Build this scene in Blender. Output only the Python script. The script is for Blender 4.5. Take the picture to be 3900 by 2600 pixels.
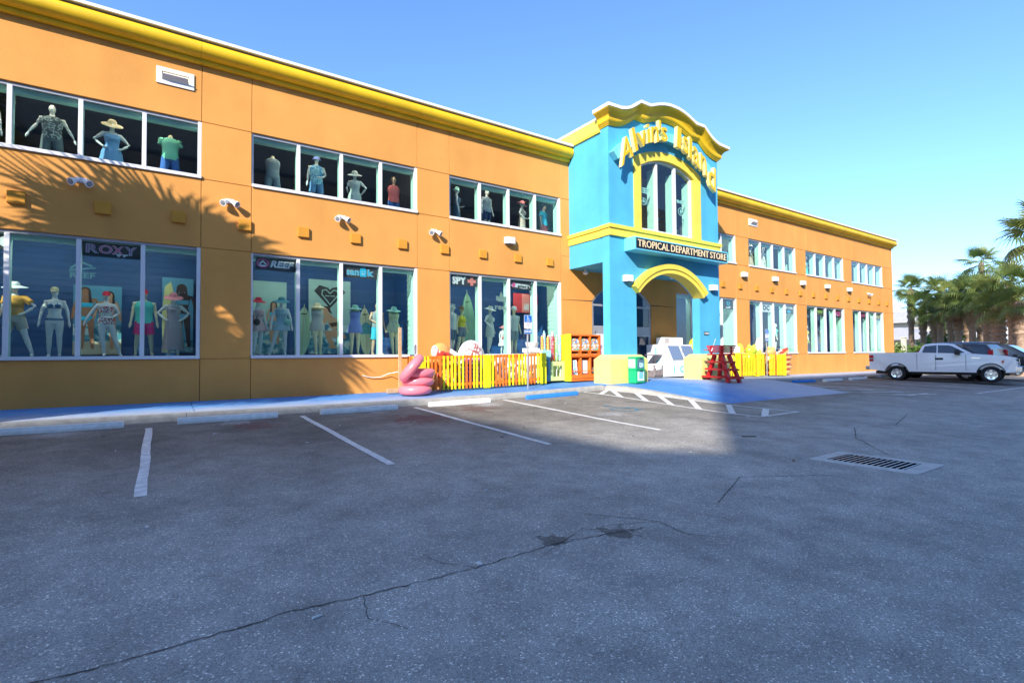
import bpy, bmesh, math, random
from mathutils import Vector, Matrix
R_ = math.radians
rnd = random.Random(7)
for o in list(bpy.data.objects): bpy.data.objects.remove(o)
SC = bpy.context.scene
COL = SC.collection

# ------------------------------------------------------------------ camera
EYE = 1.70
def cam_matrix(y, p, r):
    cy, sy, cp, sp, cr, sr = math.cos(y), math.sin(y), math.cos(p), math.sin(p), math.cos(r), math.sin(r)
    Ry = Matrix(((cy, 0, sy), (0, 1, 0), (-sy, 0, cy)))
    Rx = Matrix(((1, 0, 0), (0, cp, -sp), (0, sp, cp)))
    Rz = Matrix(((cr, -sr, 0), (sr, cr, 0), (0, 0, 1)))
    return Rz @ Rx @ Ry
Mc = cam_matrix(R_(-34.05), R_(-1.55), R_(-.44))
def w(row): return Vector((row[0], row[2], -row[1]))
rt, dn, fw = w(Mc[0]), w(Mc[1]), w(Mc[2])
cam = bpy.data.objects.new('camera', bpy.data.cameras.new('camera'))
COL.objects.link(cam)
up = -dn; bk = -fw
cam.matrix_world = Matrix(((rt.x, up.x, bk.x, 0), (rt.y, up.y, bk.y, 0), (rt.z, up.z, bk.z, EYE), (0, 0, 0, 1)))
cam.data.sensor_width = 36; cam.data.lens = 1946 / 3900 * 36
cam.data.clip_end = 3000; cam.data.clip_start = .05
SC.camera = cam

# ------------------------------------------------------------------ light
SX, SZ = 1.42, 1.06            # the sun's shadows move (+1.42, +1, -1.06)
to_sun = Vector((-SX, -1, SZ)).normalized()
world = bpy.data.worlds.new('World'); SC.world = world; world.use_nodes = True
nt = world.node_tree
bg = nt.nodes['Background']
sky = nt.nodes.new('ShaderNodeTexSky'); sky.sky_type = 'NISHITA'; sky.sun_disc = False
sky.sun_elevation = math.asin(to_sun.z); sky.sun_rotation = math.atan2(to_sun.x, to_sun.y)
sky.altitude = 0; sky.air_density = 1.0; sky.dust_density = .5; sky.ozone_density = 8.0
nt.links.new(sky.outputs[0], bg.inputs[0]); bg.inputs[1].default_value = .135
sun = bpy.data.objects.new('sun', bpy.data.lights.new('sun', 'SUN')); COL.objects.link(sun)
sun.data.energy = 3.0; sun.data.angle = R_(.53); sun.data.color = (1, .93, .83)
sun.rotation_euler = to_sun.to_track_quat('Z', 'Y').to_euler()
sun.location = (-40, -30, 40)
SC.view_settings.view_transform = 'Standard'; SC.view_settings.look = 'None'
SC.view_settings.exposure = 1.42; SC.view_settings.gamma = 1; SC.view_settings.use_curve_mapping = False
SC.render.engine = 'CYCLES'
try:
    SC.cycles.transparent_max_bounces = 24; SC.cycles.max_bounces = 8
except Exception: pass

# ------------------------------------------------------------------ ground height
def ss(a, b, x):
    t = min(1, max(0, (x - a) / (b - a))); return t * t * (3 - 2 * t)
def gz(X, Y):
    return .03 * max(-6, min(Y, 15.5)) - .004 * max(-30, min(60, X)) + .21 * math.exp(-((X - 16) / 6.5) ** 2) * ss(7.5, 12.8, Y)
def wz(X, Y): return gz(X, Y) + .15

# ------------------------------------------------------------------ mesh builder
class MB:
    def __init__(s): s.v = []; s.f = []; s.m = []; s.s = []
    def add(s, vs, fs, mi=0, sm=False):
        n = len(s.v); s.v += [tuple(p) for p in vs]
        for f in fs: s.f.append([i + n for i in f]); s.m.append(mi); s.s.append(sm)
        return s
    def box(s, x0, x1, y0, y1, z0, z1, mi=0):
        vs = [(x, y, z) for z in (z0, z1) for y in (y0, y1) for x in (x0, x1)]
        return s.add(vs, [(0, 2, 3, 1), (4, 5, 7, 6), (0, 1, 5, 4), (2, 6, 7, 3), (0, 4, 6, 2), (1, 3, 7, 5)], mi)
    def hexa(s, bot, top, mi=0):
        return s.add(list(bot) + list(top), [(3, 2, 1, 0), (4, 5, 6, 7), (0, 1, 5, 4), (1, 2, 6, 5), (2, 3, 7, 6), (3, 0, 4, 7)], mi)
    def prism(s, poly, ax, a, b, mi=0, sm=False):
        n = len(poly)
        def P(p, t): return {'x': (t, p[0], p[1]), 'y': (p[0], t, p[1]), 'z': (p[0], p[1], t)}[ax]
        vs = [P(p, a) for p in poly] + [P(p, b) for p in poly]
        s.add(vs, [list(range(n - 1, -1, -1)), list(range(n, 2 * n))], mi)
        n0 = len(s.v) - 2 * n
        for i in range(n):
            j = (i + 1) % n
            s.f.append([n0 + i, n0 + j, n0 + n + j, n0 + n + i]); s.m.append(mi); s.s.append(sm)
        return s
    def loft(s, rings, mi=0, sm=True, cap=True, closed=False):
        n = len(rings[0]); vs = [p for r in rings for p in r]; fs = []
        m = len(rings)
        for a in range(m if closed else m - 1):
            b = (a + 1) % m
            for i in range(n):
                j = (i + 1) % n
                fs.append((a * n + i, a * n + j, b * n + j, b * n + i))
        s.add(vs, fs, mi, sm)
        if cap and not closed:
            n0 = len(s.v) - n * m
            s.f.append([n0 + i for i in range(n - 1, -1, -1)]); s.m.append(mi); s.s.append(False)
            s.f.append([n0 + (m - 1) * n + i for i in range(n)]); s.m.append(mi); s.s.append(False)
        return s
    def tube(s, pts, r, n=8, mi=0, sm=True, closed=False):
        pts = [Vector(p) for p in pts]; rings = []
        ref = Vector((0, 0, 1))
        for i, p in enumerate(pts):
            if closed: d = pts[(i + 1) % len(pts)] - pts[i - 1]
            else: d = pts[min(i + 1, len(pts) - 1)] - pts[max(i - 1, 0)]
            d.normalize()
            rf = ref if abs(d.z) < .9 else Vector((0, 1, 0))
            u = d.cross(rf).normalized(); v = d.cross(u).normalized()
            rr = r[i] if isinstance(r, (list, tuple)) else r
            ru, rv = rr if isinstance(rr, (list, tuple)) else (rr, rr)
            rings.append([p + u * math.cos(2 * math.pi * k / n) * ru + v * math.sin(2 * math.pi * k / n) * rv for k in range(n)])
        return s.loft(rings, mi, sm, True, closed)
    def lathe(s, prof, c=(0, 0, 0), n=20, mi=0, sm=True, mat=None, sx=1, sy=1):
        rings = []
        for r, z in prof:
            ring = []
            for k in range(n):
                a = 2 * math.pi * k / n
                q = Vector((r * math.cos(a) * sx, r * math.sin(a) * sy, z))
                if mat is not None: q = mat @ q
                ring.append(q + Vector(c))
            rings.append(ring)
        return s.loft(rings, mi, sm)
    def ell(s, c, rx, ry, rz, n=14, m=8, mi=0, mat=None):
        pr = [(max(.001, math.sin(math.pi * i / m)), -math.cos(math.pi * i / m)) for i in range(m + 1)]
        M = Matrix.Diagonal((rx, ry, rz))
        if mat is not None: M = mat @ M
        return s.lathe(pr, c, n, mi, True, M)
    def torus(s, c, R, r, mat=None, n=28, m=12, mi=0, wr=0, flat=1):
        rings = []
        for i in range(n):
            a = 2 * math.pi * i / n; ring = []
            for k in range(m):
                b = 2 * math.pi * k / m
                rr = r * (1 + wr * math.cos(a * n / 2) * max(0, -math.cos(b)))
                q = Vector(((R + rr * math.cos(b)) * math.cos(a), (R + rr * math.cos(b)) * math.sin(a), rr * math.sin(b) * flat))
                if mat is not None: q = mat @ q
                ring.append(q + Vector(c))
            rings.append(ring)
        return s.loft(rings, mi, True, False, True)
    def cols(s, xs, zl, zh, y0, y1, mi=0):
        """wall slab between curves zl(x) and zh(x)"""
        poly = [(x, zl(x)) for x in xs] + [(x, zh(x)) for x in reversed(xs)]
        n = len(xs); vs = []
        for x in xs: vs += [(x, y0, zl(x)), (x, y0, zh(x)), (x, y1, zl(x)), (x, y1, zh(x))]
        fs = []
        for i in range(n - 1):
            a, b = 4 * i, 4 * i + 4
            fs += [(a, b, b + 1, a + 1), (a + 2, a + 3, b + 3, b + 2), (a, a + 2, b + 2, b), (a + 1, b + 1, b + 3, a + 3)]
        fs += [(0, 1, 3, 2), (4 * n - 4, 4 * n - 2, 4 * n - 1, 4 * n - 3)]
        return s.add(vs, fs, mi)
    def text(s, st, x0, x1, z0, z1, y, d=.01, bold=.02, mi=0, keep=False, rot=0, shear=0):
        vs, fs = text_mesh(st, bold)
        X0 = min(p[0] for p in vs); X1 = max(p[0] for p in vs); Y0 = min(p[1] for p in vs); Y1 = max(p[1] for p in vs)
        out = []
        for p in vs:
            u = (p[0] - X0) / (X1 - X0); v = (p[1] - Y0) / (Y1 - Y0)
            out.append((x0 + u * (x1 - x0) + shear * v * (z1 - z0), y - (d if p[2] > 0 else 0), z0 + v * (z1 - z0)))
        if rot:
            cx, cz = (x0 + x1) / 2, (z0 + z1) / 2
            out = [(cx + (a - cx) * math.cos(rot) - (c - cz) * math.sin(rot), b, cz + (a - cx) * math.sin(rot) + (c - cz) * math.cos(rot)) for a, b, c in out]
        return s.add(out, fs, mi)
    def xf(s, M):
        s.v = [tuple(M @ Vector(p)) for p in s.v]; return s
    def mesh(s, name, mats, bevel=0, recalc=True):
        me = bpy.data.meshes.new(name)
        me.from_pydata(s.v, [], s.f)
        for m in (mats if isinstance(mats, (list, tuple)) else [mats]): me.materials.append(m)
        for i, p in enumerate(me.polygons): p.material_index = s.m[i]; p.use_smooth = s.s[i]
        if recalc or bevel:
            bm = bmesh.new(); bm.from_mesh(me)
            if bevel:
                es = [e for e in bm.edges if len(e.link_faces) == 2 and e.calc_face_angle(0) > .6]
                bmesh.ops.bevel(bm, geom=es, offset=bevel, segments=1, affect='EDGES', clamp_overlap=True)
            if recalc: bmesh.ops.recalc_face_normals(bm, faces=bm.faces)
            bm.to_mesh(me); bm.free()
        if any(s.s): me.set_sharp_from_angle(angle=R_(42))
        me.update(); return me
TXT = {}
def text_mesh(st, bold):
    k = (st, bold)
    if k not in TXT:
        cu = bpy.data.curves.new('lettering', 'FONT'); cu.body = st; cu.size = 1; cu.extrude = .05; cu.offset = bold; cu.space_character = 1.06
        cu.resolution_u = 3
        ob = bpy.data.objects.new('lettering', cu); COL.objects.link(ob)
        dg = bpy.context.evaluated_depsgraph_get(); dg.update()
        me = bpy.data.meshes.new_from_object(ob.evaluated_get(dg))
        TXT[k] = ([tuple(v.co) for v in me.vertices], [list(p.vertices) for p in me.polygons])
        bpy.data.objects.remove(ob); bpy.data.curves.remove(cu); bpy.data.meshes.remove(me)
    return TXT[k]

def tag(o, label=None, cat=None, group=None, kind=None):
    if label: o['label'] = label
    if cat: o['category'] = cat
    if group: o['group'] = group
    if kind: o['kind'] = kind
    return o
def thing(name, label, cat, loc=(0, 0, 0), rz=0, group=None):
    o = bpy.data.objects.new(name, None); COL.objects.link(o); o.location = loc; o.rotation_euler = (0, 0, rz)
    o.empty_display_size = .2
    return tag(o, label, cat, group)
def link(name, me, parent=None, local=False):
    o = bpy.data.objects.new(name, me); COL.objects.link(o)
    if parent is not None:
        o.parent = parent
        if parent.type == 'EMPTY' and not local: o.location = -Vector(parent.location)
    return o
def part(mb, name, mats, parent, local=False, bevel=0, label=None):
    o = link(name, mb.mesh(name, mats, bevel), parent, local)
    if label: o['label'] = label
    return o
def solo(mb, name, mats, label, cat, loc, group=None, bevel=0):
    L = Vector(loc); mb.v = [tuple(Vector(p) - L) for p in mb.v]
    o = link(name, mb.mesh(name, mats, bevel)); o.location = L
    return tag(o, label, cat, group)
def struct(mb, name, mats, bevel=0):
    return tag(link(name, mb.mesh(name, mats, bevel)), kind='structure')

# ------------------------------------------------------------------ materials
def nodes(name):
    m = bpy.data.materials.new(name); m.use_nodes = True
    return m, m.node_tree, m.node_tree.nodes['Principled BSDF']
def N(t, kind, **kw):
    n = t.nodes.new('ShaderNode' + kind)
    for k, v in kw.items():
        if k in n.inputs.keys(): n.inputs[k].default_value = v
        else: setattr(n, k, v)
    return n
def ramp(t, fac, stops, interp='LINEAR'):
    r = N(t, 'ValToRGB'); t.links.new(fac, r.inputs[0]); cr = r.color_ramp; cr.interpolation = interp
    while len(cr.elements) < len(stops): cr.elements.new(.5)
    for e, (p, c) in zip(cr.elements, stops): e.position = p; e.color = (*c, 1) if len(c) == 3 else c
    return r.outputs[0]
def mul(t, a, b, fac=1, mode='MULTIPLY'):
    n = N(t, 'Mix', data_type='RGBA', blend_type=mode)
    for s, v in ((0, fac), (6, a), (7, b)):
        if hasattr(v, 'is_linked') or hasattr(v, 'links'): t.links.new(v, n.inputs[s])
        else: n.inputs[s].default_value = v if s == 0 else (*v, 1)
    return n.outputs[2]
def mat(name, c, rough=.55, var=.08, vs=3, bump=0, bs=60, metal=0, spec=.4, emit=0, streak=0, coat=0, obj=False):
    m, t, b = nodes(name)
    b.inputs['Roughness'].default_value = rough; b.inputs['Metallic'].default_value = metal
    b.inputs['Specular IOR Level'].default_value = spec
    if coat: b.inputs['Coat Weight'].default_value = coat; b.inputs['Coat Roughness'].default_value = .05
    if obj: src = N(t, 'TexCoord').outputs['Object']
    else: src = N(t, 'NewGeometry').outputs['Position']
    if var:
        n = N(t, 'TexNoise', Scale=vs, Detail=5, Roughness=.6); t.links.new(src, n.inputs['Vector'])
        col = ramp(t, n.outputs[0], [(.3, tuple(x * (1 - var) for x in c)), (.7, tuple(min(1, x * (1 + var)) for x in c))])
        if streak:
            mp = N(t, 'Mapping'); mp.inputs['Scale'].default_value = (.8, .8, .09); t.links.new(src, mp.inputs[0])
            n3 = N(t, 'TexNoise', Scale=1.5, Detail=2.5); t.links.new(mp.outputs[0], n3.inputs['Vector'])
            col = mul(t, col, ramp(t, n3.outputs[0], [(.35, (1 - streak,) * 3), (.62, (1, 1, 1))]))
        t.links.new(col, b.inputs['Base Color'])
    else: b.inputs['Base Color'].default_value = (*c, 1)
    if bump:
        n2 = N(t, 'TexNoise', Scale=bs, Detail=4); t.links.new(src, n2.inputs['Vector'])
        bp = N(t, 'Bump', Strength=bump, Distance=.01); t.links.new(n2.outputs[0], bp.inputs['Height'])
        t.links.new(bp.outputs[0], b.inputs['Normal'])
    return m
def mat_pat(name, stops, scale=14, rough=.7, kind='noise', axis='x', dist=0):
    """printed cloth or vinyl: flat patches of a few colours"""
    m, t, b = nodes(name); b.inputs['Roughness'].default_value = rough
    src = N(t, 'TexCoord').outputs['Object']
    if kind == 'noise':
        n = N(t, 'TexNoise', Scale=scale, Detail=1.5); t.links.new(src, n.inputs['Vector']); f = n.outputs[0]
    elif kind == 'cell':
        n = N(t, 'TexVoronoi', Scale=scale); t.links.new(src, n.inputs['Vector'])
        sp = N(t, 'SeparateColor'); t.links.new(n.outputs['Color'], sp.inputs[0]); f = sp.outputs[0]
    else:
        n = N(t, 'TexWave', Scale=scale, Distortion=dist, bands_direction=axis.upper()); t.links.new(src, n.inputs['Vector']); f = n.outputs[0]
    t.links.new(ramp(t, f, stops, 'CONSTANT'), b.inputs['Base Color'])
    return m

ORANGE = mat('orange_stucco', (.74, .335, .080), .85, .085, .55, .5, 55, streak=.065)
ORANGE_D = mat('orange_joint', (.48, .20, .04), .9, .05)
BLOCKM = mat('ochre_block_paint', (.66, .285, .03), .8, .06, 2, .3, 60)
YELLOW = mat('yellow_cornice_paint', (.84, .52, .014), .5, .08, 2.2, .15, 40, streak=.10)
LEMON = mat('lemon_trim_paint', (.84, .65, .085), .6, .06, 2, .2, 50)
PALELEM = mat('pale_lemon_base_paint', (.76, .67, .22), .65, .08, 2.5, .2, 50)
BLUEW = mat('turquoise_stucco', (.085, .44, .66), .75, .10, .9, .4, 55, streak=.10)
WHITE = mat('white_paint', (.80, .80, .80), .5, .04, 4)
WFRAME = mat('white_window_aluminium', (.78, .78, .80), .4, .03, 4)
GFRAME = mat('grey_or_shaded_aluminium', (.42, .43, .47), .4, .04, 4, metal=.3)
MINT = mat('mint_siding', (.50, .78, .66), .6, .03, 4)
SIDING = mat('blue_siding_paint', (.02, .09, .27), .6, .08, 2)
DARKROOM = mat('dark_interior', (.07, .066, .062), .8, .2, 2)
ROOMFLOOR = mat('display_floor', (.30, .36, .42), .6, .1, 3)
ROOFW = mat('white_roof_membrane', (.80, .80, .80), .7, .06, 1)
SIGNBLUE = mat('sign_cabinet_turquoise', (.16, .62, .78), .45, .04)
BLACK = mat('black_panel', (.012, .012, .016), .35, .1)
NAVY = mat('navy_panel', (.012, .02, .05), .4, .1)
CREAM = mat('cream_letter', (.85, .68, .40), .5, .03)
SIGNY = mat('sign_letter_yellow', (.86, .50, .004), .45, .04)
SIGNR = mat('sign_return_sunlit', (.82, .72, .32), .45, .04)  # sunlit sides of the letters put in as a paler yellow
CONC = mat('concrete', (.36, .35, .32), .9, .22, 5, .5, 90)
PAINTW = mat('road_paint_white', (.68, .67, .64), .8, .22, 9, .4, 120)
STOPW = mat('stop_white_paint', (.84, .82, .78), .8, .12, 8, .4, 60)
STOPB = mat('stop_blue_paint', (.03, .22, .62), .7, .12, 8, .3, 60)
STEEL = mat('galvanised_steel', (.55, .57, .58), .4, .08, 8, metal=.8)
DARKM = mat('dark_iron', (.03, .032, .035), .6, .2, 12, metal=.5)
RED = mat('red_paint', (.62, .018, .02), .45, .06)
GREEN = mat('green_newspaper_paint', (.01, .42, .16), .4, .05)
SYEL = mat('slat_yellow_paint', (.86, .76, .01), .5, .05, 6)
SORA = mat('slat_orange_paint', (.82, .20, .02), .5, .05, 6)
SLIM = mat('slat_lime_paint', (.62, .76, .03), .5, .05, 6)
WOOD = mat('raw_timber', (.55, .36, .20), .8, .15, 12)
PINK = mat('pink_vinyl', (.92, .22, .27), .3, .05, 6, spec=.6)
PINKP = mat('pale_pink_icing', (.92, .42, .46), .3, .05, 6)
GREYB = mat('bin_grey', (.24, .20, .20), .6, .08)
BAG = mat('clear_bag_plastic', (.72, .74, .76), .25, .08, 14)
ICEW = mat('ice_box_white', (.84, .85, .86), .35, .02)
ICEB = mat('ice_door_blue', (.16, .22, .36), .3, .1, 30)
ICEL = mat('ice_letter_blue', (.22, .60, .72), .5, .02)
HOTEL = mat('hotel_stucco', (.50, .49, .46), .85, .05)
HOTELD = mat('hotel_glazing', (.12, .16, .20), .3, .1)
POLEW = mat('pole_timber', (.16, .12, .09), .9, .2)
SKINW = mat('mannequin_white', (.74, .76, .72), .35, .02)
SKINF = mat('mannequin_flesh', (.60, .42, .28), .4, .03)
SKINC = mat('mannequin_cream', (.72, .66, .42), .4, .03)

def mat_glass(name, tint, refl=1.5, ior=1.5):
    m = bpy.data.materials.new(name); m.use_nodes = True; t = m.node_tree
    t.nodes.clear()
    out = N(t, 'OutputMaterial'); mx = N(t, 'MixShader'); tr = N(t, 'BsdfTransparent'); gl = N(t, 'BsdfGlossy')
    tr.inputs[0].default_value = (*tint, 1); gl.inputs['Roughness'].default_value = .004
    fr = N(t, 'Fresnel', IOR=ior); k = N(t, 'Math', operation='MULTIPLY', use_clamp=True); k.inputs[1].default_value = refl
    t.links.new(fr.outputs[0], k.inputs[0]); ge = N(t, 'NewGeometry'); sb = N(t, 'Math', operation='SUBTRACT'); sb.inputs[0].default_value = 1; t.links.new(ge.outputs['Backfacing'], sb.inputs[1]); kk = N(t, 'Math', operation='MULTIPLY'); t.links.new(k.outputs[0], kk.inputs[0]); t.links.new(sb.outputs[0], kk.inputs[1]); t.links.new(kk.outputs[0], mx.inputs[0])
    t.links.new(tr.outputs[0], mx.inputs[1]); t.links.new(gl.outputs[0], mx.inputs[2]); t.links.new(mx.outputs[0], out.inputs[0])
    return m
GLASS = mat_glass('store_glass', (.90, .965, .955), 1.7)
CARGLASS = mat_glass('car_glass', (.30, .34, .36), 1.6)

def mat_asphalt():
    m, t, b = nodes('asphalt'); src = N(t, 'NewGeometry').outputs['Position']; L = t.links.new
    def noise(s, d=4, r=.6): n = N(t, 'TexNoise', Scale=s, Detail=d, Roughness=r); L(src, n.inputs['Vector']); return n.outputs[0]
    col = ramp(t, noise(.35, 6), [(.3, (.280, .264, .238)), (.52, (.352, .333, .300)), (.72, (.435, .412, .372))])
    col = mul(t, col, ramp(t, noise(2.3, 6, .7), [(.3, (.74,) * 3), (.7, (1.22,) * 3)]))
    col = mul(t, col, ramp(t, noise(120, 3, .7), [(.32, (.58,) * 3), (.5, (1,) * 3), (.68, (1.42,) * 3)]))
    v = N(t, 'TexVoronoi', Scale=105); L(src, v.inputs['Vector'])
    sp = N(t, 'SeparateColor'); L(v.outputs['Color'], sp.inputs[0])
    col = mul(t, col, ramp(t, sp.outputs[0], [(0, (.74,) * 3), (.5, (1,) * 3), (.93, (1.1,) * 3), (.985, (2.3, 2.25, 2.15))]))
    xyz = N(t, 'SeparateXYZ'); L(src, xyz.inputs[0])
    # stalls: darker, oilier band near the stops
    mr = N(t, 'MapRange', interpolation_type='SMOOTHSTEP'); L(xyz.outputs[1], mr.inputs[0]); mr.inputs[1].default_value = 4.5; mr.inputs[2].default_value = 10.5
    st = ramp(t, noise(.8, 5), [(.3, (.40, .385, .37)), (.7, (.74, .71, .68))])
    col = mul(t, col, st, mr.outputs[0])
    def blob(c, r, lo=.42, hi=.5, ns=4):
        d = N(t, 'VectorMath', operation='DISTANCE'); L(src, d.inputs[0]); d.inputs[1].default_value = c
        q = N(t, 'MapRange'); L(d.outputs['Value'], q.inputs[0]); q.inputs[1].default_value = 0; q.inputs[2].default_value = r
        q.inputs[3].default_value = .36; q.inputs[4].default_value = -.1
        a = N(t, 'Math', operation='ADD'); L(q.outputs[0], a.inputs[0]); L(noise(ns, 4, .65), a.inputs[1])
        return ramp(t, a.outputs[0], [(lo + .22, (0, 0, 0)), (hi + .24, (1, 1, 1))])
    for c, r, cc in (((4.75, 10.6, .3), 1.5, (.17, .045, .055)), ((1.5, 11.4, .33), .9, (.16, .05, .055)), ((6.6, 11.5, .3), 1.2, (.13, .055, .05))):
        bl = blob(c, r); h = N(t, 'Math', operation='MULTIPLY'); h.inputs[1].default_value = .62; L(bl, h.inputs[0])
        col = mul(t, col, cc, h.outputs[0], 'MIX')
    for c, r in (((2.78, 3.52, .09), .26), ((3.4, 3.36, .08), .34)):
        col = mul(t, col, (.42, .41, .40), blob(c, r, ns=7), 'MULTIPLY')
    for c, r in (((1.2, 12.0, .36), .7), ((-1.6, 12.0, .36), .7), ((7.3, 12.0, .36), .9), ((4.2, 12.1, .36), .5), ((9.0, 9.0, .3), .8)):
        bl = blob(c, r, ns=11); h = N(t, 'Math', operation='MULTIPLY'); h.inputs[1].default_value = .55; L(bl, h.inputs[0])
        col = mul(t, col, (.42, .42, .42), h.outputs[0], 'MIX')
    L(col, b.inputs['Base Color']); b.inputs['Roughness'].default_value = .82; b.inputs['Specular IOR Level'].default_value = .3
    bp = N(t, 'Bump', Strength=.55, Distance=.006); L(noise(130, 3), bp.inputs['Height']); L(bp.outputs[0], b.inputs['Normal'])
    return m
ASPH = mat_asphalt()
def mat_walk():
    m, t, b = nodes('blue_painted_concrete'); src = N(t, 'NewGeometry').outputs['Position']; L = t.links.new
    def noise(s, d=5, r=.6): n = N(t, 'TexNoise', Scale=s, Detail=d, Roughness=r); L(src, n.inputs['Vector']); return n.outputs[0]
    col = ramp(t, noise(1.2), [(.3, (.045, .19, .50)), (.7, (.075, .26, .58))])
    xyz = N(t, 'SeparateXYZ'); L(src, xyz.inputs[0])
    # paint worn off along the kerb; reflected light on the shaded right ramp painted in
    mr = N(t, 'MapRange'); L(xyz.outputs[1], mr.inputs[0]); mr.inputs[1].default_value = 14.3; mr.inputs[2].default_value = 13.0
    mx = N(t, 'MapRange'); L(xyz.outputs[0], mx.inputs[0]); mx.inputs[1].default_value = 8.5; mx.inputs[2].default_value = 5.0
    mm = N(t, 'Math', operation='MULTIPLY'); L(mr.outputs[0], mm.inputs[0]); L(mx.outputs[0], mm.inputs[1])
    msheen = N(t, 'MapRange'); L(xyz.outputs[0], msheen.inputs[0]); msheen.inputs[1].default_value = 14.8; msheen.inputs[2].default_value = 18.5; msheen.inputs[4].default_value = 1.0
    mxx = N(t, 'Math', operation='MAXIMUM'); L(mm.outputs[0], mxx.inputs[0]); L(msheen.outputs[0], mxx.inputs[1])
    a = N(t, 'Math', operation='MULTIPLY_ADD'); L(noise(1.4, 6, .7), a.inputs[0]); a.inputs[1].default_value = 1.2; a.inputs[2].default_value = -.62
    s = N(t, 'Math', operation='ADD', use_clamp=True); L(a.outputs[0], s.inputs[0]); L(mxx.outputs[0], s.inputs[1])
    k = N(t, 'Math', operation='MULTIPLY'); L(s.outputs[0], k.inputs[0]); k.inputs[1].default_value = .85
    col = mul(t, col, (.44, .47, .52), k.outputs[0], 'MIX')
    col = mul(t, col, ramp(t, noise(40, 3), [(.3, (.85,) * 3), (.7, (1.12,) * 3)]))
    L(col, b.inputs['Base Color']); b.inputs['Roughness'].default_value = .7
    bp = N(t, 'Bump', Strength=.3, Distance=.005); L(noise(90, 3), bp.inputs['Height']); L(bp.outputs[0], b.inputs['Normal'])
    return m
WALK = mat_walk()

# ------------------------------------------------------------------ ground, walk, kerb, paint
def frange(a, b, s):
    n = int(round((b - a) / s)); return [a + (b - a) * i / n for i in range(n + 1)]
xs = [-900, -400, -150, -60, -25] + frange(-12, 48, .5) + [60, 90, 150, 300, 900]
ys = [-900, -300, -120, -50, -20, -8] + frange(-2, 16, .5) + [25, 60, 150, 400, 900]
mb = MB(); nx = len(xs)
GX0, GX1, GY0, GY1 = 8.30, 9.20, 2.90, 3.78     # extent of the storm drain; no hole is cut
vs = [(x, y, gz(x, y)) for y in ys for x in xs]
fs = []
for j in range(len(ys) - 1):
    for i in range(nx - 1):
        fs.append((j * nx + i, j * nx + i + 1, (j + 1) * nx + i + 1, (j + 1) * nx + i))
mb.add(vs, fs, 0, True)
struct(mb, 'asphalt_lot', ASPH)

def drape(poly_pts, h, mi=0, mbx=None, sub=10):
    """quad given by 4 corners (x,y), subdivided and laid on the ground"""
    mbx = mbx or MB()
    a, b, c, d = [Vector((*p, 0)) for p in poly_pts]
    L = max((b - a).length, (c - d).length); Wd = max((d - a).length, (c - b).length)
    n = max(1, int(L / .3)); k = max(1, int(Wd / .3))
    vs = []
    for j in range(k + 1):
        for i in range(n + 1):
            p = a.lerp(b, i / n).lerp(d.lerp(c, i / n), j / k)
            vs.append((p.x, p.y, gz(p.x, p.y) + (h(p.x, p.y) if callable(h) else h)))
    fs = [(j * (n + 1) + i, j * (n + 1) + i + 1, (j + 1) * (n + 1) + i + 1, (j + 1) * (n + 1) + i) for j in range(k) for i in range(n)]
    return mbx.add(vs, fs, mi, True)
def line(p, q, wd=.10, mbx=None, wob=0):
    p, q = Vector(p), Vector(q); d = (q - p).normalized(); n = Vector((-d.y, d.x)) * wd / 2
    if not wob: return drape((p + n, q + n, q - n, p - n), .006, 0, mbx)
    mbx = mbx or MB(); m = 14; L = (q - p).length; pr = None
    for i in range(m + 1):
        c = p.lerp(q, i / m) + n.normalized() * (math.sin(i * .9 + p.x) * wob + rnd.uniform(-.3, .3) * wob); k = 1 + rnd.uniform(-.07, .07)
        cur = (c + n * k, c - n * k)
        if pr: drape((pr[0], cur[0], cur[1], pr[1]), .006, 0, mbx)
        pr = cur
    return mbx

# sidewalk slab pieces: left walk, entrance platform, right walk
def slab(x0, x1, y0, y1, name, joint=1.5):
    n = max(1, round((x1 - x0) / joint)); mbx = MB()
    for i in range(n):
        a, b = x0 + (x1 - x0) * i / n + .006, x0 + (x1 - x0) * (i + 1) / n - .006
        bot = [(a, y0, gz(a, y0) - .1), (b, y0, gz(b, y0) - .1), (b, y1, gz(b, y1) - .1), (a, y1, gz(a, y1) - .1)]
        top = [(p[0], p[1], wz(p[0], p[1])) for p in bot]
        mbx.hexa(bot, top)
    return struct(mbx, name, WALK, bevel=.004)
slab(-30, 12.72, 13.02, 17.4, 'left_sidewalk', 3.05)
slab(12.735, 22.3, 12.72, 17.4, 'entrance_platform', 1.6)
slab(22.315, 47, 13.06, 17.4, 'right_sidewalk', 3.05)
# kerb: stones with a rounded nose and a gutter lip
kerb = MB()
def kerb_run(pts, name):
    mbx = MB()
    for (xa, ya), (xb, yb) in zip(pts[:-1], pts[1:]):
        d = Vector((xb - xa, yb - ya)).normalized(); nn = Vector((-d.y, d.x))
        rings = []
        for X, Y in ((xa + d.x * .004, ya + d.y * .004), (xb - d.x * .004, yb - d.y * .004)):
            g0 = gz(X, Y)
            prof = [(0, -.15), (-.0, .004), (.02, .09), (.045, .138), (.08, .150), (.235, .152), (.235, -.15)]
            rings.append([(X + nn.x * u, Y + nn.y * u, g0 + v) for u, v in prof])
        mbx.loft(rings, 0, False)
    return struct(mbx, name, CONC)
kp = [(-30 + 3 * i, 12.78) for i in range(15)] + [(12.50, 12.78)]
kerb_run([(x, 12.78) for x in frange(-30, 12.5, 3.04)], 'left_kerb')
kerb_run([(x, 12.82) for x in frange(22.5, 47, 3.06)], 'right_kerb')
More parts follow.
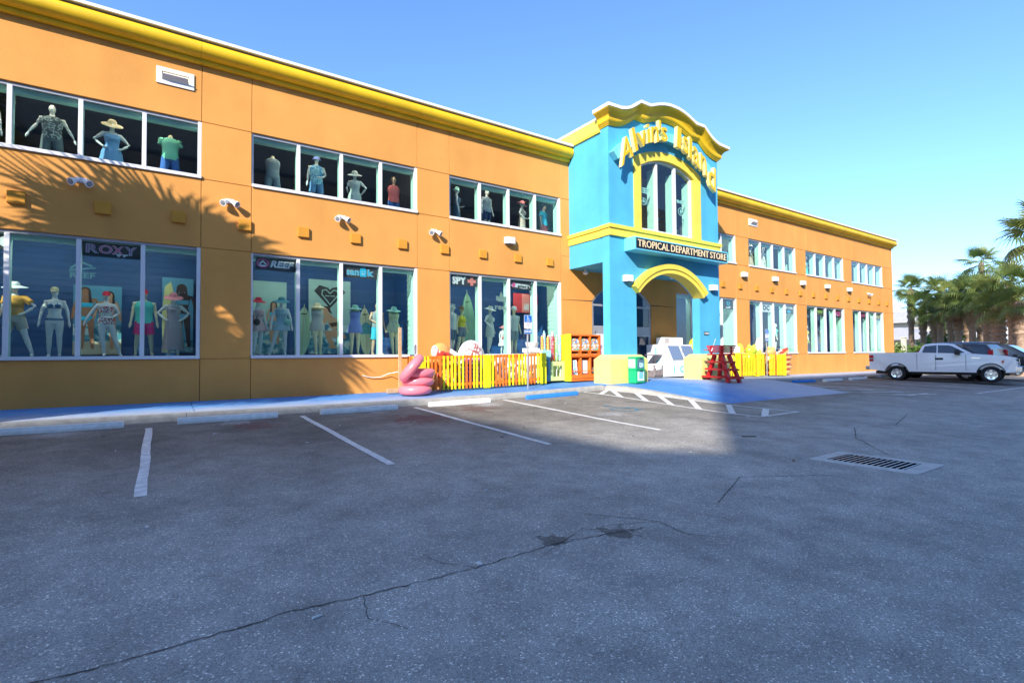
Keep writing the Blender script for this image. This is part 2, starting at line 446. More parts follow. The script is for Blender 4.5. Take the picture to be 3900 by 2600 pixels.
# sloping kerb along the ramp's two edges, and the ramp
def ramph(X, Y): return .152 * ss(8.9, 12.72, Y) ** .8 + .004
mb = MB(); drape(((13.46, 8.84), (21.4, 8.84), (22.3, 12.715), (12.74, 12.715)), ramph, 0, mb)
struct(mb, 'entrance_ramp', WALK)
for nm, a, b, s in (('ramp_kerb', (12.52, 12.78), (13.40, 8.80), 1), ('ramp_kerb', (22.5, 12.82), (21.46, 8.80), -1)):
    mb = MB(); A, B = Vector(a), Vector(b); rings = []
    for i in range(15):
        p = A.lerp(B, i / 14); h = max(.012, ramph(p.x, p.y)); g0 = gz(p.x, p.y)
        rings.append([(p.x + s * u, p.y, g0 + v) for u, v in ((-.07, -.1), (-.07, .003), (-.02, h * .9), (.04, h + .006), (.22, h + .006), (.22, -.1))])
    mb.loft(rings, 0, False); struct(mb, nm, CONC)
# painted lines
for p, q in (((-.29, 11.9), (-.21, 5.6)), ((2.6, 12.2), (2.57, 6.87)), ((5.44, 12.55), (5.33, 6.84)), ((8.2, 12.5), (8.2, 6.88)), ((-3.1, 12.0), (-3.1, 6.9))):
    pass
for x, y0, y1 in ((-.24, 12.0, 6.85), (2.58, 12.3, 6.86), (5.38, 12.45, 6.86), (8.22, 12.6, 6.9), (-3.06, 12.2, 6.86)):
    struct(line((x - .03, y0), (x + .02, y1), .115, None, .006), 'stall_line', PAINTW)
mb = MB()
line((11.45, 12.72), (11.93, 6.94), .10, mb); line((11.93, 6.94), (13.82, 6.99), .10, mb); line((13.82, 6.99), (13.40, 8.74), .10, mb); line((13.22, 9.0), (12.42, 12.5), .08, mb)
HB = lambda y: (11.45 + (12.72 - y) / 5.78 * .48, y)
for yb, dx in ((11.11, 1.6), (10.16, 1.74), (9.36, 1.56), (8.55, 0), (7.75, 0)):
    pass
for pr, pl in (((12.62, 12.62), (11.56, 11.15)), ((12.90, 11.85), (11.63, 10.2)), ((12.98, 10.9), (11.72, 9.38)), ((13.16, 9.85), (11.80, 8.55)), ((13.38, 8.72), (11.9, 7.65)), ((13.62, 7.75), (12.2, 6.98)), ((12.5, 12.68), (11.52, 12.0))):
    line(pr, pl, .16, mb)
struct(mb, 'left_hatched_bay', PAINTW)
mb = MB()
line((21.62, 9.3), (22.26, 7.36), .1, mb); line((22.26, 7.36), (24.08, 7.32), .1, mb); line((24.08, 7.32), (23.5, 12.7), .1, mb)
for i in range(5): line((22.15 + i * .03, 12.0 - i * 1.05), (23.55 + i * .08, 11.0 - i * 1.0), .15, mb)
struct(mb, 'right_hatched_bay', PAINTW)
for x in (26.6, 29.4, 32.2, 36.6, 39.4, 42.2): struct(line((x, 12.6), (x, 6.9), .11, None, .01), 'stall_line', PAINTW)
struct(line((25.9, 6.35), (46, 6.1), .11, None, .01), 'aisle_line', PAINTW)
# faded wheelchair symbol in the blue bay
mb = MB()
def arc_pts(c, r, a0, a1, n=14): return [(c[0] + r * math.cos(R_(a0 + (a1 - a0) * i / n)), c[1] + r * math.sin(R_(a0 + (a1 - a0) * i / n))) for i in range(n + 1)]
for pts in (arc_pts((9.9, 9.45), .34, 130, 400), [(9.9, 9.95), (9.95, 9.55), (10.25, 9.5), (10.35, 9.15)], arc_pts((9.9, 10.1), .07, 0, 360)):
    for a, b in zip(pts[:-1], pts[1:]): line(a, b, .07, mb)
struct(mb, 'bay_symbol', mat('faded_blue_road_paint', (.07, .19, .27), .8, .3, 14))
# cracks
def crack(pts, wd, name='asphalt_crack'):
    r = random.Random(len(pts) * 31 + int(wd * 1e4)); mbx = MB(); fine = []
    for (a, b) in zip(pts[:-1], pts[1:]):
        a, b = Vector(a), Vector(b); n = max(2, int((b - a).length / .05))
        for i in range(n):
            p = a.lerp(b, i / n); p += Vector((r.uniform(-1, 1), r.uniform(-1, 1))) * .012; fine.append(p)
    fine.append(Vector(pts[-1]))
    pr = None
    for i, p in enumerate(fine):
        q = fine[min(i + 1, len(fine) - 1)] - fine[max(i - 1, 0)]; q.normalize(); nn = Vector((-q.y, q.x)) * wd * r.uniform(.35, 1.1) / 2
        cur = ((p + nn), (p - nn))
        if pr: mbx.add([(v.x, v.y, gz(v.x, v.y) + .005) for v in (pr[0], cur[0], cur[1], pr[1])], [(0, 1, 2, 3)])
        pr = cur
    return struct(mbx, name, CRACK)
CRACK = mat('crack_dark', (.05, .052, .055), .95, .2, 20)  # dark colour of the crack strips
crack([(-.55, 3.45), (-.1, 3.42), (.49, 3.46), (.62, 3.49), (.95, 3.45), (1.35, 3.42), (1.95, 3.4), (2.75, 3.45), (3.7, 3.31)], .011)
crack([(1.95, 3.4), (1.75, 3.65), (1.72, 3.85)], .008)
crack([(3.5, 3.9), (3.95, 3.35), (3.9, 3.0), (4.1, 2.75)], .010)
crack([(2.5, 3.3), (3.2, 3.6), (3.95, 3.35)], .007)
crack([(1.2, 2.9), (1.05, 3.15), (1.1, 3.42)], .007)
crack([(9.5, 3.4), (10.8, 4.4), (12.2, 5.0), (13.5, 4.7), (16, 5.3)], .018)
crack([(5.0, 3.4), (6.2, 3.9), (7.4, 3.3)], .012)
crack([(6.5, 8.8), (8.0, 9.0), (9.4, 8.5)], .02)
# storm drain: concrete collar, rim and bars
DX, DY = 8.75, 3.33
t = thing('storm_drain', 'iron storm drain grate in a pale concrete collar set in the asphalt', 'drain', (DX, DY, gz(DX, DY)))
mb = MB()
out = [(8.10, 3.97), (9.12, 3.97), (9.46, 2.69), (8.38, 2.69)]
inn = [(8.30, 3.80), (9.03, 3.80), (9.21, 2.89), (8.52, 2.88)]
def gp3(p, h): return (p[0], p[1], gz(*p) + h)
for i in range(4):
    j = (i + 1) % 4
    mb.hexa([gp3(out[i], -.05), gp3(out[j], -.05), gp3(inn[j], -.05), gp3(inn[i], -.05)], [gp3(out[i], .008), gp3(out[j], .008), gp3(inn[j], .014), gp3(inn[i], .014)])
part(mb, 'collar', mat('drain_collar_concrete', (.52, .50, .46), .9, .15, 6, .4, 90), t)
mb = MB(); mb.add([gp3(p, .006) for p in inn], [(3, 2, 1, 0)]); part(mb, 'pit_shade', mat('pit_shade_black', (.004, .004, .005), 1, 0, spec=0), t)  # flat black sheet painted for the darkness under the bars
for i in range(13):
    f0 = (i + .5) / 13; a = Vector(inn[0]).lerp(Vector(inn[1]), 0); 
    p = Vector(inn[0]).lerp(Vector(inn[3]), f0); q = Vector(inn[1]).lerp(Vector(inn[2]), f0)
    mb = MB(); d = (Vector(inn[3]) - Vector(inn[0])).normalized() * .007
    mb.hexa([gp3(p - d, .006), gp3(q - d, .006), gp3(q + d, .006), gp3(p + d, .006)], [gp3(p - d, .009), gp3(q - d, .009), gp3(q + d, .009), gp3(p + d, .009)])
    part(mb, 'bar', STEEL, t)
for f0 in (.25, .5, .75):
    p = Vector(inn[0]).lerp(Vector(inn[1]), f0); q = Vector(inn[3]).lerp(Vector(inn[2]), f0); d = Vector((.008, 0)); mb = MB()
    mb.hexa([gp3(p - d, .004), gp3(p + d, .004), gp3(q + d, .004), gp3(q - d, .004)], [gp3(p - d, .008), gp3(p + d, .008), gp3(q + d, .008), gp3(q - d, .008)]); part(mb, 'cross_bar', DARKM, t)

# wheel stops
def stop(x, y, label, m, L=1.86, group='painted parking stops'):
    mb = MB(); z = gz(x, y); h = L / 2
    prof = [(-.085, 0), (-.085, .05), (-.06, .118), (.06, .118), (.085, .05), (.085, 0)]
    rings = []
    for u, k in ((-h, .75), (-h + .03, 1), (h - .03, 1), (h, .75)):
        rings.append([(x + u, y + a * (1 if k == 1 else .9), gz(x + u, y) + b * (1 if k == 1 else .93)) for a, b in prof])
    mb.loft(rings, 0, False)
    return solo(mb, 'parking_stop', m, label, 'parking stop', (x, y, z), group)
stop(-1.60, 12.36, 'white parking stop at the left edge below the window with the mint shirt', STOPW)
stop(1.12, 12.36, 'white parking stop beside the broad stall line at left, near the sidewalk crack', STOPW)
stop(3.90, 12.36, 'white parking stop between two stall lines, just left of the pink tubes', STOPW)
stop(6.66, 12.40, 'half sunlit white parking stop in front of the pink tubes and slat pen', STOPW)
stop(9.80, 12.30, 'blue parking stop below the handicapped sign left of the entrance', STOPB, 1.95)
stop(25.2, 13.0 - .55, 'blue parking stop to the right of the entrance, by the right handicapped sign', STOPB, 1.95)
stop(28.1, 12.45, 'white parking stop next to the blue one right of the entrance', STOPW)
stop(30.9, 12.45, 'white parking stop midway between the blue stop and the pickup', STOPW)
stop(33.6, 12.75, 'white parking stop just behind the pickup rear wheel', STOPW)

# ------------------------------------------------------------------ store building
FY = 15.5
T_U1, T_U0, T_L1, T_L0 = 7.88, 6.37, 4.57, 1.67
BX0, BX1 = -16.2, 44.62
store = thing('store_building', 'long orange two storey store with yellow cornice and turquoise entrance tower', 'building', (16.5, 15.5, .6))
starts = [-10.23, -4.17, 1.89, 7.95, 19.80, 25.87, 31.93, 38.0]
WW = 4.88
def panel(x0, x1, z0, z1):
    g = .006; mb = MB(); mb.box(x0 + g, x1 - g, FY, FY + .16, z0 + g, z1 - g)
    part(mb, 'wall_panel', ORANGE, store, bevel=.007)
edges = []; x = BX0
for s in starts:
    edges.append((x, s - .0, 0)); edges.append((s, s + WW, 1)); x = s + WW
edges.append((x, BX1, 0))
ZT = 9.60
for a, b, isw in edges:
    if isw:
        for z0, z1 in ((.2, T_L0), (T_L1, T_U0), (T_U1, ZT)): panel(a, b, z0, z1)
    elif not (a < 13 < b):
        for z0, z1 in ((.2, T_L0), (T_L0, T_L1), (T_L1, T_U0), (T_U0, T_U1), (T_U1, ZT)): panel(a, b, z0, z1)
    else:                                   # the bay behind the entrance: panels left and right of the arched glazing
        for z0, z1 in ((.2, T_L0), (T_L0, 3.88)): panel(a, 14.46, z0, z1); panel(18.04, b, z0, z1)
        mb = MB(); za = lambda x: max(3.88, 2.37 + math.sqrt(max(0, 2.36 ** 2 - (x - 16.25) ** 2)))
        mb.cols([a + .006] + [14.46 + (18.04 - 14.46) * i / 24 for i in range(25)] + [b - .006], lambda x: za(x) + .006 if 14.46 <= x <= 18.04 else 3.886, lambda x: 5.6, FY, FY + .16)
        part(mb, 'wall_panel', ORANGE, store)
        for z0, z1 in ((5.6, 7.88), (7.88, ZT)): panel(a, b, z0, z1)
for a, b, isw in edges:     # backing seen in the joints, broken at every opening
    if a < 13 < b and not isw: continue
    zs = ((.2, T_L0 - .02), (T_L1 + .02, T_U0 - .02), (T_U1 + .02, ZT)) if isw else ((.2, ZT),)
    for z0, z1 in zs:
        mb = MB(); mb.box(a + .012, b - .012, FY + .022, FY + .15, z0, z1); part(mb, 'wall_core', ORANGE_D, store)
# rest of the shell: end wall, back, roof
mb = MB(); mb.box(BX1 - .2, BX1, FY + .17, 34, .2, ZT); mb.box(BX0, BX0 + .2, FY + .17, 34, .2, ZT); mb.box(BX0, BX1, 34, 34.2, .2, ZT)
part(mb, 'side_wall', ORANGE, store)
mb = MB(); mb.box(BX0 + .2, BX1 - .2, FY + .41, 34, 9.80, 9.86); part(mb, 'roof', ROOFW, store)

# cornice: swept profile, left and right of the tower, in long lengths with open joints
CP = [(0, 9.37)] + [(.06 + .075 * math.cos(R_(a)), 9.445 + .075 * math.sin(R_(a))) for a in range(-90, 31, 20)] + [(.17 + .205 * math.cos(R_(a)), 9.695 + .205 * math.sin(R_(a))) for a in range(-85, 81, 15)]
def cornice(x0, x1):
    prof = CP + [(0, 9.897)]
    mb = MB(); n = len(prof)
    rings = [[(xx, FY - .001 - d, z) for d, z in prof] for xx in (x0 + .003, x1 - .003)]
    mb.loft(rings, 0, True); return part(mb, 'cornice_length', YELLOW, store)
def lip(x0, x1):
    mb = MB(); mb.box(x0, x1, FY - .385, FY + .4, 9.90, 9.975); part(mb, 'roof_edge', ROOFW, store)
for a, b in ((BX0, -8.2), (-8.2, .68), (.68, 6.77), (6.77, 13.24), (19.80, 28.0), (28.0, 36.3), (36.3, BX1 + .02)): cornice(a, b)
lip(BX0 - .02, 13.24); lip(19.80, BX1 + .24)
mb = MB()
mb.loft([[(BX1 + d, yy, z) for d, z in [(k * .6, zz) for k, zz in CP] + [(0, 9.897)]] for yy in (FY - .02, 34.2)], 0, False)
part(mb, 'cornice_return', YELLOW, store)

# projecting square blocks
mb0 = MB(); mb0.box(-.152, .152, -.07, 0, -.145, .145)
bme = mb0.mesh('wall_block', BLOCKM, .008)
for k in range(-4, 8):
    bx = 1.73 + 1.51 * k if k < 0 else 1.73 + (12.25 - 1.73) / 7 * k
    o = link('wall_block', bme, store); o.location = Vector((bx, FY - .001, 5.285)) - store.location
for bx in (21.95, 23.47, 25.0, 26.54, 28.07, 29.6, 31.18, 32.74, 34.31, 35.87, 37.40, 38.92, 40.5, 42.05, 43.5):
    o = link('wall_block', bme, store); o.location = Vector((bx, FY - .001, 5.235)) - store.location

# windows: outer frame, three mullions, four panes, deep inner fins
def window(x0, z0, z1, upper):
    x1 = x0 + WW; y = FY + .05; f = .085
    mb = MB()
    mb.box(x0 + .003, x1 - .003, y - .10, y + .09, z0 + .003, z0 + f, 0)
    mb.box(x0 + .003, x0 + f * .6, y, y + .09, z0 + f, z1 - .004, 0)
    mb.box(x1 - f, x1 - .003, y - .03, y + .09, z0 + f, z1 - .004, 0)
    mb.box(x0 + f * .6, x1 - f, y + .0, y + .09, z1 - .07, z1 - .004, 1)  # top bar grey: shade under the window head put into its colour
    win = part(mb, 'window', [WFRAME, GFRAME], store)
    pw = WW / 4
    for k in range(1, 4):
        c = x0 + pw * k; mb = MB(); mb.box(c - .045, c + .045, y - .02, y + .09, z0 + f, z1 - .07); part(mb, 'mullion', WFRAME, win, bevel=.004)
    for k in range(1, 5):
        c = x0 + pw * k - (.045 if k == 4 else 0)
        mb = MB(); mb.box(c - .03, c + .03, y + .092, y + .32, z0 + .02, z1 - .02); part(mb, 'fin', MINT, win)
    mb = MB(); mb.box(x0 + .05, x1 - .05, y + .105, y + .30, z1 - .17, z1 - .012); part(mb, 'head_lining', MINT, win)
    for k in range(4):
        a = x0 + pw * k + (.045 if k else f * .6); b = x0 + pw * (k + 1) - (.045 if k < 3 else f)
        mb = MB(); mb.box(a, b, y + .045, y + .055, z0 + f, z1 - .07); part(mb, 'pane', GLASS, win)
    return win
# one room behind every window
def siding(mb, x0, x1, y0, y1, z0, z1, ax, mi, step=.16):
    n = int((z1 - z0) / step)
    for i in range(n):
        a, b = z0 + (z1 - z0) * i / n, z0 + (z1 - z0) * (i + 1) / n
        if ax == 'x': mb.hexa([(x0, y0, a), (x1, y0, a), (x1, y1, a), (x0, y1, a)], [(x0, y0 + .018, b), (x1, y0 + .018, b), (x1, y1, b), (x0, y1, b)], mi)
        else: mb.hexa([(x0, y0, a), (x1, y0, a), (x1, y1, a), (x0, y1, a)], [(x0 + .018, y0, b), (x1, y0, b), (x1, y1, b), (x0 + .018, y1, b)], mi)
def room(x0, lower, right):
    x1 = x0 + WW; mb = MB()
    if lower:
        yb = 17.55; z0, z1 = 1.5, 4.75
        mb.box(x0 - .1, x1 + .1, FY + .17, yb, z0, 1.74, 2)
        siding(mb, x0 - .1, x1 + .1, yb, yb + .06, 1.74, z1, 'x', 0)
        siding(mb, x1 + .02, x1 + .09, FY + .17, FY + .95, 1.74, z1, 'y', 1); mb.box(x1 + .02, x1 + .09, FY + .95, yb, 1.74, z1, 0)
        mb.box(x0 - .12, x0 - .03, FY + .17, yb, 1.74, z1, 1)
        mb.box(x0 - .1, x1 + .1, FY + .17, yb, z1, z1 + .05, 3)
    else:
        yb = 21; z0, z1 = 6.0, 8.6
        mb.box(x0 - .55, x1 + .55, FY + .17, yb, z0 - .1, z0, 3)
        mb.box(x0 - .55, x1 + .55, yb, yb + .05, z0, z1, 3); mb.box(x0 - .55, x1 + .55, FY + .17, yb, z1, z1 + .05, 3)
        siding(mb, x1 + .4, x1 + .46, FY + .17, FY + 1.2, z0, z1, 'y', 1 if right else 3); mb.box(x1 + .4, x1 + .46, FY + 1.2, yb, z0, z1, 3); mb.box(x0 - .56, x0 - .5, FY + .17, yb, z0, z1, 3)
    part(mb, 'display_room', [SIDING, MINT, ROOMFLOOR, DARKROOM, GFRAME], store)
for s in starts:
    if s < -6: 
        for z0, z1 in ((T_L0, T_L1), (T_U0, T_U1)):
            window(s, z0, z1, False)
        room(s, True, False); room(s, False, False); continue
    window(s, T_L0, T_L1, False); window(s, T_U0, T_U1, True); room(s, True, s > 16); room(s, False, s > 16)

# ---- portico back wall: arched shopfront with a door
mb = MB()
arc = lambda x, r=2.36: 2.37 + math.sqrt(max(0, r * r - (x - 16.25) ** 2))
xsA = [14.47 + (18.03 - 14.47) * i / 24 for i in range(25)]
mb.cols(xsA, lambda x: arc(x, 2.28) - .004 if 14.56 < x < 17.94 else 3.8, lambda x: arc(x) - .01, FY + .03, FY + .12)
for a, b, z0, z1 in ((14.47, 14.55, .7, 3.86), (17.95, 18.03, .7, 3.86), (14.55, 17.95, 3.72, 3.80), (14.55, 17.95, 2.80, 2.90), (16.95, 17.03, .7, 3.72), (15.55, 15.63, .7, 2.8), (16.2, 16.27, .7, 2.8), (15.8, 15.87, 2.9, 3.72)): mb.box(a, b, FY + .03, FY + .12, z0, z1)
mb.box(14.55, 17.95, FY + .04, FY + .11, 2.58, 2.80)
sf = part(mb, 'shopfront', GFRAME, store)
mb = MB(); mb.cols(xsA, lambda x: .72, lambda x: arc(x) - .06, FY + .07, FY + .08); part(mb, 'pane', GLASS, sf)
mb = MB(); mb.box(14.56, 15.54, FY + .055, FY + .066, 1.2, 2.86); part(mb, 'white_board', WHITE, sf)
mb = MB()
for a, b, z0, z1 in ((17.03, 17.10, .74, 2.57), (17.86, 17.94, .74, 2.57), (17.10, 17.86, 2.48, 2.57), (17.10, 17.86, .74, .95)): mb.box(a, b, FY + .0, FY + .05, z0, z1)
mb.box(17.66, 17.69, FY - .06, FY - .03, 1.5, 2.1)
part(mb, 'door', GFRAME, store)
mb = MB(); mb.box(13.3, 19.7, 18.0, 18.05, .6, 5.2, 0); mb.box(13.4, 19.6, FY + .17, 18, .55, .68, 1); mb.box(13.3, 13.35, FY + .17, 18, .6, 5.2, 0); mb.box(19.65, 19.7, FY + .17, 18, .6, 5.2, 0); mb.box(13.3, 19.7, FY + .17, 18, 5.2, 5.25, 0)
for k in range(3): mb.box(13.9 + k * .9, 14.7 + k * .9, 16.2 + k * .5, 16.32 + k * .5, 4.6, 4.63, 2)
part(mb, 'lobby', [SIDING, ROOMFLOOR, WHITE], store)

# ---- entrance tower
TX0, TX1, TY = 13.27, 19.76, 13.24
tower = MB()
CX = 16.51
TOP = [(0, 11.50), (.3, 11.49), (.6, 11.44), (.9, 11.36), (1.2, 11.25), (1.38, 11.185), (1.42, 11.18), (1.6, 11.18), (1.86, 11.185), (1.93, 11.18), (2.08, 11.07), (2.25, 10.95), (2.45, 10.83), (2.7, 10.73), (2.95, 10.67), (3.245, 10.64), (3.8, 10.64)]
def top(x):
    d = abs(x - CX)
    for (a, za), (b, zb) in zip(TOP[:-1], TOP[1:]):
        if a <= d <= b: return za + (zb - za) * (d - a) / (b - a)
    return 10.64
rise = lambda x, c, r: c + math.sqrt(max(0, r * r - (x - 16.5) ** 2))
gx = sorted(set([TX0] + [CX + s * d for d, _ in TOP if d < 3.2 for s in (-1, 1)] + [TX1]))
# gable over the window frame
fo = lambda x: rise(x, 5.51, 4.15)
gxs = [x for x in gx]
tower.cols([x for x in gxs if x <= 14.55] + [14.55], lambda x: 6.05, lambda x: top(x) - .58, TY, TY + .34)
tower.cols([18.5] + [x for x in gxs if x >= 18.5], lambda x: 6.05, lambda x: top(x) - .58, TY, TY + .34)
mid = sorted(set([14.55, 18.5] + [x for x in gxs if 14.55 < x < 18.5] + [14.55 + 3.95 * i / 24 for i in range(25)]))
tower.cols(mid, lambda x: fo(x) - .05, lambda x: top(x) - .58, TY, TY + .34)
tower.box(14.55, 18.5, TY, TY + .34, 6.05, 6.44)
# lower front: piers and the wall over the big arch
oz = lambda x: rise(x, 2.29, 2.58)
tower.box(TX0, 14.60, TY, TY + .36, .62, 6.05); tower.box(18.41, TX1, TY, TY + .36, .62, 6.05)
ax_ = [14.60 + (18.41 - 14.60) * i / 28 for i in range(29)]
tower.cols(ax_, lambda x: oz(x), lambda x: 6.05, TY, TY + .36)
# sides over the open bays, soffit, upper box running back over the roof
for a, b in ((TX0, TX0 + .34), (TX1 - .34, TX1)):
    tower.box(a, b, TY + .36, FY - .002, 5.10, 10.0); tower.box(a, b, FY + .002, 18.5, 9.0, 10.0)
tower.box(TX0 + .34, TX1 - .34, TY + .36, FY - .002, 5.10, 5.22)
tower.box(TX0 + .34, TX1 - .34, 18.1, 18.5, 9.0, 10.0)
tw = part(tower, 'entrance_tower', BLUEW, store, bevel=0)
for a, b in ((TX0 - .02, TX0), (TX1, TX1 + .02)):
    pass
# corner pilaster edge on the left and right faces
for a, b in ((TX0 - .035, TX0 - .001), (TX1 + .001, TX1 + .035)):
    mb = MB(); mb.box(a, b, TY + .002, TY + .36, 1.70, 6.02); mb.box(a, b, TY + .002, TY + .40, 6.44, 10.0); part(mb, 'pilaster', BLUEW, tw)
# gable cornice
GP = [(.0, -.60), (.05, -.60), (.06, -.555), (.09, -.55), (.10, -.515), (.13, -.50), (.155, -.46), (.165, -.40), (.16, -.35), (.175, -.30), (.215, -.24), (.275, -.185), (.335, -.155), (.375, -.145), (.385, -.115)]
path = [((TX0, 13.66), (-1, 0)), ((TX0, TY), (-1, -1))] + [((x, TY), (0, -1)) for x in gx[1:-1]] + [((TX1, TY), (1, -1)), ((TX1, 13.66), (1, 0))]
def gring(p, n, prof): 
    zt = top(p[0]); return [(p[0] + n[0] * d, p[1] + n[1] * d, zt + h) for d, h in prof]
mb = MB(); mb.loft([gring(p, n, GP + [(0.0, -.115)]) for p, n in path], 0, False); part(mb, 'gable_cornice', YELLOW, tw)
mb = MB(); mb.loft([gring(p, n, [(-.1, -.112), (.40, -.112), (.405, -.0), (-.1, .0)]) for p, n in path], 0, False); part(mb, 'gable_cap', ROOFW, tw)
mb = MB(); mb.cols(gx, lambda x: 9.9, lambda x: top(x) - .02, TY + .345, 13.75); part(mb, 'gable_back', ROOFW, tw)
# side parapet band
for a, b in ((TX0 - .09, TX0 - .002), (TX1 + .002, TX1 + .09)):
    mb = MB(); mb.box(a, b, 13.665, 18.5, 9.98, 10.42); mb.box(a + (.02 if a < 15 else 0), b - (0 if a < 15 else .02), 13.665, 18.5, 9.93, 9.979); part(mb, 'parapet_band', LEMON, tw)
mb = MB(); mb.box(TX0 - .10, TX0 + .3, 13.76, 18.5, 10.424, 10.50); mb.box(TX1 - .3, TX1 + .09, 13.76, 18.5, 10.424, 10.50); mb.box(TX0 + .3, TX1 - .3, 13.76, 18.5, 10.1, 10.2); part(mb, 'parapet_cap', ROOFW, tw)
# mid band in two steps
def band(z0, z1, d, name):
    mb = MB(); mb.box(TX0 - d, TX1 + d, TY - d, TY - .002, z0, z1)
    for a, b in ((TX0 - d, TX0 - .037), (TX1 + .037, TX1 + d)): mb.box(a, b, TY - .0019, 13.66, z0, z1)
    dd = d - .035
    for a, b in ((TX0 - dd, TX0 - .002), (TX1 + .002, TX1 + dd)): mb.box(a, b, 13.661, FY - .003, z0, z1)
    part(mb, name, LEMON, tw)
band(6.025, 6.295, .075, 'band_course'); band(6.298, 6.43, .12, 'band_course')
# arched trim over the opening
mb = MB(); n = 26; rings = []
for i in range(n + 1):
    a = R_(-48.5 + 97 * i / n); s_, c_ = math.sin(a), math.cos(a)
    q = lambda r, y: (16.5 + r * s_, y, 2.29 + r * c_)
    rings.append([q(2.575, TY + .30), q(2.575, TY - .20), q(2.74, TY - .20), q(2.745, TY - .24), q(2.93, TY - .24), q(2.93, TY - .002), q(2.60, TY - .001)])
mb.loft(rings, 0, False); part(mb, 'arch_trim', LEMON, tw)
# pier bases with chamfered tops
for a, b in ((12.98, 14.88), (18.13, 20.05)):
    mb = MB(); y0, y1 = 12.98, 13.86; z0 = .60; c = .14; ia, ib = TX0 - .04 if a < 15 else 18.41, 14.60 if a < 15 else TX1 + .04
    mb.hexa([(a, y0, z0), (b, y0, z0), (b, y1, z0), (a, y1, z0)], [(a, y0, 1.52), (b, y0, 1.52), (b, y1, 1.52), (a, y1, 1.52)])
    mb.hexa([(a, y0, 1.521), (b, y0, 1.521), (b, y1, 1.521), (a, y1, 1.521)], [(a + .18, y0 + .16, 1.69), (b - .18, y0 + .16, 1.69), (b - .18, y1 - .16, 1.69), (a + .18, y1 - .16, 1.69)])
    part(mb, 'pier_base', PALELEM, tw)
# tower window: yellow surround, white mullions, three panes
mb = MB(); fi = lambda x: rise(x, 6.03, 3.30)
mb.box(14.53, 14.88, TY - .07, TY + .30, 6.445, 8.9); mb.box(18.04, 18.52, TY - .07, TY + .30, 6.445, 8.9)
fx = [14.53 + 3.99 * i / 30 for i in range(31)]
mb.cols(fx, lambda x: 8.902 if x < 14.89 or x > 18.03 else fi(x), lambda x: fo(x), TY - .07, TY + .30)
part(mb, 'window_surround', LEMON, tw)
mb = MB(); mb.box(14.88, 18.04, TY + .04, TY + .16, 6.445, 6.53); mb.box(14.881, 14.93, TY + .05, TY + .16, 6.53, 8.93); mb.box(17.96, 18.039, TY + .05, TY + .16, 6.53, 8.93)
mb.cols([14.93 + 3.03 * i / 20 for i in range(21)], lambda x: fi(x) - .07, lambda x: fi(x) - .004, TY + .05, TY + .16)
for c in (15.87, 16.985): mb.box(c - .052, c + .052, TY + .03, TY + .16, 6.53, fi(c) - .06)
twn = part(mb, 'tower_window', WFRAME, tw)
for a, b in ((14.93, 15.818), (15.922, 16.933), (17.037, 17.96)):
    mb = MB(); mb.cols([a + (b - a) * i / 8 for i in range(9)], lambda x: 6.53, lambda x: fi(x) - .07, TY + .09, TY + .10)
    link('tower_pane', mb.mesh('tower_pane', GLASS), tw)
for c in (15.87, 16.985, 18.03):
    mb = MB(); mb.box(c - .02, c + .02, TY + .165, TY + .5, 6.5, min(9.0, fi(min(c, 17.9)) - .15)); link('tower_fin', mb.mesh('tower_fin', MINT), tw)
mb = MB(); mb.box(14, 19, 16.6, 16.65, 6.2, 9.6, 0); mb.box(13.62, 19.4, TY + .36, 16.6, 6.3, 6.42, 0); mb.box(13.6, 13.65, TY + .35, 16.6, 6.4, 9.6, 0); mb.box(19.37, 19.42, TY + .35, 16.6, 6.4, 9.6, 0); mb.box(13.6, 19.4, TY + .36, 16.6, 9.6, 9.65, 0)
siding(mb, 18.3, 18.36, 14.2, 16.6, 6.42, 7.1, 'y', 1, .12)
link('tower_room', mb.mesh('tower_room', [DARKROOM, MINT]), tw)

# ------------------------------------------------------------------ signs on the building
t = thing('arched_sign', "large yellow raised letters reading Alvin's Island on a turquoise arc over the tower window", 'sign', (16.5, 13.0, 8.5))
mb = MB(); rings = []
AC = (16.45, 5.97)
for i in range(31):
    a = R_(-46.5 + 88 * i / 30); q = lambda r, y: (AC[0] + r * math.sin(a), y, AC[1] + r * math.cos(a))
    rings.append([q(4.08, 12.99), q(4.42, 12.99), q(4.42, 13.225), q(4.08, 13.225)])
mb.loft(rings, 0, False); part(mb, 'backing_arc', SIGNBLUE, t)
# every letter is sheared to follow the arc: corners bottom left, bottom right, top left (x, z)
LET = [('A', (13.50, 8.45), (14.12, 8.98), (13.43, 9.33)), ('l', (14.24, 9.15), (14.38, 9.25), (14.03, 9.95)), ('v', (14.43, 9.32), (14.92, 9.57), (14.28, 9.85)), ('i', (14.90, 9.62), (15.05, 9.68), (14.84, 10.32)),
       ('n', (15.11, 9.70), (15.52, 9.80), (15.10, 10.30)), ("'", (15.57, 10.30), (15.69, 10.31), (15.54, 10.66)), ('s', (15.69, 9.89), (16.05, 9.92), (15.67, 10.44)),
       ('I', (16.58, 9.87), (16.82, 9.83), (16.65, 10.70)), ('s', (16.97, 9.82), (17.29, 9.66), (17.0, 10.45)), ('l', (17.34, 9.62), (17.51, 9.53), (17.39, 10.46)), ('a', (17.60, 9.50), (18.01, 9.25), (17.61, 10.20)), ('n', (18.10, 9.28), (18.49, 9.04), (18.10, 9.98)), ('d', (18.60, 8.74), (19.08, 8.48), (18.63, 9.72))]
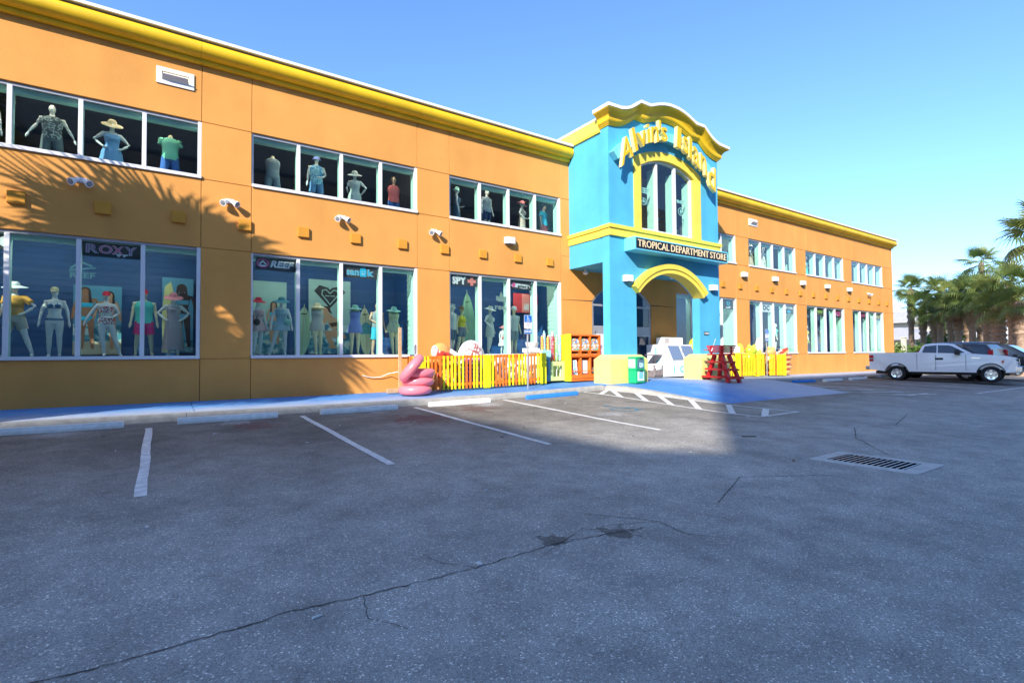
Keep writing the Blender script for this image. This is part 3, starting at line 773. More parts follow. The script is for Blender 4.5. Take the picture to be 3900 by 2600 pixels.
for ch, bl, br, tl in LET:
    vs, fs = text_mesh(ch, .008)
    X0 = min(p[0] for p in vs); X1 = max(p[0] for p in vs); Y0 = min(p[1] for p in vs); Y1 = max(p[1] for p in vs)
    out = []
    for p in vs:
        u = (p[0] - X0) / (X1 - X0); v = (p[1] - Y0) / (Y1 - Y0)
        out.append((bl[0] + u * (br[0] - bl[0]) + v * (tl[0] - bl[0]), 12.985 if p[2] < 0 else 12.83, bl[1] + u * (br[1] - bl[1]) + v * (tl[1] - bl[1])))
    mb = MB()
    mb.add(out, [f for f in fs if all(vs[i][2] > 0 for i in f)], 0); mb.add(out, [f for f in fs if not all(vs[i][2] > 0 for i in f)], 1); part(mb, 'letter', [SIGNY, SIGNR], t)
t = thing('cabinet_sign', 'turquoise box sign with a black panel reading TROPICAL DEPARTMENT STORE over the entrance arch', 'sign', (16.85, 12.9, 5.5))
mb = MB(); mb.box(13.98, 19.66, 12.72, 13.238, 5.50, 5.98); part(mb, 'cabinet', SIGNBLUE, t, bevel=.012)
mb = MB(); mb.box(14.06, 19.58, 12.705, 12.7195, 5.565, 5.93); part(mb, 'face', BLACK, t)
xw = 14.12
for word, x0, x1 in (('TROPICAL', 14.13, 15.86), ('DEPARTMENT', 15.97, 18.32), ('STORE', 18.42, 19.52)):
        mb = MB(); mb.text(word, x0, x1, 5.615, 5.88, 12.704, .012, .008); part(mb, 'lettering', CREAM, t)
# house number
t = thing('number_plate', 'small black plate with white house number on the right entrance pier', 'sign', (18.83, 13.23, 2.55))
mb = MB(); mb.box(18.68, 18.99, 13.222, 13.238, 2.49, 2.63); part(mb, 'plate', BLACK, t)
mb = MB(); mb.text('17694', 18.70, 18.97, 2.515, 2.605, 13.221, .004, .02); part(mb, 'digits', WHITE, t)

# ------------------------------------------------------------------ lamps and vents on the walls
LAMPG = mat('lamp_glass_grey', (.25, .26, .28), .2, .05)
def flood(x, z, label, y=FY):
    t = thing('twin_floodlight', label, 'floodlight', (x, y, z), 0, 'twin floodlights on the orange wall')
    mb = MB(); mb.box(-.11, .11, -.03, -.002, -.06, .06); part(mb, 'mount_plate', WHITE, t, True, .006)
    for s in (-1, 1):
        d = Vector((s * .55, -.62, -.45)).normalized(); c = Vector((s * .05, -.05, -.01))
        mb = MB(); Q = d.to_track_quat('Z', 'Y').to_matrix()
        mb.lathe([(.001, -.02), (.035, -.015), (.045, .02), (.05, .07), (.085, .17), (.088, .21)], c, 14, 0, True, Q); h = part(mb, 'lamp_head', WHITE, t, True)
        mb = MB(); mb.lathe([(.08, .205), (.06, .213), (.001, .216)], c, 14, 0, True, Q); link('lens', mb.mesh('lens', LAMPG), h)
flood(-1.70, 5.88, 'twin white floodlight in the palm shadow under the mannequin in the blue dress')
flood(1.36, 5.88, 'twin white floodlight on the pier between the first and second window groups')
flood(4.32, 5.88, 'twin white floodlight below the upper window with the bucket hat mannequin')
flood(7.36, 5.86, 'twin white floodlight between the second and third window groups')
flood(40.4, 5.80, 'small white twin floodlight near the far right end of the building')
def wallpack(x, z, label, y=FY, s=1):
    t = thing('wall_lamp', label, 'wall lamp', (x, y, z), 0, 'white box wall lamps')
    mb = MB(); P = [(-.22, 0), (-.22, -.12), (-.15, -.20), (.15, -.20), (.22, -.12), (.22, 0)]
    mb.prism(P, 'z', -.12, .12); mb.v = [(a, b - .002, c) for a, b, c in mb.v]; part(mb, 'housing', WHITE, t, True, .012)
    mb = MB(); mb.prism([(-.18, -.02), (-.18, -.11), (-.13, -.17), (.13, -.17), (.18, -.11), (.18, -.02)], 'z', -.135, -.1202); part(mb, 'lens', LAMPG, t, True)
wallpack(10.37, 5.88, 'white box wall lamp under the upper window beside the entrance tower, on the orange wall')
wallpack(14.10, 4.50, 'white box wall lamp on the left pier of the turquoise tower', TY)
wallpack(19.28, 4.50, 'white box wall lamp on the right pier of the turquoise tower', TY)
for x, l in ((25.3, 'white box wall lamp on the right wing nearest the tower'), (28.33, 'second white box wall lamp from the tower on the right wing'), (31.39, 'third white box wall lamp from the tower, in the middle of the right wing'), (34.42, 'fourth white box wall lamp from the tower on the right wing'), (37.44, 'white box wall lamp on the right wing farthest from the tower')):
    wallpack(x, 5.86, l)
def globe(x, y, z, label):
    t = thing('ceiling_lamp', label, 'lamp', (x, y, z)); mb = MB(); mb.lathe([(.05, 0), (.05, -.05), (.10, -.09), (.11, -.16), (.05, -.20), (.001, -.205)], (0, 0, 0), 16); part(mb, 'shade', LAMPG if False else WHITE, t, True)
globe(13.85, 15.2, 5.098, 'white lamp under the porch soffit at its left edge'); globe(17.9, 14.2, 5.098, 'white lamp under the porch soffit behind the entrance arch')
def vent(x0, x1, z0, z1, label):
    t = thing('wall_vent', label, 'vent', ((x0 + x1) / 2, FY, z0), 0, 'white wall vents below the cornice')
    f = (x1 - x0) * .14; g = (z1 - z0) * .30; mb = MB(); y0, y1 = FY - .03, FY - .002
    for a, b, c, d in ((x0, x1, z1 - g * .8, z1), (x0, x1, z0, z0 + g), (x0, x0 + f, z0 + g, z1 - g * .8), (x1 - f, x1, z0 + g, z1 - g * .8)): mb.box(a, b, y0, y1, c, d)
    part(mb, 'frame', WHITE, t)
    mb = MB(); mb.box(x0 + f, x1 - f, FY - .012, FY - .003, z0 + g, z1 - g * .8); part(mb, 'opening', CREAM, t)
    mb = MB(); a, b = x0 + f, x1 - f; mb.hexa([(a, FY - .034, z0 + g - .02), (b, FY - .034, z0 + g - .02), (b, FY - .034, z0 + g), (a, FY - .034, z0 + g)], [(a + .03, FY - .16, z0 + g + .08), (b - .03, FY - .16, z0 + g + .08), (b - .03, FY - .15, z0 + g + .1), (a + .03, FY - .15, z0 + g + .1)]); part(mb, 'flap', WHITE, t)
vent(-.28, .53, 8.64, 9.06, 'wide white hooded vent high on the wall above the first upper window')
vent(25.92, 26.72, 8.60, 8.98, 'small white hooded vent high on the right wing beside the tower')

# ------------------------------------------------------------------ across the street, behind the camera: the hotel whose shade covers the lot
t = thing('hotel_building', 'tall pale hotel with stepped roofline across the street, behind the camera', 'building', (-20, -27, 0))
HY = -22.0
hs = 1.06; hy = lambda Y, z=0: (Y - HY) * SZ + z
mb = MB()
poly = [(-120, -1), (-120, hy(13.0, .45) + .0), (-44.2, hy(13.0, .45)), (-41.9, 35.6), (-38.4, 33.4), (-35.4, 31.2), (-33.2, 29.7), (-30.8, 28.7), (-30.8, hy(13.95, .5)), (-11.5, hy(13.95, .5)), (-11.5, 22.6), (60, 22.6), (60, -1)]  # roofline drawn from the lot's shade; low right wing added to block skylight
mb.prism(poly, 'y', HY - 14, HY)
part(mb, 'wall', HOTEL, t)
for i in range(11):
    z = 2.6 + i * 3.05
    for a, b in ((-118, -46), (-30, -12)) if i > 8 else (((-118, -12),) if i > 5 else ((-118, 59),)):
        mb = MB(); mb.box(a, b, HY + .001, HY + .02, z, z + 1.7); part(mb, 'window_band', HOTELD, t)
        mb = MB(); mb.box(a, b, HY + .021, HY + .7, z - .5, z - .35); part(mb, 'balcony', HOTEL, t)
def upole(x, y, h, label):
    t = thing('utility_pole', label, 'utility pole', (x, y, 0)); mb = MB(); mb.tube([(0, 0, -.5), (0, 0, h)], [.16, .11], 10); part(mb, 'post', POLEW, t, True)
    mb = MB(); mb.box(-.06, .06, -1.2, 1.2, h - .7, h - .55); part(mb, 'cross_arm', POLEW, t, True)
    return t
UP = [(-58, -9.0), (-14.5, -9.0), (30, -9.0), (80, -9.0)]
for (x, y), l in zip(UP, ('timber utility pole across the street, far left', 'timber utility pole across the street, behind the camera', 'timber utility pole across the street, right of the camera', 'timber utility pole across the street, far right')): upole(x, y, 15.0, l)
for k, dy in enumerate((-1.1, 0, 1.1)):
    mb = MB(); pts = []
    for (a, b), (c, d) in zip(UP[:-1], UP[1:]):
        for i in range(12): f = i / 12; pts.append((a + (c - a) * f, b + dy, 14.5 - 1.0 * 4 * f * (1 - f)))
    mb.tube(pts, .022, 4); solo(mb, 'power_cable', BLACK, ('black power cable strung nearest the hotel', 'black power cable strung in the middle', 'black power cable strung nearest the car park')[k], 'cable', pts[0])

# ------------------------------------------------------------------ palms
def leaf_mat(name, a, b, c):
    m, t_, bs = nodes(name); oi = N(t_, 'ObjectInfo'); geo = N(t_, 'NewGeometry')
    n = N(t_, 'TexNoise', Scale=2.5, Detail=2); t_.links.new(geo.outputs['Position'], n.inputs['Vector'])
    ad = N(t_, 'Math', operation='MULTIPLY_ADD'); t_.links.new(oi.outputs['Random'], ad.inputs[0]); ad.inputs[1].default_value = .6; 
    m2 = N(t_, 'Math', operation='MULTIPLY'); t_.links.new(n.outputs[0], m2.inputs[0]); m2.inputs[1].default_value = .45; t_.links.new(m2.outputs[0], ad.inputs[2])
    t_.links.new(ramp(t_, ad.outputs[0], [(.2, a), (.55, b), (.9, c)]), bs.inputs['Base Color']); bs.inputs['Roughness'].default_value = .45
    tl = N(t_, 'BsdfTranslucent'); tl.inputs[0].default_value = (*[x * 1.2 for x in b], 1); mx = N(t_, 'MixShader'); mx.inputs[0].default_value = .32
    out = t_.nodes['Material Output']; t_.links.new(bs.outputs[0], mx.inputs[1]); t_.links.new(tl.outputs[0], mx.inputs[2]); t_.links.new(mx.outputs[0], out.inputs[0])
    return m
PALM = leaf_mat('palm_green', (.09, .15, .035), (.19, .25, .065), (.33, .34, .10))
SHRUB = leaf_mat('shrub_green', (.05, .11, .02), (.13, .22, .03), (.26, .34, .05))
DRY = leaf_mat('dry_frond', (.20, .11, .055), (.38, .24, .13), (.52, .38, .22))
TRUNK = mat('palm_trunk_bark', (.33, .23, .16), .95, .40, 9, .8, 30)
def frond_mesh(name, mt, seed, droop=.5, n=24, L=1.0, fan=.95, wv=.036):
    r = random.Random(seed); mb = MB()
    mb.tube([(0, 0, 0), (L * .5, 0, .05), (L, 0, 0)], [.028, .018, .012], 4)
    hub = Vector((L, 0, 0))
    for i in range(n):
        a = R_(-128 + 256 * i / (n - 1)); ln = fan * (.72 + .28 * math.cos(a * .55)) * r.uniform(.9, 1.06)
        d = Vector((math.cos(a), math.sin(a), 0)); sd = Vector((-d.y, d.x, 0))
        fold = .16 * abs(math.sin(a)) + .05
        p0 = hub; p1 = hub + d * ln * .5 + Vector((0, 0, fold * .5 - droop * .06)); p2 = hub + d * ln * .82 + Vector((0, 0, fold * .3 - droop * .26)); p3 = hub + d * ln + Vector((0, 0, -droop * r.uniform(.5, .8)))
        z = Vector((0, 0, .018))
        mb.add([p0 + sd * .008, p0 - sd * .008, p1 + sd * wv + z, p1 - sd * wv, p2 + sd * wv * .62 + z, p2 - sd * wv * .62, p3], [(0, 1, 3, 2), (2, 3, 5, 4), (4, 5, 6)], 0, False)
    return mb.mesh(name, mt, recalc=False)
FR = [frond_mesh('frond', PALM, k, dr) for k, dr in enumerate((.30, .5, .8))]
FRW = [frond_mesh('frond', PALM, 20 + k, dr, 26, 1.0, .95, .056) for k, dr in enumerate((.30, .5, .8))]
FRY = [frond_mesh('dead_frond', DRY, 10 + k, 1.0, 16, .7, .75) for k in range(2)]
def palm(x, y, h, label, rad=1.9, nf=32, seed=0, lean=(0, 0), nd=12, boots=.45, thick=.2, z0=None):
    FS = FRW if x < 0 else FR
    r = random.Random(seed); z0 = gz(x, y) - .1 if z0 is None else z0
    t = thing('palm_tree', label, 'palm tree', (x, y, z0), 0, 'palm trees')
    mb = MB(); pr = []; pts = []; rr = []
    m = 26
    for i in range(m + 1):
        f = i / m; pts.append((lean[0] * f * f, lean[1] * f * f, h * f))
        b = thick * (1.25 - .3 * f); 
        if f > 1 - boots: b *= 1.28 + (.30 if i % 2 else -.12)
        rr.append(b * (1.25 if i == 0 else 1))
    mb.tube(pts, rr, 9); part(mb, 'trunk', TRUNK, t, True)
    top_ = Vector((lean[0], lean[1], h)); s = rad / 1.9
    for k in range(nf):
        f = (k + .5) / nf; el = R_(86 - 128 * f ** .85 + r.uniform(-9, 9)); az = k * 2.39996 + r.uniform(-.25, .25); sc = s * r.uniform(.85, 1.12)
        o = link('frond', FS[min(2, int(f * 3))], t, True)
        o.matrix_local = Matrix.Translation(top_ + Vector((0, 0, -.1 * f))) @ Matrix.Rotation(az, 4, 'Z') @ Matrix.Rotation(-el, 4, 'Y') @ Matrix.Rotation(r.uniform(-.5, .5), 4, 'X') @ Matrix.Scale(sc, 4)
    for k in range(nd):
        az = k * 2.39996; el = R_(r.uniform(-82, -48)); o = link('dead_frond', FRY[k % 2], t, True)
        o.matrix_local = Matrix.Translation(top_ + Vector((0, 0, -.25 - r.uniform(0, h * boots * .5)))) @ Matrix.Rotation(az, 4, 'Z') @ Matrix.Rotation(-el, 4, 'Y') @ Matrix.Scale(s * r.uniform(.5, .85), 4)
    return t
# right of the store
palm(57.8, 18.7, 7.5, 'tall palm nearest the right end of the store, its crown against the sky', 1.6, 26, 1, (.2, 0), 22)
palm(56.0, 16.4, 5.0, 'short palm with a hanging pale crown right of the tallest left palm', 1.65, 24, 2, (0, 0), 22)
palm(55.0, 15.0, 6.3, 'palm behind the pickup cab with a ragged brown trunk', 1.65, 24, 3, (-.3, 0), 24)
palm(52.2, 12.9, 6.1, 'broad palm at the middle of the row with a shaggy boot trunk', 1.9, 29, 4, (.2, .1), 28)
palm(54.5, 13.0, 5.9, 'palm close behind the broad middle palm, on a slim grey trunk', 1.7, 24, 5, (0, 0), 20)
palm(63.4, 14.9, 9.9, 'tallest thin fan palm rising over the row with a bright green top', 2.0, 16, 6, (0, 0), 0, .1, .16)
palm(48.5, 10.6, 4.9, 'dark palm with a thick pineapple trunk above the navy vehicle', 1.8, 27, 7, (0, 0), 16, .7, .30)
palm(46.5, 9.1, 5.0, 'low palm at the right edge of the row beside the pineapple trunk', 1.6, 22, 8, (0, 0), 18)
palm(40.5, 6.85, 8.2, 'large palm cut off by the right edge of the picture', 2.2, 24, 9, (0, 0), 10)
palm(60.5, 17.2, 4.6, 'small palm standing back between the two left palms', 1.5, 22, 10, (0, 0), 22)
palm(60.0, 15.2, 5.4, 'palm standing back behind the ragged trunk', 1.5, 22, 11, (0, 0), 22)
palm(57.2, 17.6, 5.7, 'mid height palm just right of the tall corner palm', 1.6, 24, 21, (0, 0), 22)
palm(55.6, 15.9, 6.7, 'palm with a full crown behind the pickup bed', 1.7, 24, 22, (0, 0), 22)
palm(53.4, 14.1, 5.4, 'palm left of the shaggy middle trunk', 1.7, 24, 23, (0, 0), 22)
palm(50.6, 11.7, 6.0, 'palm between the broad middle palm and the pineapple trunk', 1.8, 26, 24, (0, 0), 22)
palm(47.6, 9.7, 6.2, 'palm rising behind the pineapple trunk', 1.8, 26, 25, (0, 0), 18)
# left, out of frame: these throw the frond shadows on the facade
palm(-5.9, 11.0, 7.35, 'tall palm beside the lot, left of the view, casting the frond shadow on the store', 2.75, 44, 12, (.3, 0), 16)
palm(-9.2, 10.8, 5.4, 'second tall palm beside the lot, left of the view', 2.2, 44, 13, (-.2, 0), 16)
palm(-7.2, 11.8, 4.6, 'third palm beside the lot, farthest left of the view', 2.0, 48, 14, (0, 0), 16)

# ------------------------------------------------------------------ shrubs, hedge and lawn at the right
def shrub_mesh(seed, n=1500):
    r = random.Random(seed); mb = MB()
    lob = [(Vector((r.uniform(-.6, .6), r.uniform(-.6, .6), r.uniform(.3, .85))), r.uniform(.28, .5)) for _ in range(9)]
    for i in range(n):
        c, q = lob[i % 9]; d = Vector((r.gauss(0, 1), r.gauss(0, 1), r.gauss(0, 1))).normalized(); p = c + d * q * r.uniform(.65, 1.05)
        if p.z < .02: p.z = r.uniform(.02, .2)
        nrm = (d + Vector((r.uniform(-.7, .7), r.uniform(-.7, .7), r.uniform(-.3, .7)))).normalized(); u = nrm.orthogonal().normalized(); v = nrm.cross(u); l = r.uniform(.05, .10)
        mb.add([p - u * l * .5, p + v * l * .9, p + u * l * .5, p - v * l * .9], [(0, 1, 2, 3)])
    return mb.mesh('foliage', SHRUB, recalc=False)
SH = [shrub_mesh(k) for k in range(3)]
SHD = shrub_mesh(9)
STEM = mat('shrub_stem', (.16, .11, .07), .9, .2)
stem_me = MB()
for k in range(5): stem_me.tube([(0, 0, -.05), (math.cos(k * 1.3) * .18, math.sin(k * 1.3) * .18, .3), (math.cos(k * 1.3) * .4, math.sin(k * 1.3) * .4, .7)], [.03, .02, .01], 5)
stem_me = stem_me.mesh('stem', STEM)
def shrub(x, y, s, k, label, sz=1):
    t = thing('shrub', label, 'shrub', (x, y, gz(x, y) - .03), k * 1.7, 'shrubs below the palms')
    o = link('foliage', SH[k % 3], t, True); o.scale = (s, s, s * sz); o = link('stem', stem_me, t, True); o.scale = (s, s, s * sz)
for k, (x, y, s, sz, l) in enumerate(((52.5, 17.4, 1.5, 1.3, 'grey green shrub against the right corner of the store'), (55.2, 17.9, 1.6, 1.2, 'leafy shrub between the store corner and the first palm trunk'), (57.5, 16.4, 1.4, 1.0, 'bright shrub under the short hanging palm'), (58.5, 15.0, 1.5, .9, 'bright green shrub behind the pickup cab roof'),
    (58.5, 13.9, 1.4, .9, 'bright shrub beside the shaggy middle trunk'), (57, 12.6, 1.5, .9, 'yellow green shrub under the middle palms'), (56, 11.6, 1.4, 1.0, 'shrub between the middle palms and the pineapple trunk'), (52, 9.7, 1.7, .95, 'large bright green shrub right of the pineapple trunk'), (50.5, 8.7, 1.7, .95, 'large bright shrub near the right edge over the navy vehicle'), (62, 18.6, 2.0, 1.4, 'tall shrub standing far back right of the store'), (66, 17.5, 2.0, 1.2, 'tall shrub standing far back behind the palms'), (48.6, 16.8, 1.3, 1.5, 'shrub close to the store end wall'), (60.5, 16.6, 2.2, 1.3, 'wide shrub filling the gap behind the two left palms'), (62.5, 15.6, 2.2, 1.2, 'wide shrub behind the ragged brown trunk'), (60, 13.2, 2.0, 1.2, 'wide shrub behind the broad middle palm'), (59, 12.0, 1.9, 1.1, 'tall shrub behind the middle trunks'), (57, 10.6, 1.9, 1.0, 'wide shrub left of the pineapple trunk, farther back'))):
    shrub(x, y, s, k, l, sz)
mb = MB(); mb.add([(48.5, 7, gz(48.5, 7) + .02), (140, 7, gz(60, 7) + .02), (140, 60, gz(60, 60) + .05), (48.5, 60, gz(48.5, 60) + .05)], [(0, 1, 2, 3)])
struct(mb, 'lawn', mat('dry_lawn', (.16, .17, .06), .95, .3, 3, .6, 30))
# pale post beside the first palm
mb = MB(); mb.box(50.75, 51.05, 16.85, 17.15, .2, 2.9); mb.box(50.70, 51.10, 16.80, 17.20, 2.9, 2.97); solo(mb, 'gate_post', mat('pale_cream_paint', (.62, .62, .50), .7, .08), 'pale square post standing between the store corner and the palms', 'post', (50.9, 17, .3))
# distant apartment house
t = thing('apartment_house', 'pale two storey apartment house with white balconies behind the palms', 'building', (108, 24, .2))
PALEW = mat('apartment_stucco', (.62, .55, .44), .85, .06); PALR = mat('grey_shingle_roof', (.34, .33, .33), .9, .1)
mb = MB(); mb.box(96, 130, 26.2, 38, .1, 6.3); part(mb, 'wall', PALEW, t)
mb = MB(); mb.hexa([(95, 22.8, 6.3), (131, 22.8, 6.3), (131, 39, 6.3), (95, 39, 6.3)], [(97, 28, 8.2), (129, 28, 8.2), (129, 34, 8.2), (97, 34, 8.2)]); part(mb, 'roof', PALR, t)
mb = MB(); mb.box(95, 131, 22.7, 22.9, 6.0, 6.35); part(mb, 'fascia', WHITE, t)
for z in (3.1,):
    mb = MB(); mb.box(95.5, 130.5, 23, 26.15, z, z + .35); part(mb, 'balcony', WHITE, t)
    for k in range(9):
        x0 = 95.6 + k * 3.85; mb = MB(); mb.box(x0, x0 + 3.6, 23, 23.1, z + .45, z + 1.35); part(mb, 'balcony_panel', WHITE, t)
for k in range(10):
    x0 = 95.6 + k * 3.85; mb = MB(); mb.box(x0 - .12, x0 + .12, 23.12, 23.35, .1, 6.0); part(mb, 'column', WHITE, t)
for z in (.5, 3.6):
    for k in range(9):
        x0 = 96.8 + k * 3.85; mb = MB(); mb.box(x0, x0 + 1.5, 26.12, 26.19, z + .2, z + 2.1); part(mb, 'window', HOTELD, t)
t = thing('bungalow', 'low pale house with a grey hipped roof glimpsed between the palm trunks', 'building', (92, 30, .2))
mb = MB(); mb.box(84, 94, 25, 36, .1, 3.4); part(mb, 'wall', PALEW, t); mb = MB(); mb.hexa([(83, 24, 3.4), (95, 24, 3.4), (95, 37, 3.4), (83, 37, 3.4)], [(86, 29, 5.2), (92, 29, 5.2), (92, 32, 5.2), (86, 32, 5.2)]); part(mb, 'roof', PALR, t)
for k in range(3): mb = MB(); mb.box(85 + k * 3, 86.6 + k * 3, 24.93, 24.99, 1.2, 2.6); part(mb, 'window', HOTELD, t)

# ------------------------------------------------------------------ vehicles
def car_paint(name, c, rough=.3): return mat(name, c, rough, .03, 1, coat=.6, spec=.5, obj=True)
TWHITE = car_paint('truck_white', (.80, .80, .80)); NAVYP = car_paint('navy_car_paint', (.012, .018, .035)); BLACKP = car_paint('black_car_paint', (.01, .011, .014))
TYRE = mat('tyre_rubber', (.018, .018, .019), .85, .1, 20); CHROME = mat('chrome', (.75, .75, .76), .12, 0, metal=1); TRIMB = mat('black_trim', (.02, .02, .022), .5, .05); TAILR = mat('tail_lamp_red', (.55, .01, .015), .2, 0, coat=.5)
CLEAR = mat('headlamp_lens', (.62, .66, .70), .12, 0, coat=.6); AMBER = mat('amber_lens', (.65, .10, .03), .2, 0)
def wheel(t, x, y, R, wd, side, spokes=6):
    Q = Matrix.Rotation(R_(-90 * side), 3, 'X')
    mb = MB(); h = wd / 2
    mb.lathe([(R * .60, -h), (R * .92, -h), (R, -h * .7), (R, h * .7), (R * .94, h), (R * .62, h * .98), (R * .60, h * .6)], (x, y, R), 30, 0, True, Q)
    wl = part(mb, 'wheel', TYRE, t, True)
    mb = MB(); mb.lathe([(R * .545, h * .6), (R * .53, h * .25), (R * .1, h * .2), (.001, h * .2)], (x, y, R), 26, 0, True, Q); link('brake_dish', mb.mesh('brake_dish', TRIMB), wl)
    mb = MB(); mb.lathe([(R * .60, h * .80), (R * .61, h * .97), (R * .56, h * .95), (R * .55, h * .62)], (x, y, R), 26, 0, True, Q)
    for k in range(spokes):
        a = 2 * math.pi * k / spokes; d = Vector((math.cos(a), math.sin(a), 0)); s = Vector((-d.y, d.x, 0)); q = []
        for rr, ww, zz in ((R * .10, R * .10, .72), (R * .56, R * .13, .86)):
            for sg in (-1, 1): q.append((d * rr + s * ww * sg, zz))
        vs = [p + Vector((0, 0, z * h)) for p, z in (q[0], q[1], q[3], q[2])]; vb = [p + Vector((0, 0, z * h - .05)) for p, z in (q[0], q[1], q[3], q[2])]
        mb.hexa([Q @ v + Vector((x, y, R)) for v in vb], [Q @ v + Vector((x, y, R)) for v in vs])
    mb.lathe([(R * .13, h * .5), (R * .13, h * .8), (.001, h * .84)], (x, y, R), 14, 0, True, Q)
    link('rim', mb.mesh('rim', CHROME), wl)
def arch_poly(pts, wheels, R, z0):
    """bottom edge of a body side from nose to tail with wheel arches cut out"""
    out = []
    for cx, cz in wheels:
        a0 = math.asin((z0 - cz) / R)
        for i in range(15):
            a = a0 + (math.pi - 2 * a0) * i / 14
            out.append((cx + R * math.cos(a), cz + R * math.sin(a)))
    return out
def shell(secs, mt, t, name, n=None, bevel=.0):
    mb = MB(); mb.loft(secs, 0, False); return part(mb, name, mt, t, True, bevel)
def pickup(x, y, hd, label):
    t = thing('pickup_truck', label, 'pickup truck', (x, y, gz(x, y)), hd)
    W = .985; WB = 3.68; R = .395
    # lower body side outline (x forward, z up), rear axle at x=0
    low = [(4.52, .52)] + arch_poly(None, [(WB, .42)], .50, .50) + arch_poly(None, [(0, .42)], .49, .50) + [(-1.18, .60)]
    upr = [(-1.20, 1.44), (.88, 1.47), (.88, 1.40), (2.55, 1.40), (3.1, 1.36), (4.2, 1.25), (4.50, 1.17), (4.60, .98), (4.60, .62)]
    side = low + upr
    mb = MB()
    for s in (-1, 1):
        inset = lambda z: W - .05 * max(0, (z - .95)) ** 1.3 * 1.6 - .04 * max(0, .62 - z)
        n = len(side); o_ = [(px, s * inset(pz), pz) for px, pz in side]; i_ = [(px, s * (W - .16), pz) for px, pz in side]
        mb.add(o_ + i_, [list(range(n)), list(range(2 * n - 1, n - 1, -1))] + [(k, (k + 1) % n, n + (k + 1) % n, n + k) for k in range(n)])
    # hood, cowl, tailgate, bed floor, front clip
    hood = [(2.62, 1.41), (3.1, 1.385), (4.2, 1.275), (4.48, 1.19), (4.48, .62), (2.62, .62)]
    mb.prism([(a, b) for a, b in hood], 'y', -W + .12, W - .12); 
    mb.box(-1.20, -1.13, -W + .12, W - .12, .66, 1.43); mb.box(-1.13, .86, -W + .12, W - .12, .72, .80); mb.box(.80, .88, -W + .12, W - .12, .8, 1.46); mb.box(.88, 2.62, -W + .12, W - .12, .48, 1.39)
    body = part(mb, 'body', TWHITE, t, True, .018)
    # cab greenhouse
    cb = MB(); prof = [(.90, 1.41), (1.06, 1.80), (1.20, 1.90), (1.50, 1.945), (2.05, 1.93), (2.35, 1.87), (3.06, 1.385)]
    def cabw(z): return .955 - .22 * max(0, z - 1.40) / .55
    rings = []
    for yy in (-1, -.86, .86, 1):
        rings.append([(a if abs(yy) == 1 else a, yy * cabw(b), b - (.02 if abs(yy) == 1 and b > 1.7 else 0)) for a, b in prof])
    cb.loft(rings, 0, False); cab = part(cb, 'cab', TWHITE, t, True, .02)
    gl = lambda pts, s, d=.004: [(a, s * (cabw(b) + d), b) for a, b in pts]
    for s in (-1, 1):
        for nm, pts in (('rear_quarter_window', [(1.08, 1.47), (1.18, 1.80), (1.66, 1.845), (1.66, 1.45)]), ('door_window', [(1.71, 1.45), (1.71, 1.845), (2.10, 1.835), (2.28, 1.78), (2.74, 1.47), (2.4, 1.43)])):
            mb = MB(); mb.add(gl(pts, s), [list(range(len(pts)))]); mb.add(gl(pts, s, -.02), [list(range(len(pts)))]); part(mb, nm, CARDK, t, True)
        mb = MB(); mb.box(1.60, 1.92, s * .985 - .012, s * .985 + .022, 1.10, 1.20); part(mb, 'door_handle', TRIMB, t, True, .01)
        mb = MB(); mb.box(2.38, 2.58, s * 1.10 - .14, s * 1.10 + .14, 1.36, 1.60); mb.tube([(2.55, s * .9, 1.42), (2.5, s * 1.0, 1.44)], .04, 6); part(mb, 'mirror', TRIMB, t, True, .03)
        mb = MB(); mb.box(-1.215, -1.02, s * .975 - .03, s * .975 + .008, 1.02, 1.36); lamp = part(mb, 'tail_lamp', TAILR, t, True, .015)
        mb = MB(); mb.box(-1.217, -1.03, s * .975 - .03, s * .975 + .010, 1.14, 1.20); link('lens', mb.mesh('lens', CLEAR), lamp)
        mb = MB(); mb.hexa([(4.08, s * .80, .90), (4.53, s * .62, .90), (4.49, s * .968, .90), (4.05, s * .985, .90)][:4], [(4.10, s * .80, 1.13), (4.50, s * .62, 1.11), (4.44, s * .962, 1.12), (4.08, s * .982, 1.13)]); hl = part(mb, 'headlight', CLEAR, t, True, .01)
        mb = MB(); mb.box(4.06, 4.14, s * .985 - .02, s * .985 + .004, .96, 1.06); link('lens', mb.mesh('lens', AMBER), hl)
        for cx, rr in ((0, .49), (WB, .50)):
            mb = MB(); pts = [(cx + (rr + .004) * math.cos(R_(8 + 164 * i / 16)), s * (W - .012), .42 + (rr + .004) * math.sin(R_(8 + 164 * i / 16))) for i in range(17)]
            mb.tube(pts, [(.03, .022)] * 17, 6); part(mb, 'wheel_arch', mat('arch_shadow_trim', (.10, .10, .11), .6, 0) if False else TRIMB, t, True)
        mb = MB(); mb.box(.86, .875, s * .955 - .03, s * .985 + .0025, .56, 1.44); part(mb, 'cab_gap', TRIMB, t, True)
        for dx in (1.62, 2.78): mb = MB(); mb.box(dx, dx + .01, s * .98 - .02, s * .98 + .0062, .58, 1.36); part(mb, 'door_seam', TRIMB, t, True)
        mb = MB(); mb.box(2.98, 3.3, s * .97, s * .985 + .004, 1.17, 1.20); part(mb, 'fender_badge', CHROME, t, True)
        wheel(t, 0, s * .85, R, .25, s); wheel(t, WB, s * .85, R, .25, s)
    mb = MB(); pts = [(2.40, 1.875), (3.03, 1.425)]; cw = lambda z: cabw(z) - .07
    mb.add([(a + .012, sy * cw(b), b + .012) for a, b in pts for sy in (-1, 1)], [(0, 1, 3, 2)]); mb.add([(a - .01, sy * cw(b), b) for a, b in pts for sy in (-1, 1)], [(0, 1, 3, 2)]); part(mb, 'windscreen', CARDK, t, True)
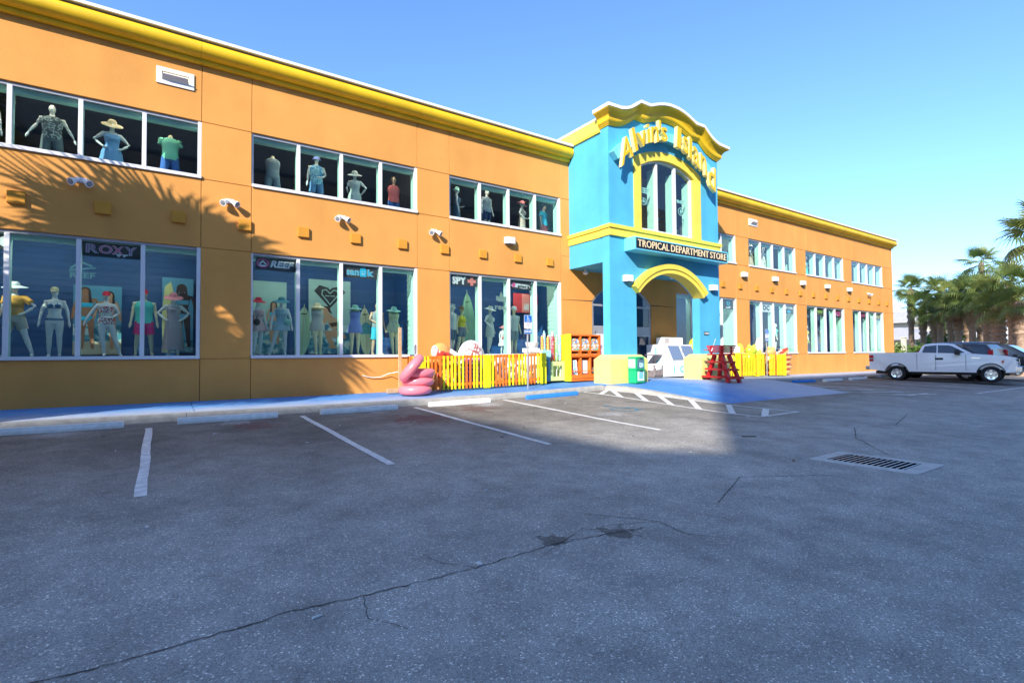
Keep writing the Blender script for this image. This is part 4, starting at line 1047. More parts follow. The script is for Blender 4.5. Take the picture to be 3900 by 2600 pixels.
    mb = MB(); mb.add([(.99 - .01, -.7, 1.5), (.99 - .01, .7, 1.5), (1.10 - .03, .66, 1.80), (1.10 - .03, -.66, 1.80)], [(0, 1, 2, 3)]); part(mb, 'rear_window', CARDK, t, True)
    mb = MB(); mb.box(4.50, 4.78, -W + .0, W - .0, .50, .80); mb.box(4.50, 4.70, -W + .04, W - .04, .38, .497); part(mb, 'front_bumper', CHROME, t, True, .04)
    mb = MB(); mb.box(4.52, 4.62, -.58, .58, .86, 1.12); gr = part(mb, 'grille', TRIMB, t, True, .01)
    mb = MB(); mb.box(4.60, 4.645, -.6, .6, .97, 1.01); mb.box(4.60, 4.645, -.04, .04, .86, 1.12); link('grille_bar', mb.mesh('grille_bar', CHROME), gr)
    mb = MB(); mb.box(-1.42, -1.19, -W + .06, W - .06, .56, .76); part(mb, 'rear_bumper', CHROME, t, True, .03)
    mb = MB(); mb.box(-1.0, 4.3, -.55, .55, .34, .50); mb.tube([(0, -.8, .40), (0, .8, .40)], .07, 8); mb.ell((0, 0, .38), .18, .2, .17); part(mb, 'chassis', TRIMB, t, True)
    return t
CARDK = mat('tinted_window', (.03, .04, .05), .06, .1, 2, spec=.8, obj=True)
pickup(33.22, 11.28, math.atan2(-.988, .157), 'white extended cab pickup truck parked nose out right of the store')
def suv(x, y, hd, label, paint, L=4.9):
    t = thing('parked_car', label, 'car', (x, y, gz(x, y)), hd, 'dark vehicles beyond the pickup'); t.scale = (1.06, 1.06, 1.12)
    W = .96; R = .36; WB = 2.9
    low = [(WB + .95, .42)] + arch_poly(None, [(WB, .38)], .45, .42) + arch_poly(None, [(0, .38)], .45, .42) + [(-.95, .5)]
    upr = [(-1.02, 1.12), (2.55, 1.10), (3.5, 1.02), (3.85, .88), (3.88, .55)]
    side = low + upr; mb = MB()
    for s in (-1, 1):
        n = len(side); o_ = [(a, s * (W - .05 * max(0, b - .9)), b) for a, b in side]; i_ = [(a, s * (W - .16), b) for a, b in side]
        mb.add(o_ + i_, [list(range(n)), list(range(2 * n - 1, n - 1, -1))] + [(k, (k + 1) % n, n + (k + 1) % n, n + k) for k in range(n)])
    mb.prism([(-1.02, .5), (-1.03, 1.12), (2.6, 1.10), (3.5, 1.03), (3.84, .88), (3.87, .5)], 'y', -W + .12, W - .12)
    part(mb, 'body', paint, t, True, .02)
    prof = [(-1.02, 1.12), (-.92, 1.55), (-.72, 1.76), (-.3, 1.82), (1.3, 1.80), (1.75, 1.72), (2.65, 1.11)]
    cw = lambda z: .93 - .20 * max(0, z - 1.1) / .7
    mb = MB(); mb.loft([[(a, yy * cw(b), b - (.02 if abs(yy) == 1 and b > 1.7 else 0)) for a, b in prof] for yy in (-1, -.86, .86, 1)], 0, False); part(mb, 'cabin', paint, t, True, .02)
    for s in (-1, 1):
        for pts in ([(-.80, 1.2), (-.70, 1.60), (.25, 1.68), (.25, 1.18)], [(.33, 1.18), (.33, 1.68), (1.2, 1.68), (1.2, 1.16)], [(1.28, 1.16), (1.28, 1.67), (1.66, 1.62), (2.3, 1.17)]):
            mb = MB(); mb.add([(a, s * (cw(b) + .004), b) for a, b in pts], [list(range(4))]); mb.add([(a, s * (cw(b) - .02), b) for a, b in pts], [list(range(4))]); part(mb, 'side_window', CARDK, t, True)
        mb = MB(); mb.box(-1.05, -.86, s * .93 - .06, s * .93 + .012, 1.02, 1.50); part(mb, 'tail_lamp', TAILR, t, True, .015)
        mb = MB(); mb.box(3.55, 3.89, s * .78 - .14, s * .78 + .14, .82, .98); part(mb, 'headlight', CLEAR, t, True, .01)
        mb = MB(); mb.box(2.0, 2.15, s * 1.03 - .1, s * 1.03 + .1, 1.1, 1.26); part(mb, 'mirror', paint, t, True, .02)
        mb = MB(); mb.tube([(-.5, s * .62, 1.86), (1.2, s * .62, 1.86)], .02, 6); part(mb, 'roof_rail', CHROME, t, True)
        wheel(t, 0, s * .84, R, .23, s); wheel(t, WB, s * .84, R, .23, s)
    mb = MB(); pts = [(1.84, 1.67), (2.62, 1.15)]; mb.add([(a + .01, sy * (cw(b) - .06), b + .014) for a, b in pts for sy in (-1, 1)], [(0, 1, 3, 2)]); mb.add([(a - .01, sy * (cw(b) - .06), b) for a, b in pts for sy in (-1, 1)], [(0, 1, 3, 2)]); part(mb, 'windscreen', CARDK, t, True)
    mb = MB(); mb.box(3.86, 3.92, -.5, .5, .62, .9); part(mb, 'grille', CHROME, t, True, .02)
    mb = MB(); mb.box(-1.12, -1.0, -W + .06, W - .06, .42, .66); mb.box(3.84, 3.98, -W + .06, W - .06, .36, .6); part(mb, 'bumper', TRIMB, t, True, .03)
    return t
suv(36.4, 9.0, R_(86), 'navy van parked nose in directly behind the white pickup', NAVYP)
suv(39.0, 9.9, R_(-88), 'black sport utility vehicle beyond the pickup hood, cut off at the right edge', BLACKP)

# ------------------------------------------------------------------ lit lobby tubes, and fill tubes added in the display rooms
TUBE = bpy.data.materials.new('lit_tube'); TUBE.use_nodes = True
_t = TUBE.node_tree; _e = N(_t, 'Emission', Strength=15.0); _e.inputs[0].default_value = (1, .97, .92, 1); _t.links.new(_e.outputs[0], _t.nodes['Material Output'].inputs[0])
for s in starts[1:]:
    for lower in (True, False):
        z = 4.56 if lower else 8.2; y = 15.95
        for k in range(2):
            mb = MB(); mb.box(s + .5 + k * 2.3, s + 2.1 + k * 2.3, y, y + .05, z, z + .04); part(mb, 'ceiling_or_fill_tube', TUBE, store)  # added fill, hidden behind the head lining, lighting the mannequins
for k in range(2): mb = MB(); mb.box(14.4 + k * 2, 15.8 + k * 2, 16.4, 16.46, 5.1, 5.14); part(mb, 'ceiling_or_fill_tube', TUBE, store)

# ------------------------------------------------------------------ mannequins
HB_ = {}
def remesh(mb, name, mt, vox):
    me = mb.mesh(name, mt); ob = bpy.data.objects.new(name, me); COL.objects.link(ob)
    m = ob.modifiers.new('r', 'REMESH'); m.mode = 'VOXEL'; m.voxel_size = vox; m.use_smooth_shade = True
    sm = ob.modifiers.new('s', 'SMOOTH'); sm.factor = .5; sm.iterations = 4
    dg = bpy.context.evaluated_depsgraph_get(); dg.update()
    out = bpy.data.meshes.new_from_object(ob.evaluated_get(dg)); out.name = name
    for p in out.polygons: p.use_smooth = True
    bpy.data.objects.remove(ob); bpy.data.meshes.remove(me)
    if not out.materials: out.materials.append(mt)
    return out
# every figure is 1.70 tall at scale 1, faces -Y
ARMS = {'down': ((-.235, .02, 1.14), (-.27, -.03, .90), (-.285, -.05, .80)), 'out': ((-.29, .02, 1.17), (-.40, -.04, .97), (-.43, -.06, .88)),
        'hip': ((-.36, .03, 1.17), (-.20, -.10, 1.00), (-.15, -.12, .97)), 'bent': ((-.24, .03, 1.14), (-.20, -.20, 1.05), (-.14, -.26, 1.06)), 'belly': ((-.27, .02, 1.15), (-.12, -.16, 1.02), (-.03, -.17, 1.02))}
LEGS = {'stand': ((-.095, .0, .47), (-.10, .03, .09), (-.115, -.09, .03)), 'apart': ((-.14, -.0, .47), (-.17, .03, .09), (-.20, -.09, .03)),
        'cross': ((-.07, -.05, .47), (-.03, -.03, .09), (-.05, -.15, .03)), 'stride': ((-.19, .02, .47), (-.30, .05, .09), (-.34, -.06, .03)), 'back': ((-.11, .02, .47), (-.12, .12, .10), (-.13, .0, .03))}
TORSO_F = [(.80, .155, .105), (.88, .170, .112), (.96, .158, .10), (1.06, .122, .088), (1.14, .130, .092), (1.22, .150, .108), (1.29, .152, .10), (1.36, .150, .080), (1.41, .100, .062)]
TORSO_M = [(.80, .150, .108), (.88, .160, .112), (.96, .155, .105), (1.06, .150, .10), (1.14, .160, .105), (1.22, .180, .118), (1.29, .190, .115), (1.36, .175, .090), (1.42, .105, .068)]
def ring(z, rx, ry, n=16, cx=0, cy=0, fl=0, ph=0): return [((rx * (1 + fl * math.cos(6 * a + ph))) * math.cos(a) + cx, ry * (1 + fl * math.cos(6 * a + ph)) * math.sin(a) + cy, z) for a in [2 * math.pi * k / n for k in range(n)]]
def flip(p): return (-p[0], p[1], p[2])
def body_mesh(sex, aL, aR, lL, lR, head, armless, mt):
    k = (sex, aL, aR, lL, lR, head, armless, mt.name)
    if k in HB_: return HB_[k]
    T = TORSO_F if sex == 'f' else TORSO_M; mb = MB(); sh = .165 if sex == 'f' else .205
    mb.loft([ring(z, a, b) for z, a, b in T])
    if sex == 'f':
        for s in (-1, 1): mb.ell((s * .068, -.085, 1.245), .058, .055, .058)
    mb.tube([(0, .005, 1.36), (0, -.005, 1.50)], [.06, .05], 10)
    if head:
        mb.ell((0, -.018, 1.595), .072, .092, .108); mb.ell((0, -.055, 1.545), .048, .055, .055); mb.ell((0, -.108, 1.575), .014, .022, .022)
    for s, nm, lg in ((0, aL, lL), (1, aR, lR)):
        f = flip if s else (lambda p: p)
        if not armless:
            e, w_, h = ARMS[nm]; S = (-sh, .005, 1.355)
            mid = lambda a, b, t: tuple(a[i] + (b[i] - a[i]) * t for i in range(3))
            mb.tube([f((-sh + .06, .005, 1.35)), f(S), f(mid(S, e, .5)), f(e), f(mid(e, w_, .35)), f(w_), f(h), f(mid(w_, h, 1.7))], [.05, .055, .046, .038, .040, .026, .036, .018], 10)
            d = [h[i] - w_[i] for i in range(3)]
            for q in range(4): mb.tube([f((h[0] + (q - 1.5) * .0, h[1] + (q - 1.5) * .017, h[2])), f((h[0] + d[0] * 1.1, h[1] + (q - 1.5) * .019 + d[1], h[2] + d[2] * (1.05 - .1 * abs(q - 1.4))))], [.012, .008], 6)
        kn, an, to = LEGS[lg]; Hp = (-.085, .005, .86)
        mid = lambda a, b, t: tuple(a[i] + (b[i] - a[i]) * t for i in range(3))
        mb.tube([f((-.07, .005, .92)), f(Hp), f(mid(Hp, kn, .45)), f(kn), f(mid(kn, an, .3)), f(mid(kn, an, .7)), f(an), f((an[0], an[1], .04))], [.09, .095, .08, .056, .057, .044, .034, .035], 12)
        mb.tube([f((an[0], an[1] + .035, .035)), f((an[0], an[1] - .03, .04)), f(to)], [.034, .036, .024], 8)
    m = remesh(mb, 'body', mt, .017); HB_[k] = m; return m
def interp(T, z):
    if z <= T[0][0]: return T[0][1], T[0][2]
    for (a, b, c), (d, e, f) in zip(T[:-1], T[1:]):
        if a <= z <= d: t = (z - a) / (d - a); return b + (e - b) * t, c + (f - c) * t
    return T[-1][1], T[-1][2]
def mannequin(x, y, z, rz, label, sex='f', arms=('down', 'down'), legs=('stand', 'stand'), head=True, armless=False, skin=None, h=1.70, clothes=(), hat=None):
    t = thing('mannequin', label, 'mannequin', (x, y, z), rz, 'mannequins in the shop windows'); skin = skin or SKINW
    s = h / 1.70; t.scale = (s, s, s)
    link('body', body_mesh(sex, arms[0], arms[1], legs[0], legs[1], head, armless, skin), t, True)
    T = TORSO_F if sex == 'f' else TORSO_M; sh = .165 if sex == 'f' else .205
    for c in clothes:
        kind, mt = c[0], c[1]; mb = MB()
        if kind in ('top', 'tee', 'polo'):
            z0 = c[2] if len(c) > 2 else .86; rs = []
            for i in range(11):
                zz = z0 + (1.405 - z0) * i / 10; a, b = interp(T, zz); g = .016 + (.02 * (1 - i / 10)); ext = .032 if sex == 'f' and 1.18 < zz < 1.32 else 0
                rs.append(ring(zz, a + g, b + g + ext, 20, 0, -ext * .6, .02 * (1 - i / 10), i * .2))
            mb.loft(rs)
            if kind != 'top':
                for q in (0, 1):
                    f = flip if q else (lambda p: p); e = ARMS[arms[q]][0] if not armless else (-.235, .02, 1.14)
                    mb.tube([f((-sh + .05, .005, 1.36)), f((-sh, .005, 1.355)), f((-sh + (e[0] + sh) * .62, e[1] * .6, 1.355 + (e[2] - 1.355) * .62))], [.062, .074, .070], 12)
        elif kind == 'dress':
            z0 = c[2]; rs = []
            for i in range(15):
                zz = z0 + (1.34 - z0) * i / 14; a, b = interp(T, zz); fl = max(0, (1.02 - zz)) * c[3]; ext = .032 if 1.18 < zz < 1.32 else 0
                rs.append(ring(zz, max(a, .13) + .016 + fl, max(b, .09) + .016 + fl * .8 + ext, 28, 0, -ext * .6, min(.07, fl * .5), 0))
            mb.loft(rs)
            for q in (-1, 1): mb.tube([(q * .10, -.09, 1.32), (q * .10, -.02, 1.415), (q * .09, .07, 1.33)], .008, 6)
        elif kind in ('shorts', 'pants'):
            ln = c[2] if len(c) > 2 else .56
            mb.loft([ring(zz, interp(T, max(.80, zz))[0] + .02, interp(T, max(.80, zz))[1] + .02, 18) for zz in (.80, .88, .97)])
            for q in (0, 1):
                f = flip if q else (lambda p: p); kn = LEGS[legs[q]][0]; Hp = (-.085, .005, .88)
                pts = [f(tuple(Hp[i] + (kn[i] - Hp[i]) * u for i in range(3))) for u in (0, .3, .6, (Hp[2] - ln) / (Hp[2] - kn[2]))]
                mb.tube(pts, [.115, .108, .102, .104], 12)
        elif kind == 'bikini':
            for q in (-1, 1): mb.ell((q * .07, -.095, 1.245), .062, .056, .056); mb.tube([(q * .07, -.12, 1.29), (q * .03, .02, 1.43)], .006, 5)
            mb.loft([ring(zz, interp(T, zz)[0] + .006, interp(T, zz)[1] + .006, 18) for zz in (1.185, 1.205)])
            mb.loft([ring(.90, .172, .118, 18), ring(.945, .172, .112, 18)]); mb.loft([ring(.90, .168, .112, 18), ring(.86, .13, .10, 18), ring(.80, .045, .085, 18)])
        elif kind == 'swimsuit':
            mb.loft([ring(.80, .05, .085, 18)] + [ring(zz, interp(T, zz)[0] + .012, interp(T, zz)[1] + .014 + (.03 if 1.18 < zz < 1.31 else 0), 18) for zz in (.86, .90, .96, 1.02)]); mb.loft([ring(zz, interp(T, zz)[0] + .012, interp(T, zz)[1] + .014 + .03, 18, 0, -.02) for zz in (1.15, 1.2, 1.27, 1.31)])
            for q in (-1, 1): mb.tube([(q * .08, -.10, 1.30), (q * .06, .02, 1.43)], .008, 5); mb.tube([(q * .135, -.02, 1.02), (q * .13, -.03, 1.15)], .022, 6)
        elif kind == 'bag':
            mb.ell((c[2], -.14, .98), .11, .05, .10); mb.tube([(c[2], -.14, 1.05), (0, -.02, 1.42)], .01, 5)
        part(mb, {'top': 'vest', 'tee': 'shirt', 'polo': 'shirt', 'dress': 'dress', 'shorts': 'shorts', 'pants': 'trousers', 'bikini': 'bikini', 'swimsuit': 'swimsuit', 'bag': 'shoulder_bag'}[kind], mt, t, True)
    if hat:
        kind, mt = hat[0], hat[1]; hz = 1.64 if head else 1.46; mb = MB(); tl = Matrix.Rotation(R_(hat[2] if len(hat) > 2 else 10), 3, 'X')
        if kind == 'sun': mb.lathe([(.001, .09), (.06, .085), (.09, .05), (.098, .0), (.15, -.02), (.225, -.045), (.225, -.055), (.10, -.01), (.001, .0)], (0, -.02, hz), 22, 0, True, tl)
        elif kind == 'bucket': mb.lathe([(.001, .085), (.075, .08), (.088, .0), (.135, -.045), (.135, -.052), (.088, -.01), (.001, -.005)], (0, -.02, hz), 20, 0, True, tl)
        elif kind == 'fedora': mb.lathe([(.001, .10), (.06, .11), (.085, .08), (.09, .0), (.15, -.005), (.155, -.012), (.09, -.012), (.001, -.01)], (0, -.02, hz), 20, 0, True, tl)
        elif kind == 'cap': mb.lathe([(.001, .085), (.05, .075), (.082, .03), (.086, -.03), (.001, -.03)], (0, -.02, hz), 18, 0, True, Matrix.Identity(3)); mb.hexa([(-.07, -.09, hz - .03), (.07, -.09, hz - .03), (.05, -.20, hz - .055), (-.05, -.20, hz - .055)], [(-.07, -.09, hz - .02), (.07, -.09, hz - .02), (.05, -.20, hz - .045), (-.05, -.20, hz - .045)])
        elif kind == 'hair': mb.ell((0, .005, 1.62), .08, .095, .10)
        part(mb, 'hair' if kind == 'hair' else 'hat', mt, t, True)
    return t
def cl(name, c, r=.8): return mat('cloth_' + name, c, r, .06, 6, obj=True)
C = dict(blue=cl('sky_blue', (.16, .36, .62)), mint=cl('mint', (.22, .66, .45)), royal=cl('royal', (.06, .17, .52)), grey=cl('grey', (.26, .32, .33)), dgrey=cl('dark_grey', (.12, .15, .16)), coral=cl('coral', (.82, .16, .14)), cyan=cl('cyan', (.05, .50, .68)), navy=cl('navy', (.02, .045, .14)), orange=cl('orange', (.72, .36, .06)), khaki=cl('khaki', (.48, .46, .36)), teal=cl('teal', (.10, .62, .50)), pink=cl('hot_pink', (.86, .06, .24)), red=cl('red', (.52, .03, .04)), straw=cl('straw', (.70, .60, .36)), wht=cl('white', (.72, .78, .76)), tealh=cl('teal_hat', (.04, .20, .26)), mgreen=cl('seafoam', (.24, .52, .44)), periw=cl('periwinkle', (.17, .24, .56)), yel=cl('yellow', (.62, .55, .03)), den=cl('denim', (.10, .18, .26)), brown=cl('brown', (.26, .17, .06)), rose=cl('rose', (.72, .26, .28)), pale=cl('pale_grey', (.50, .58, .55)), redc=cl('cap_red', (.60, .02, .05)), dk=cl('black', (.02, .02, .022)), slate=cl('slate', (.26, .34, .36)))
C['tank'] = mat_pat('cloth_marbled_grey', [(0, (.04, .06, .06)), (.46, (.34, .42, .40)), (.56, (.10, .13, .13))], 12)
C['floral'] = mat_pat('cloth_floral_red', [(0, (.72, .72, .70)), (.45, (.62, .10, .06)), (.54, (.05, .10, .22)), (.60, (.75, .75, .72))], 17)
C['stripe'] = mat_pat('cloth_red_stripe', [(0, (.58, .58, .55)), (.5, (.42, .12, .11))], 16, kind='wave')
C['bstripe'] = mat_pat('cloth_blue_stripe', [(0, (.50, .66, .68)), (.5, (.10, .24, .32))], 17, kind='wave')
C['gstripe'] = mat_pat('cloth_grey_stripe', [(0, (.62, .60, .52)), (.62, (.16, .16, .16))], 17, kind='wave')
C['mstripe'] = mat_pat('cloth_mauve_stripe', [(0, (.52, .44, .42)), (.5, (.34, .24, .26))], 14, kind='wave', dist=1)
C['hstripe'] = mat_pat('cloth_navy_hoops', [(0, (.42, .56, .62)), (.55, (.02, .04, .10))], 10, kind='wave', axis='z')
C['tie'] = mat_pat('cloth_blue_tie_dye', [(0, (.05, .30, .56)), (.45, (.30, .60, .70)), (.6, (.06, .22, .46))], 8)
C['gflor'] = mat_pat('cloth_green_floral', [(0, (.42, .52, .30)), (.55, (.24, .22, .36)), (.62, (.52, .58, .40))], 20)
C['bik'] = mat_pat('cloth_blue_bikini', [(0, (.02, .09, .24)), (.5, (.10, .30, .46)), (.6, (.03, .06, .14))], 22)
C['pfl'] = mat_pat('cloth_pink_floral', [(0, (.62, .56, .46)), (.52, (.62, .26, .22)), (.6, (.55, .60, .46))], 16)
C['capst'] = mat_pat('cloth_striped_cap', [(0, (.75, .70, .30)), (.5, (.70, .72, .70)), (.75, (.02, .03, .08))], 14, kind='wave')
UZ, LZ = 6.02, 1.745
M_ = mannequin
# upper left window
M_(-2.34, 16.3, UZ + .10, 0, 'male mannequin in a black and white marbled tank top in the leftmost upper window', 'm', ('out', 'out'), ('apart', 'apart'), clothes=(('top', C['tank']), ('shorts', C['dgrey'])))
M_(-1.2, 16.3, UZ, .15, 'female mannequin in a pale blue dress and wide sun hat in the upper window', 'f', ('hip', 'hip'), ('stand', 'stand'), clothes=(('dress', C['blue'], .62, .22),), hat=('sun', C['straw'], 34))
M_(.03, 16.3, UZ + .12, 0, 'headless mannequin in a mint short sleeved shirt and blue shorts', 'm', legs=('apart', 'apart'), head=False, armless=True, skin=SKINC, clothes=(('tee', C['mint'], .82), ('shorts', C['royal'], .50)))
M_(-3.5, 16.3, UZ + .1, 0, 'mannequin in dark clothes at the left edge of the upper window', 'm', clothes=(('top', C['dgrey']), ('shorts', C['navy'])))
# second upper window
M_(2.54, 16.3, UZ + .1, 0, 'headless cream mannequin in a grey tank top in the second upper window', 'm', legs=('apart', 'apart'), head=False, armless=True, skin=SKINC, clothes=(('top', C['grey'], .84), ('pants', C['slate'], .5)))
M_(3.78, 16.3, UZ + .15, 0, 'male mannequin in a blue bucket hat and tie dyed tank top', 'm', ('down', 'belly'), ('apart', 'apart'), clothes=(('top', C['tie'], .80), ('shorts', C['blue'])), hat=('bucket', C['periw']))
M_(4.96, 16.3, UZ - .08, math.pi - .3, 'pale mannequin in a sun hat seen from behind in the second upper window', 'f', ('hip', 'bent'), clothes=(('dress', C['pale'], .5, .15),), hat=('sun', C['pale'], -25))
M_(6.27, 16.3, UZ - .02, 0, 'male mannequin in a coral sleeveless top and blue shorts, its arms missing', 'm', armless=True, skin=SKINF, legs=('stand', 'stand'), clothes=(('top', C['coral'], .82), ('shorts', C['royal'])), hat=('hair', C['brown']))
# third upper window
M_(8.63, 16.3, UZ + .05, 1.2, 'mannequin in a long slate blue dress and cap brim hat, in profile', 'f', ('down', 'bent'), clothes=(('dress', C['den'], .45, .1),), hat=('bucket', C['mgreen'], 20))
M_(9.91, 16.3, UZ + .2, .2, 'male mannequin in a navy hooped tank top in the third upper window', 'm', ('down', 'down'), clothes=(('top', C['hstripe'], .84), ('shorts', C['navy'])))
M_(11.53, 16.3, UZ + .02, .8, 'mannequin in a rose sun hat and long pale floral dress', 'f', ('hip', 'bent'), clothes=(('dress', C['pfl'], .4, .12),), hat=('sun', C['rose'], 25))
M_(12.62, 16.3, UZ + .05, .4, 'flesh coloured mannequin in a bright cyan T shirt and coral shorts', 'm', skin=SKINF, clothes=(('tee', C['cyan'], .84), ('shorts', C['coral'])), hat=('hair', C['dk']))
# lower left window
M_(-2.92, 16.2, LZ, -.2, 'mannequin in an orange top and white sun hat standing behind the leftmost mullion', 'f', ('down', 'hip'), ('apart', 'stride'), h=1.72, clothes=(('tee', C['orange'], .96), ('shorts', C['khaki'], .66)), hat=('sun', C['wht'], 10))
M_(-2.24, 16.3, LZ, 0, 'white mannequin in a blue patterned bikini and striped cap', 'f', ('down', 'down'), ('stand', 'stand'), h=1.66, clothes=(('bikini', C['bik']),), hat=('cap', C['capst']))
M_(-1.27, 16.3, LZ, .1, 'white mannequin in a red patterned cut out swimsuit and striped visor', 'f', ('out', 'belly'), ('cross', 'stride'), h=1.62, clothes=(('swimsuit', C['floral']),), hat=('cap', C['redc']))
M_(-.50, 16.5, LZ, 0, 'male mannequin in a teal tank top, hot pink shorts and red cap', 'm', ('down', 'down'), ('apart', 'apart'), h=1.74, skin=SKINC, clothes=(('top', C['teal'], .84), ('shorts', C['pink'], .56)), hat=('cap', C['redc']))
M_(.14, 16.3, LZ, 0, 'mannequin in a long mauve striped dress and floppy red hat', 'f', ('hip', 'hip'), h=1.66, clothes=(('dress', C['mstripe'], .18, .10),), hat=('sun', C['rose'], 22))
# second lower window
M_(2.17, 16.3, LZ, .5, 'mannequin in a red striped romper and red hat, at the edge of window two', 'f', ('down', 'down'), h=1.66, clothes=(('dress', C['stripe'], .72, .35), ('bag', C['dk'], -.14)), hat=('sun', C['redc'], 10))
M_(2.80, 16.3, LZ, -.1, 'mannequin in a strapless striped romper and dark teal hat, legs apart', 'f', ('down', 'down'), ('stride', 'stand'), h=1.70, clothes=(('dress', C['bstripe'], .74, .3), ('bag', C['mgreen'], .16)), hat=('sun', C['tealh'], 14))
M_(3.79, 16.2, LZ, 0, 'headless cream mannequin in a grey striped romper under a straw hat', 'f', armless=True, head=False, legs=('cross', 'stand'), skin=SKINC, h=1.75, clothes=(('dress', C['gstripe'], .72, .16),), hat=('sun', C['straw'], 6))
M_(4.94, 16.2, LZ, 0, 'headless cream mannequin in a periwinkle dress under a seafoam hat', 'f', armless=True, head=False, skin=SKINC, h=1.75, clothes=(('dress', C['periw'], .68, .2),), hat=('sun', C['mgreen'], 6))
M_(5.70, 16.3, LZ, .3, 'flesh coloured male mannequin in a grey vest and teal shorts behind a mullion', 'm', ('belly', 'down'), ('apart', 'apart'), skin=SKINF, h=1.70, clothes=(('top', C['slate'], .9), ('shorts', C['cyan'], .5)))
M_(6.22, 16.2, LZ, -.1, 'headless cream mannequin in a green floral romper and floppy green hat', 'f', armless=True, head=False, skin=SKINC, legs=('cross', 'stand'), h=1.75, clothes=(('dress', C['gflor'], .72, .2),), hat=('sun', C['mgreen'], 12))
# third lower window
M_(8.44, 16.3, LZ, .5, 'male mannequin in a pale T shirt and bucket hat, leftmost in window three', 'm', h=1.78, clothes=(('tee', C['pale'], .84), ('shorts', C['den'], .5)), legs=('stand', 'back'), hat=('bucket', C['pale']))
M_(8.84, 16.35, LZ, .4, 'mannequin in a mustard tube top, denim skirt and brown fedora', 'f', skin=SKINC, h=1.70, arms=('down', 'down'), legs=('back', 'stand'), clothes=(('top', C['yel'], 1.0), ('shorts', C['den'], .66)), hat=('fedora', C['brown']))
M_(10.02, 16.3, LZ, .6, 'white mannequin in a pale beach cover up and wide hat, hand on hip', 'f', ('hip', 'down'), ('stand', 'back'), h=1.78, clothes=(('dress', C['pale'], .62, .1),), hat=('sun', C['pale'], 14))
M_(10.50, 16.15, LZ, .1, 'child mannequin in a short white dress and pink hat', 'f', ('down', 'down'), h=1.06, clothes=(('dress', C['wht'], .5, .3), ('bag', C['rose'], -.12)), hat=('sun', C['rose'], 12))
M_(11.10, 16.3, LZ, .1, 'male mannequin in a pale grey polo shirt, long shorts and white fedora', 'm', ('down', 'down'), ('stand', 'stand'), skin=SKINC, h=1.80, clothes=(('polo', C['pale'], .84), ('shorts', C['slate'], .5)), hat=('fedora', C['wht']))
# right wing
M_(27.2, 16.2, UZ + .1, .6, 'pale mannequin in a red dress in the first upper window right of the tower', 'f', ('hip', 'down'), clothes=(('dress', C['pfl'], .5, .15),), hat=('sun', C['wht'], 12))
M_(28.5, 16.2, UZ + .1, .6, 'pale mannequin in plain white in the upper window right of the tower', 'f', ('down', 'down'), clothes=(('dress', C['wht'], .5, .12),))
M_(33.3, 16.2, UZ + .05, .6, 'white mannequin in a teal dress in the middle upper window of the right wing', 'f', ('hip', 'hip'), clothes=(('dress', C['teal'], .5, .15),))
M_(26.6, 16.2, LZ, .7, 'male mannequin in a white shirt in the lower window right of the tower', 'm', clothes=(('tee', C['wht']), ('shorts', C['khaki'])), h=1.75)
M_(29.6, 16.2, LZ, .7, 'female mannequin in a teal top and black skirt in the lower window right of the tower', 'f', clothes=(('top', C['teal'], .95), ('shorts', C['dk'], .7)), h=1.7)
M_(33.2, 16.2, LZ, .7, 'female mannequin in a yellow dress in the lower middle window of the right wing', 'f', clothes=(('dress', C['yel'], .6, .15),), h=1.7)
M_(35.2, 16.2, LZ, .7, 'female mannequin in orange in the lower middle window of the right wing', 'f', clothes=(('dress', C['orange'], .6, .15),), h=1.7)
M_(24.0, 16.2, LZ, .7, 'male mannequin in a green shirt in the lower window beside the tower', 'm', clothes=(('tee', C['mgreen']), ('shorts', C['slate'])), h=1.72)
M_(23.6, 16.2, UZ + .1, .7, 'pale mannequin in a white dress in the upper window beside the tower', 'f', clothes=(('dress', C['wht'], .5, .12),))
M_(15.5, 14.6, 6.43, .5, 'pale mannequin in a rose printed outfit in the arched tower window', 'f', ('hip', 'down'), clothes=(('dress', C['pfl'], .7, .2),), h=1.6)
M_(17.4, 14.6, 6.43, .5, 'pale mannequin at the right of the arched tower window', 'f', ('hip', 'down'), clothes=(('bikini', C['cyan']),), h=1.45)

# ------------------------------------------------------------------ prints, banners and boards in the windows
BY = 15.637         # just behind the panes
INKW = mat('print_white', (.76, .76, .76), .5, .02); INKP = mat('print_pink', (.85, .08, .30), .5, .02); INKC = mat('print_cyan', (.03, .48, .72), .5, .02); INKR = mat('print_red', (.72, .05, .06), .5, .02)
INKL = mat('print_lilac', (.42, .16, .36), .5, .02); CHAR = mat('banner_charcoal', (.055, .055, .062), .5, .05); INKG = mat('print_lime', (.50, .70, .12), .5, .02); INKY = mat('print_yellow', (.80, .62, .05), .5, .02); INKM = mat('print_mint', (.42, .70, .60), .6, .02); INKK = mat('print_black', (.015, .015, .018), .5, .02); SALM = mat('print_salmon', (.85, .26, .22), .5, .02)
def banner(x0, x1, z0, z1, label, m=CHAR, y=BY):
    t = thing('window_banner', label, 'banner', ((x0 + x1) / 2, y, z0), 0, 'banners hung at the top of the shop windows'); mb = MB(); mb.box(x0, x1, y, y + .012, z0, z1); part(mb, 'panel', m, t); return t
def pr(t, mb, m, name='print'): return part(mb, name, m, t)
def disc(mb, cx, cz, rx, rz, y, n=24, d=.004): mb.prism([(cx + rx * math.cos(2 * math.pi * k / n), cz + rz * math.sin(2 * math.pi * k / n)) for k in range(n)], 'y', y - d, y)
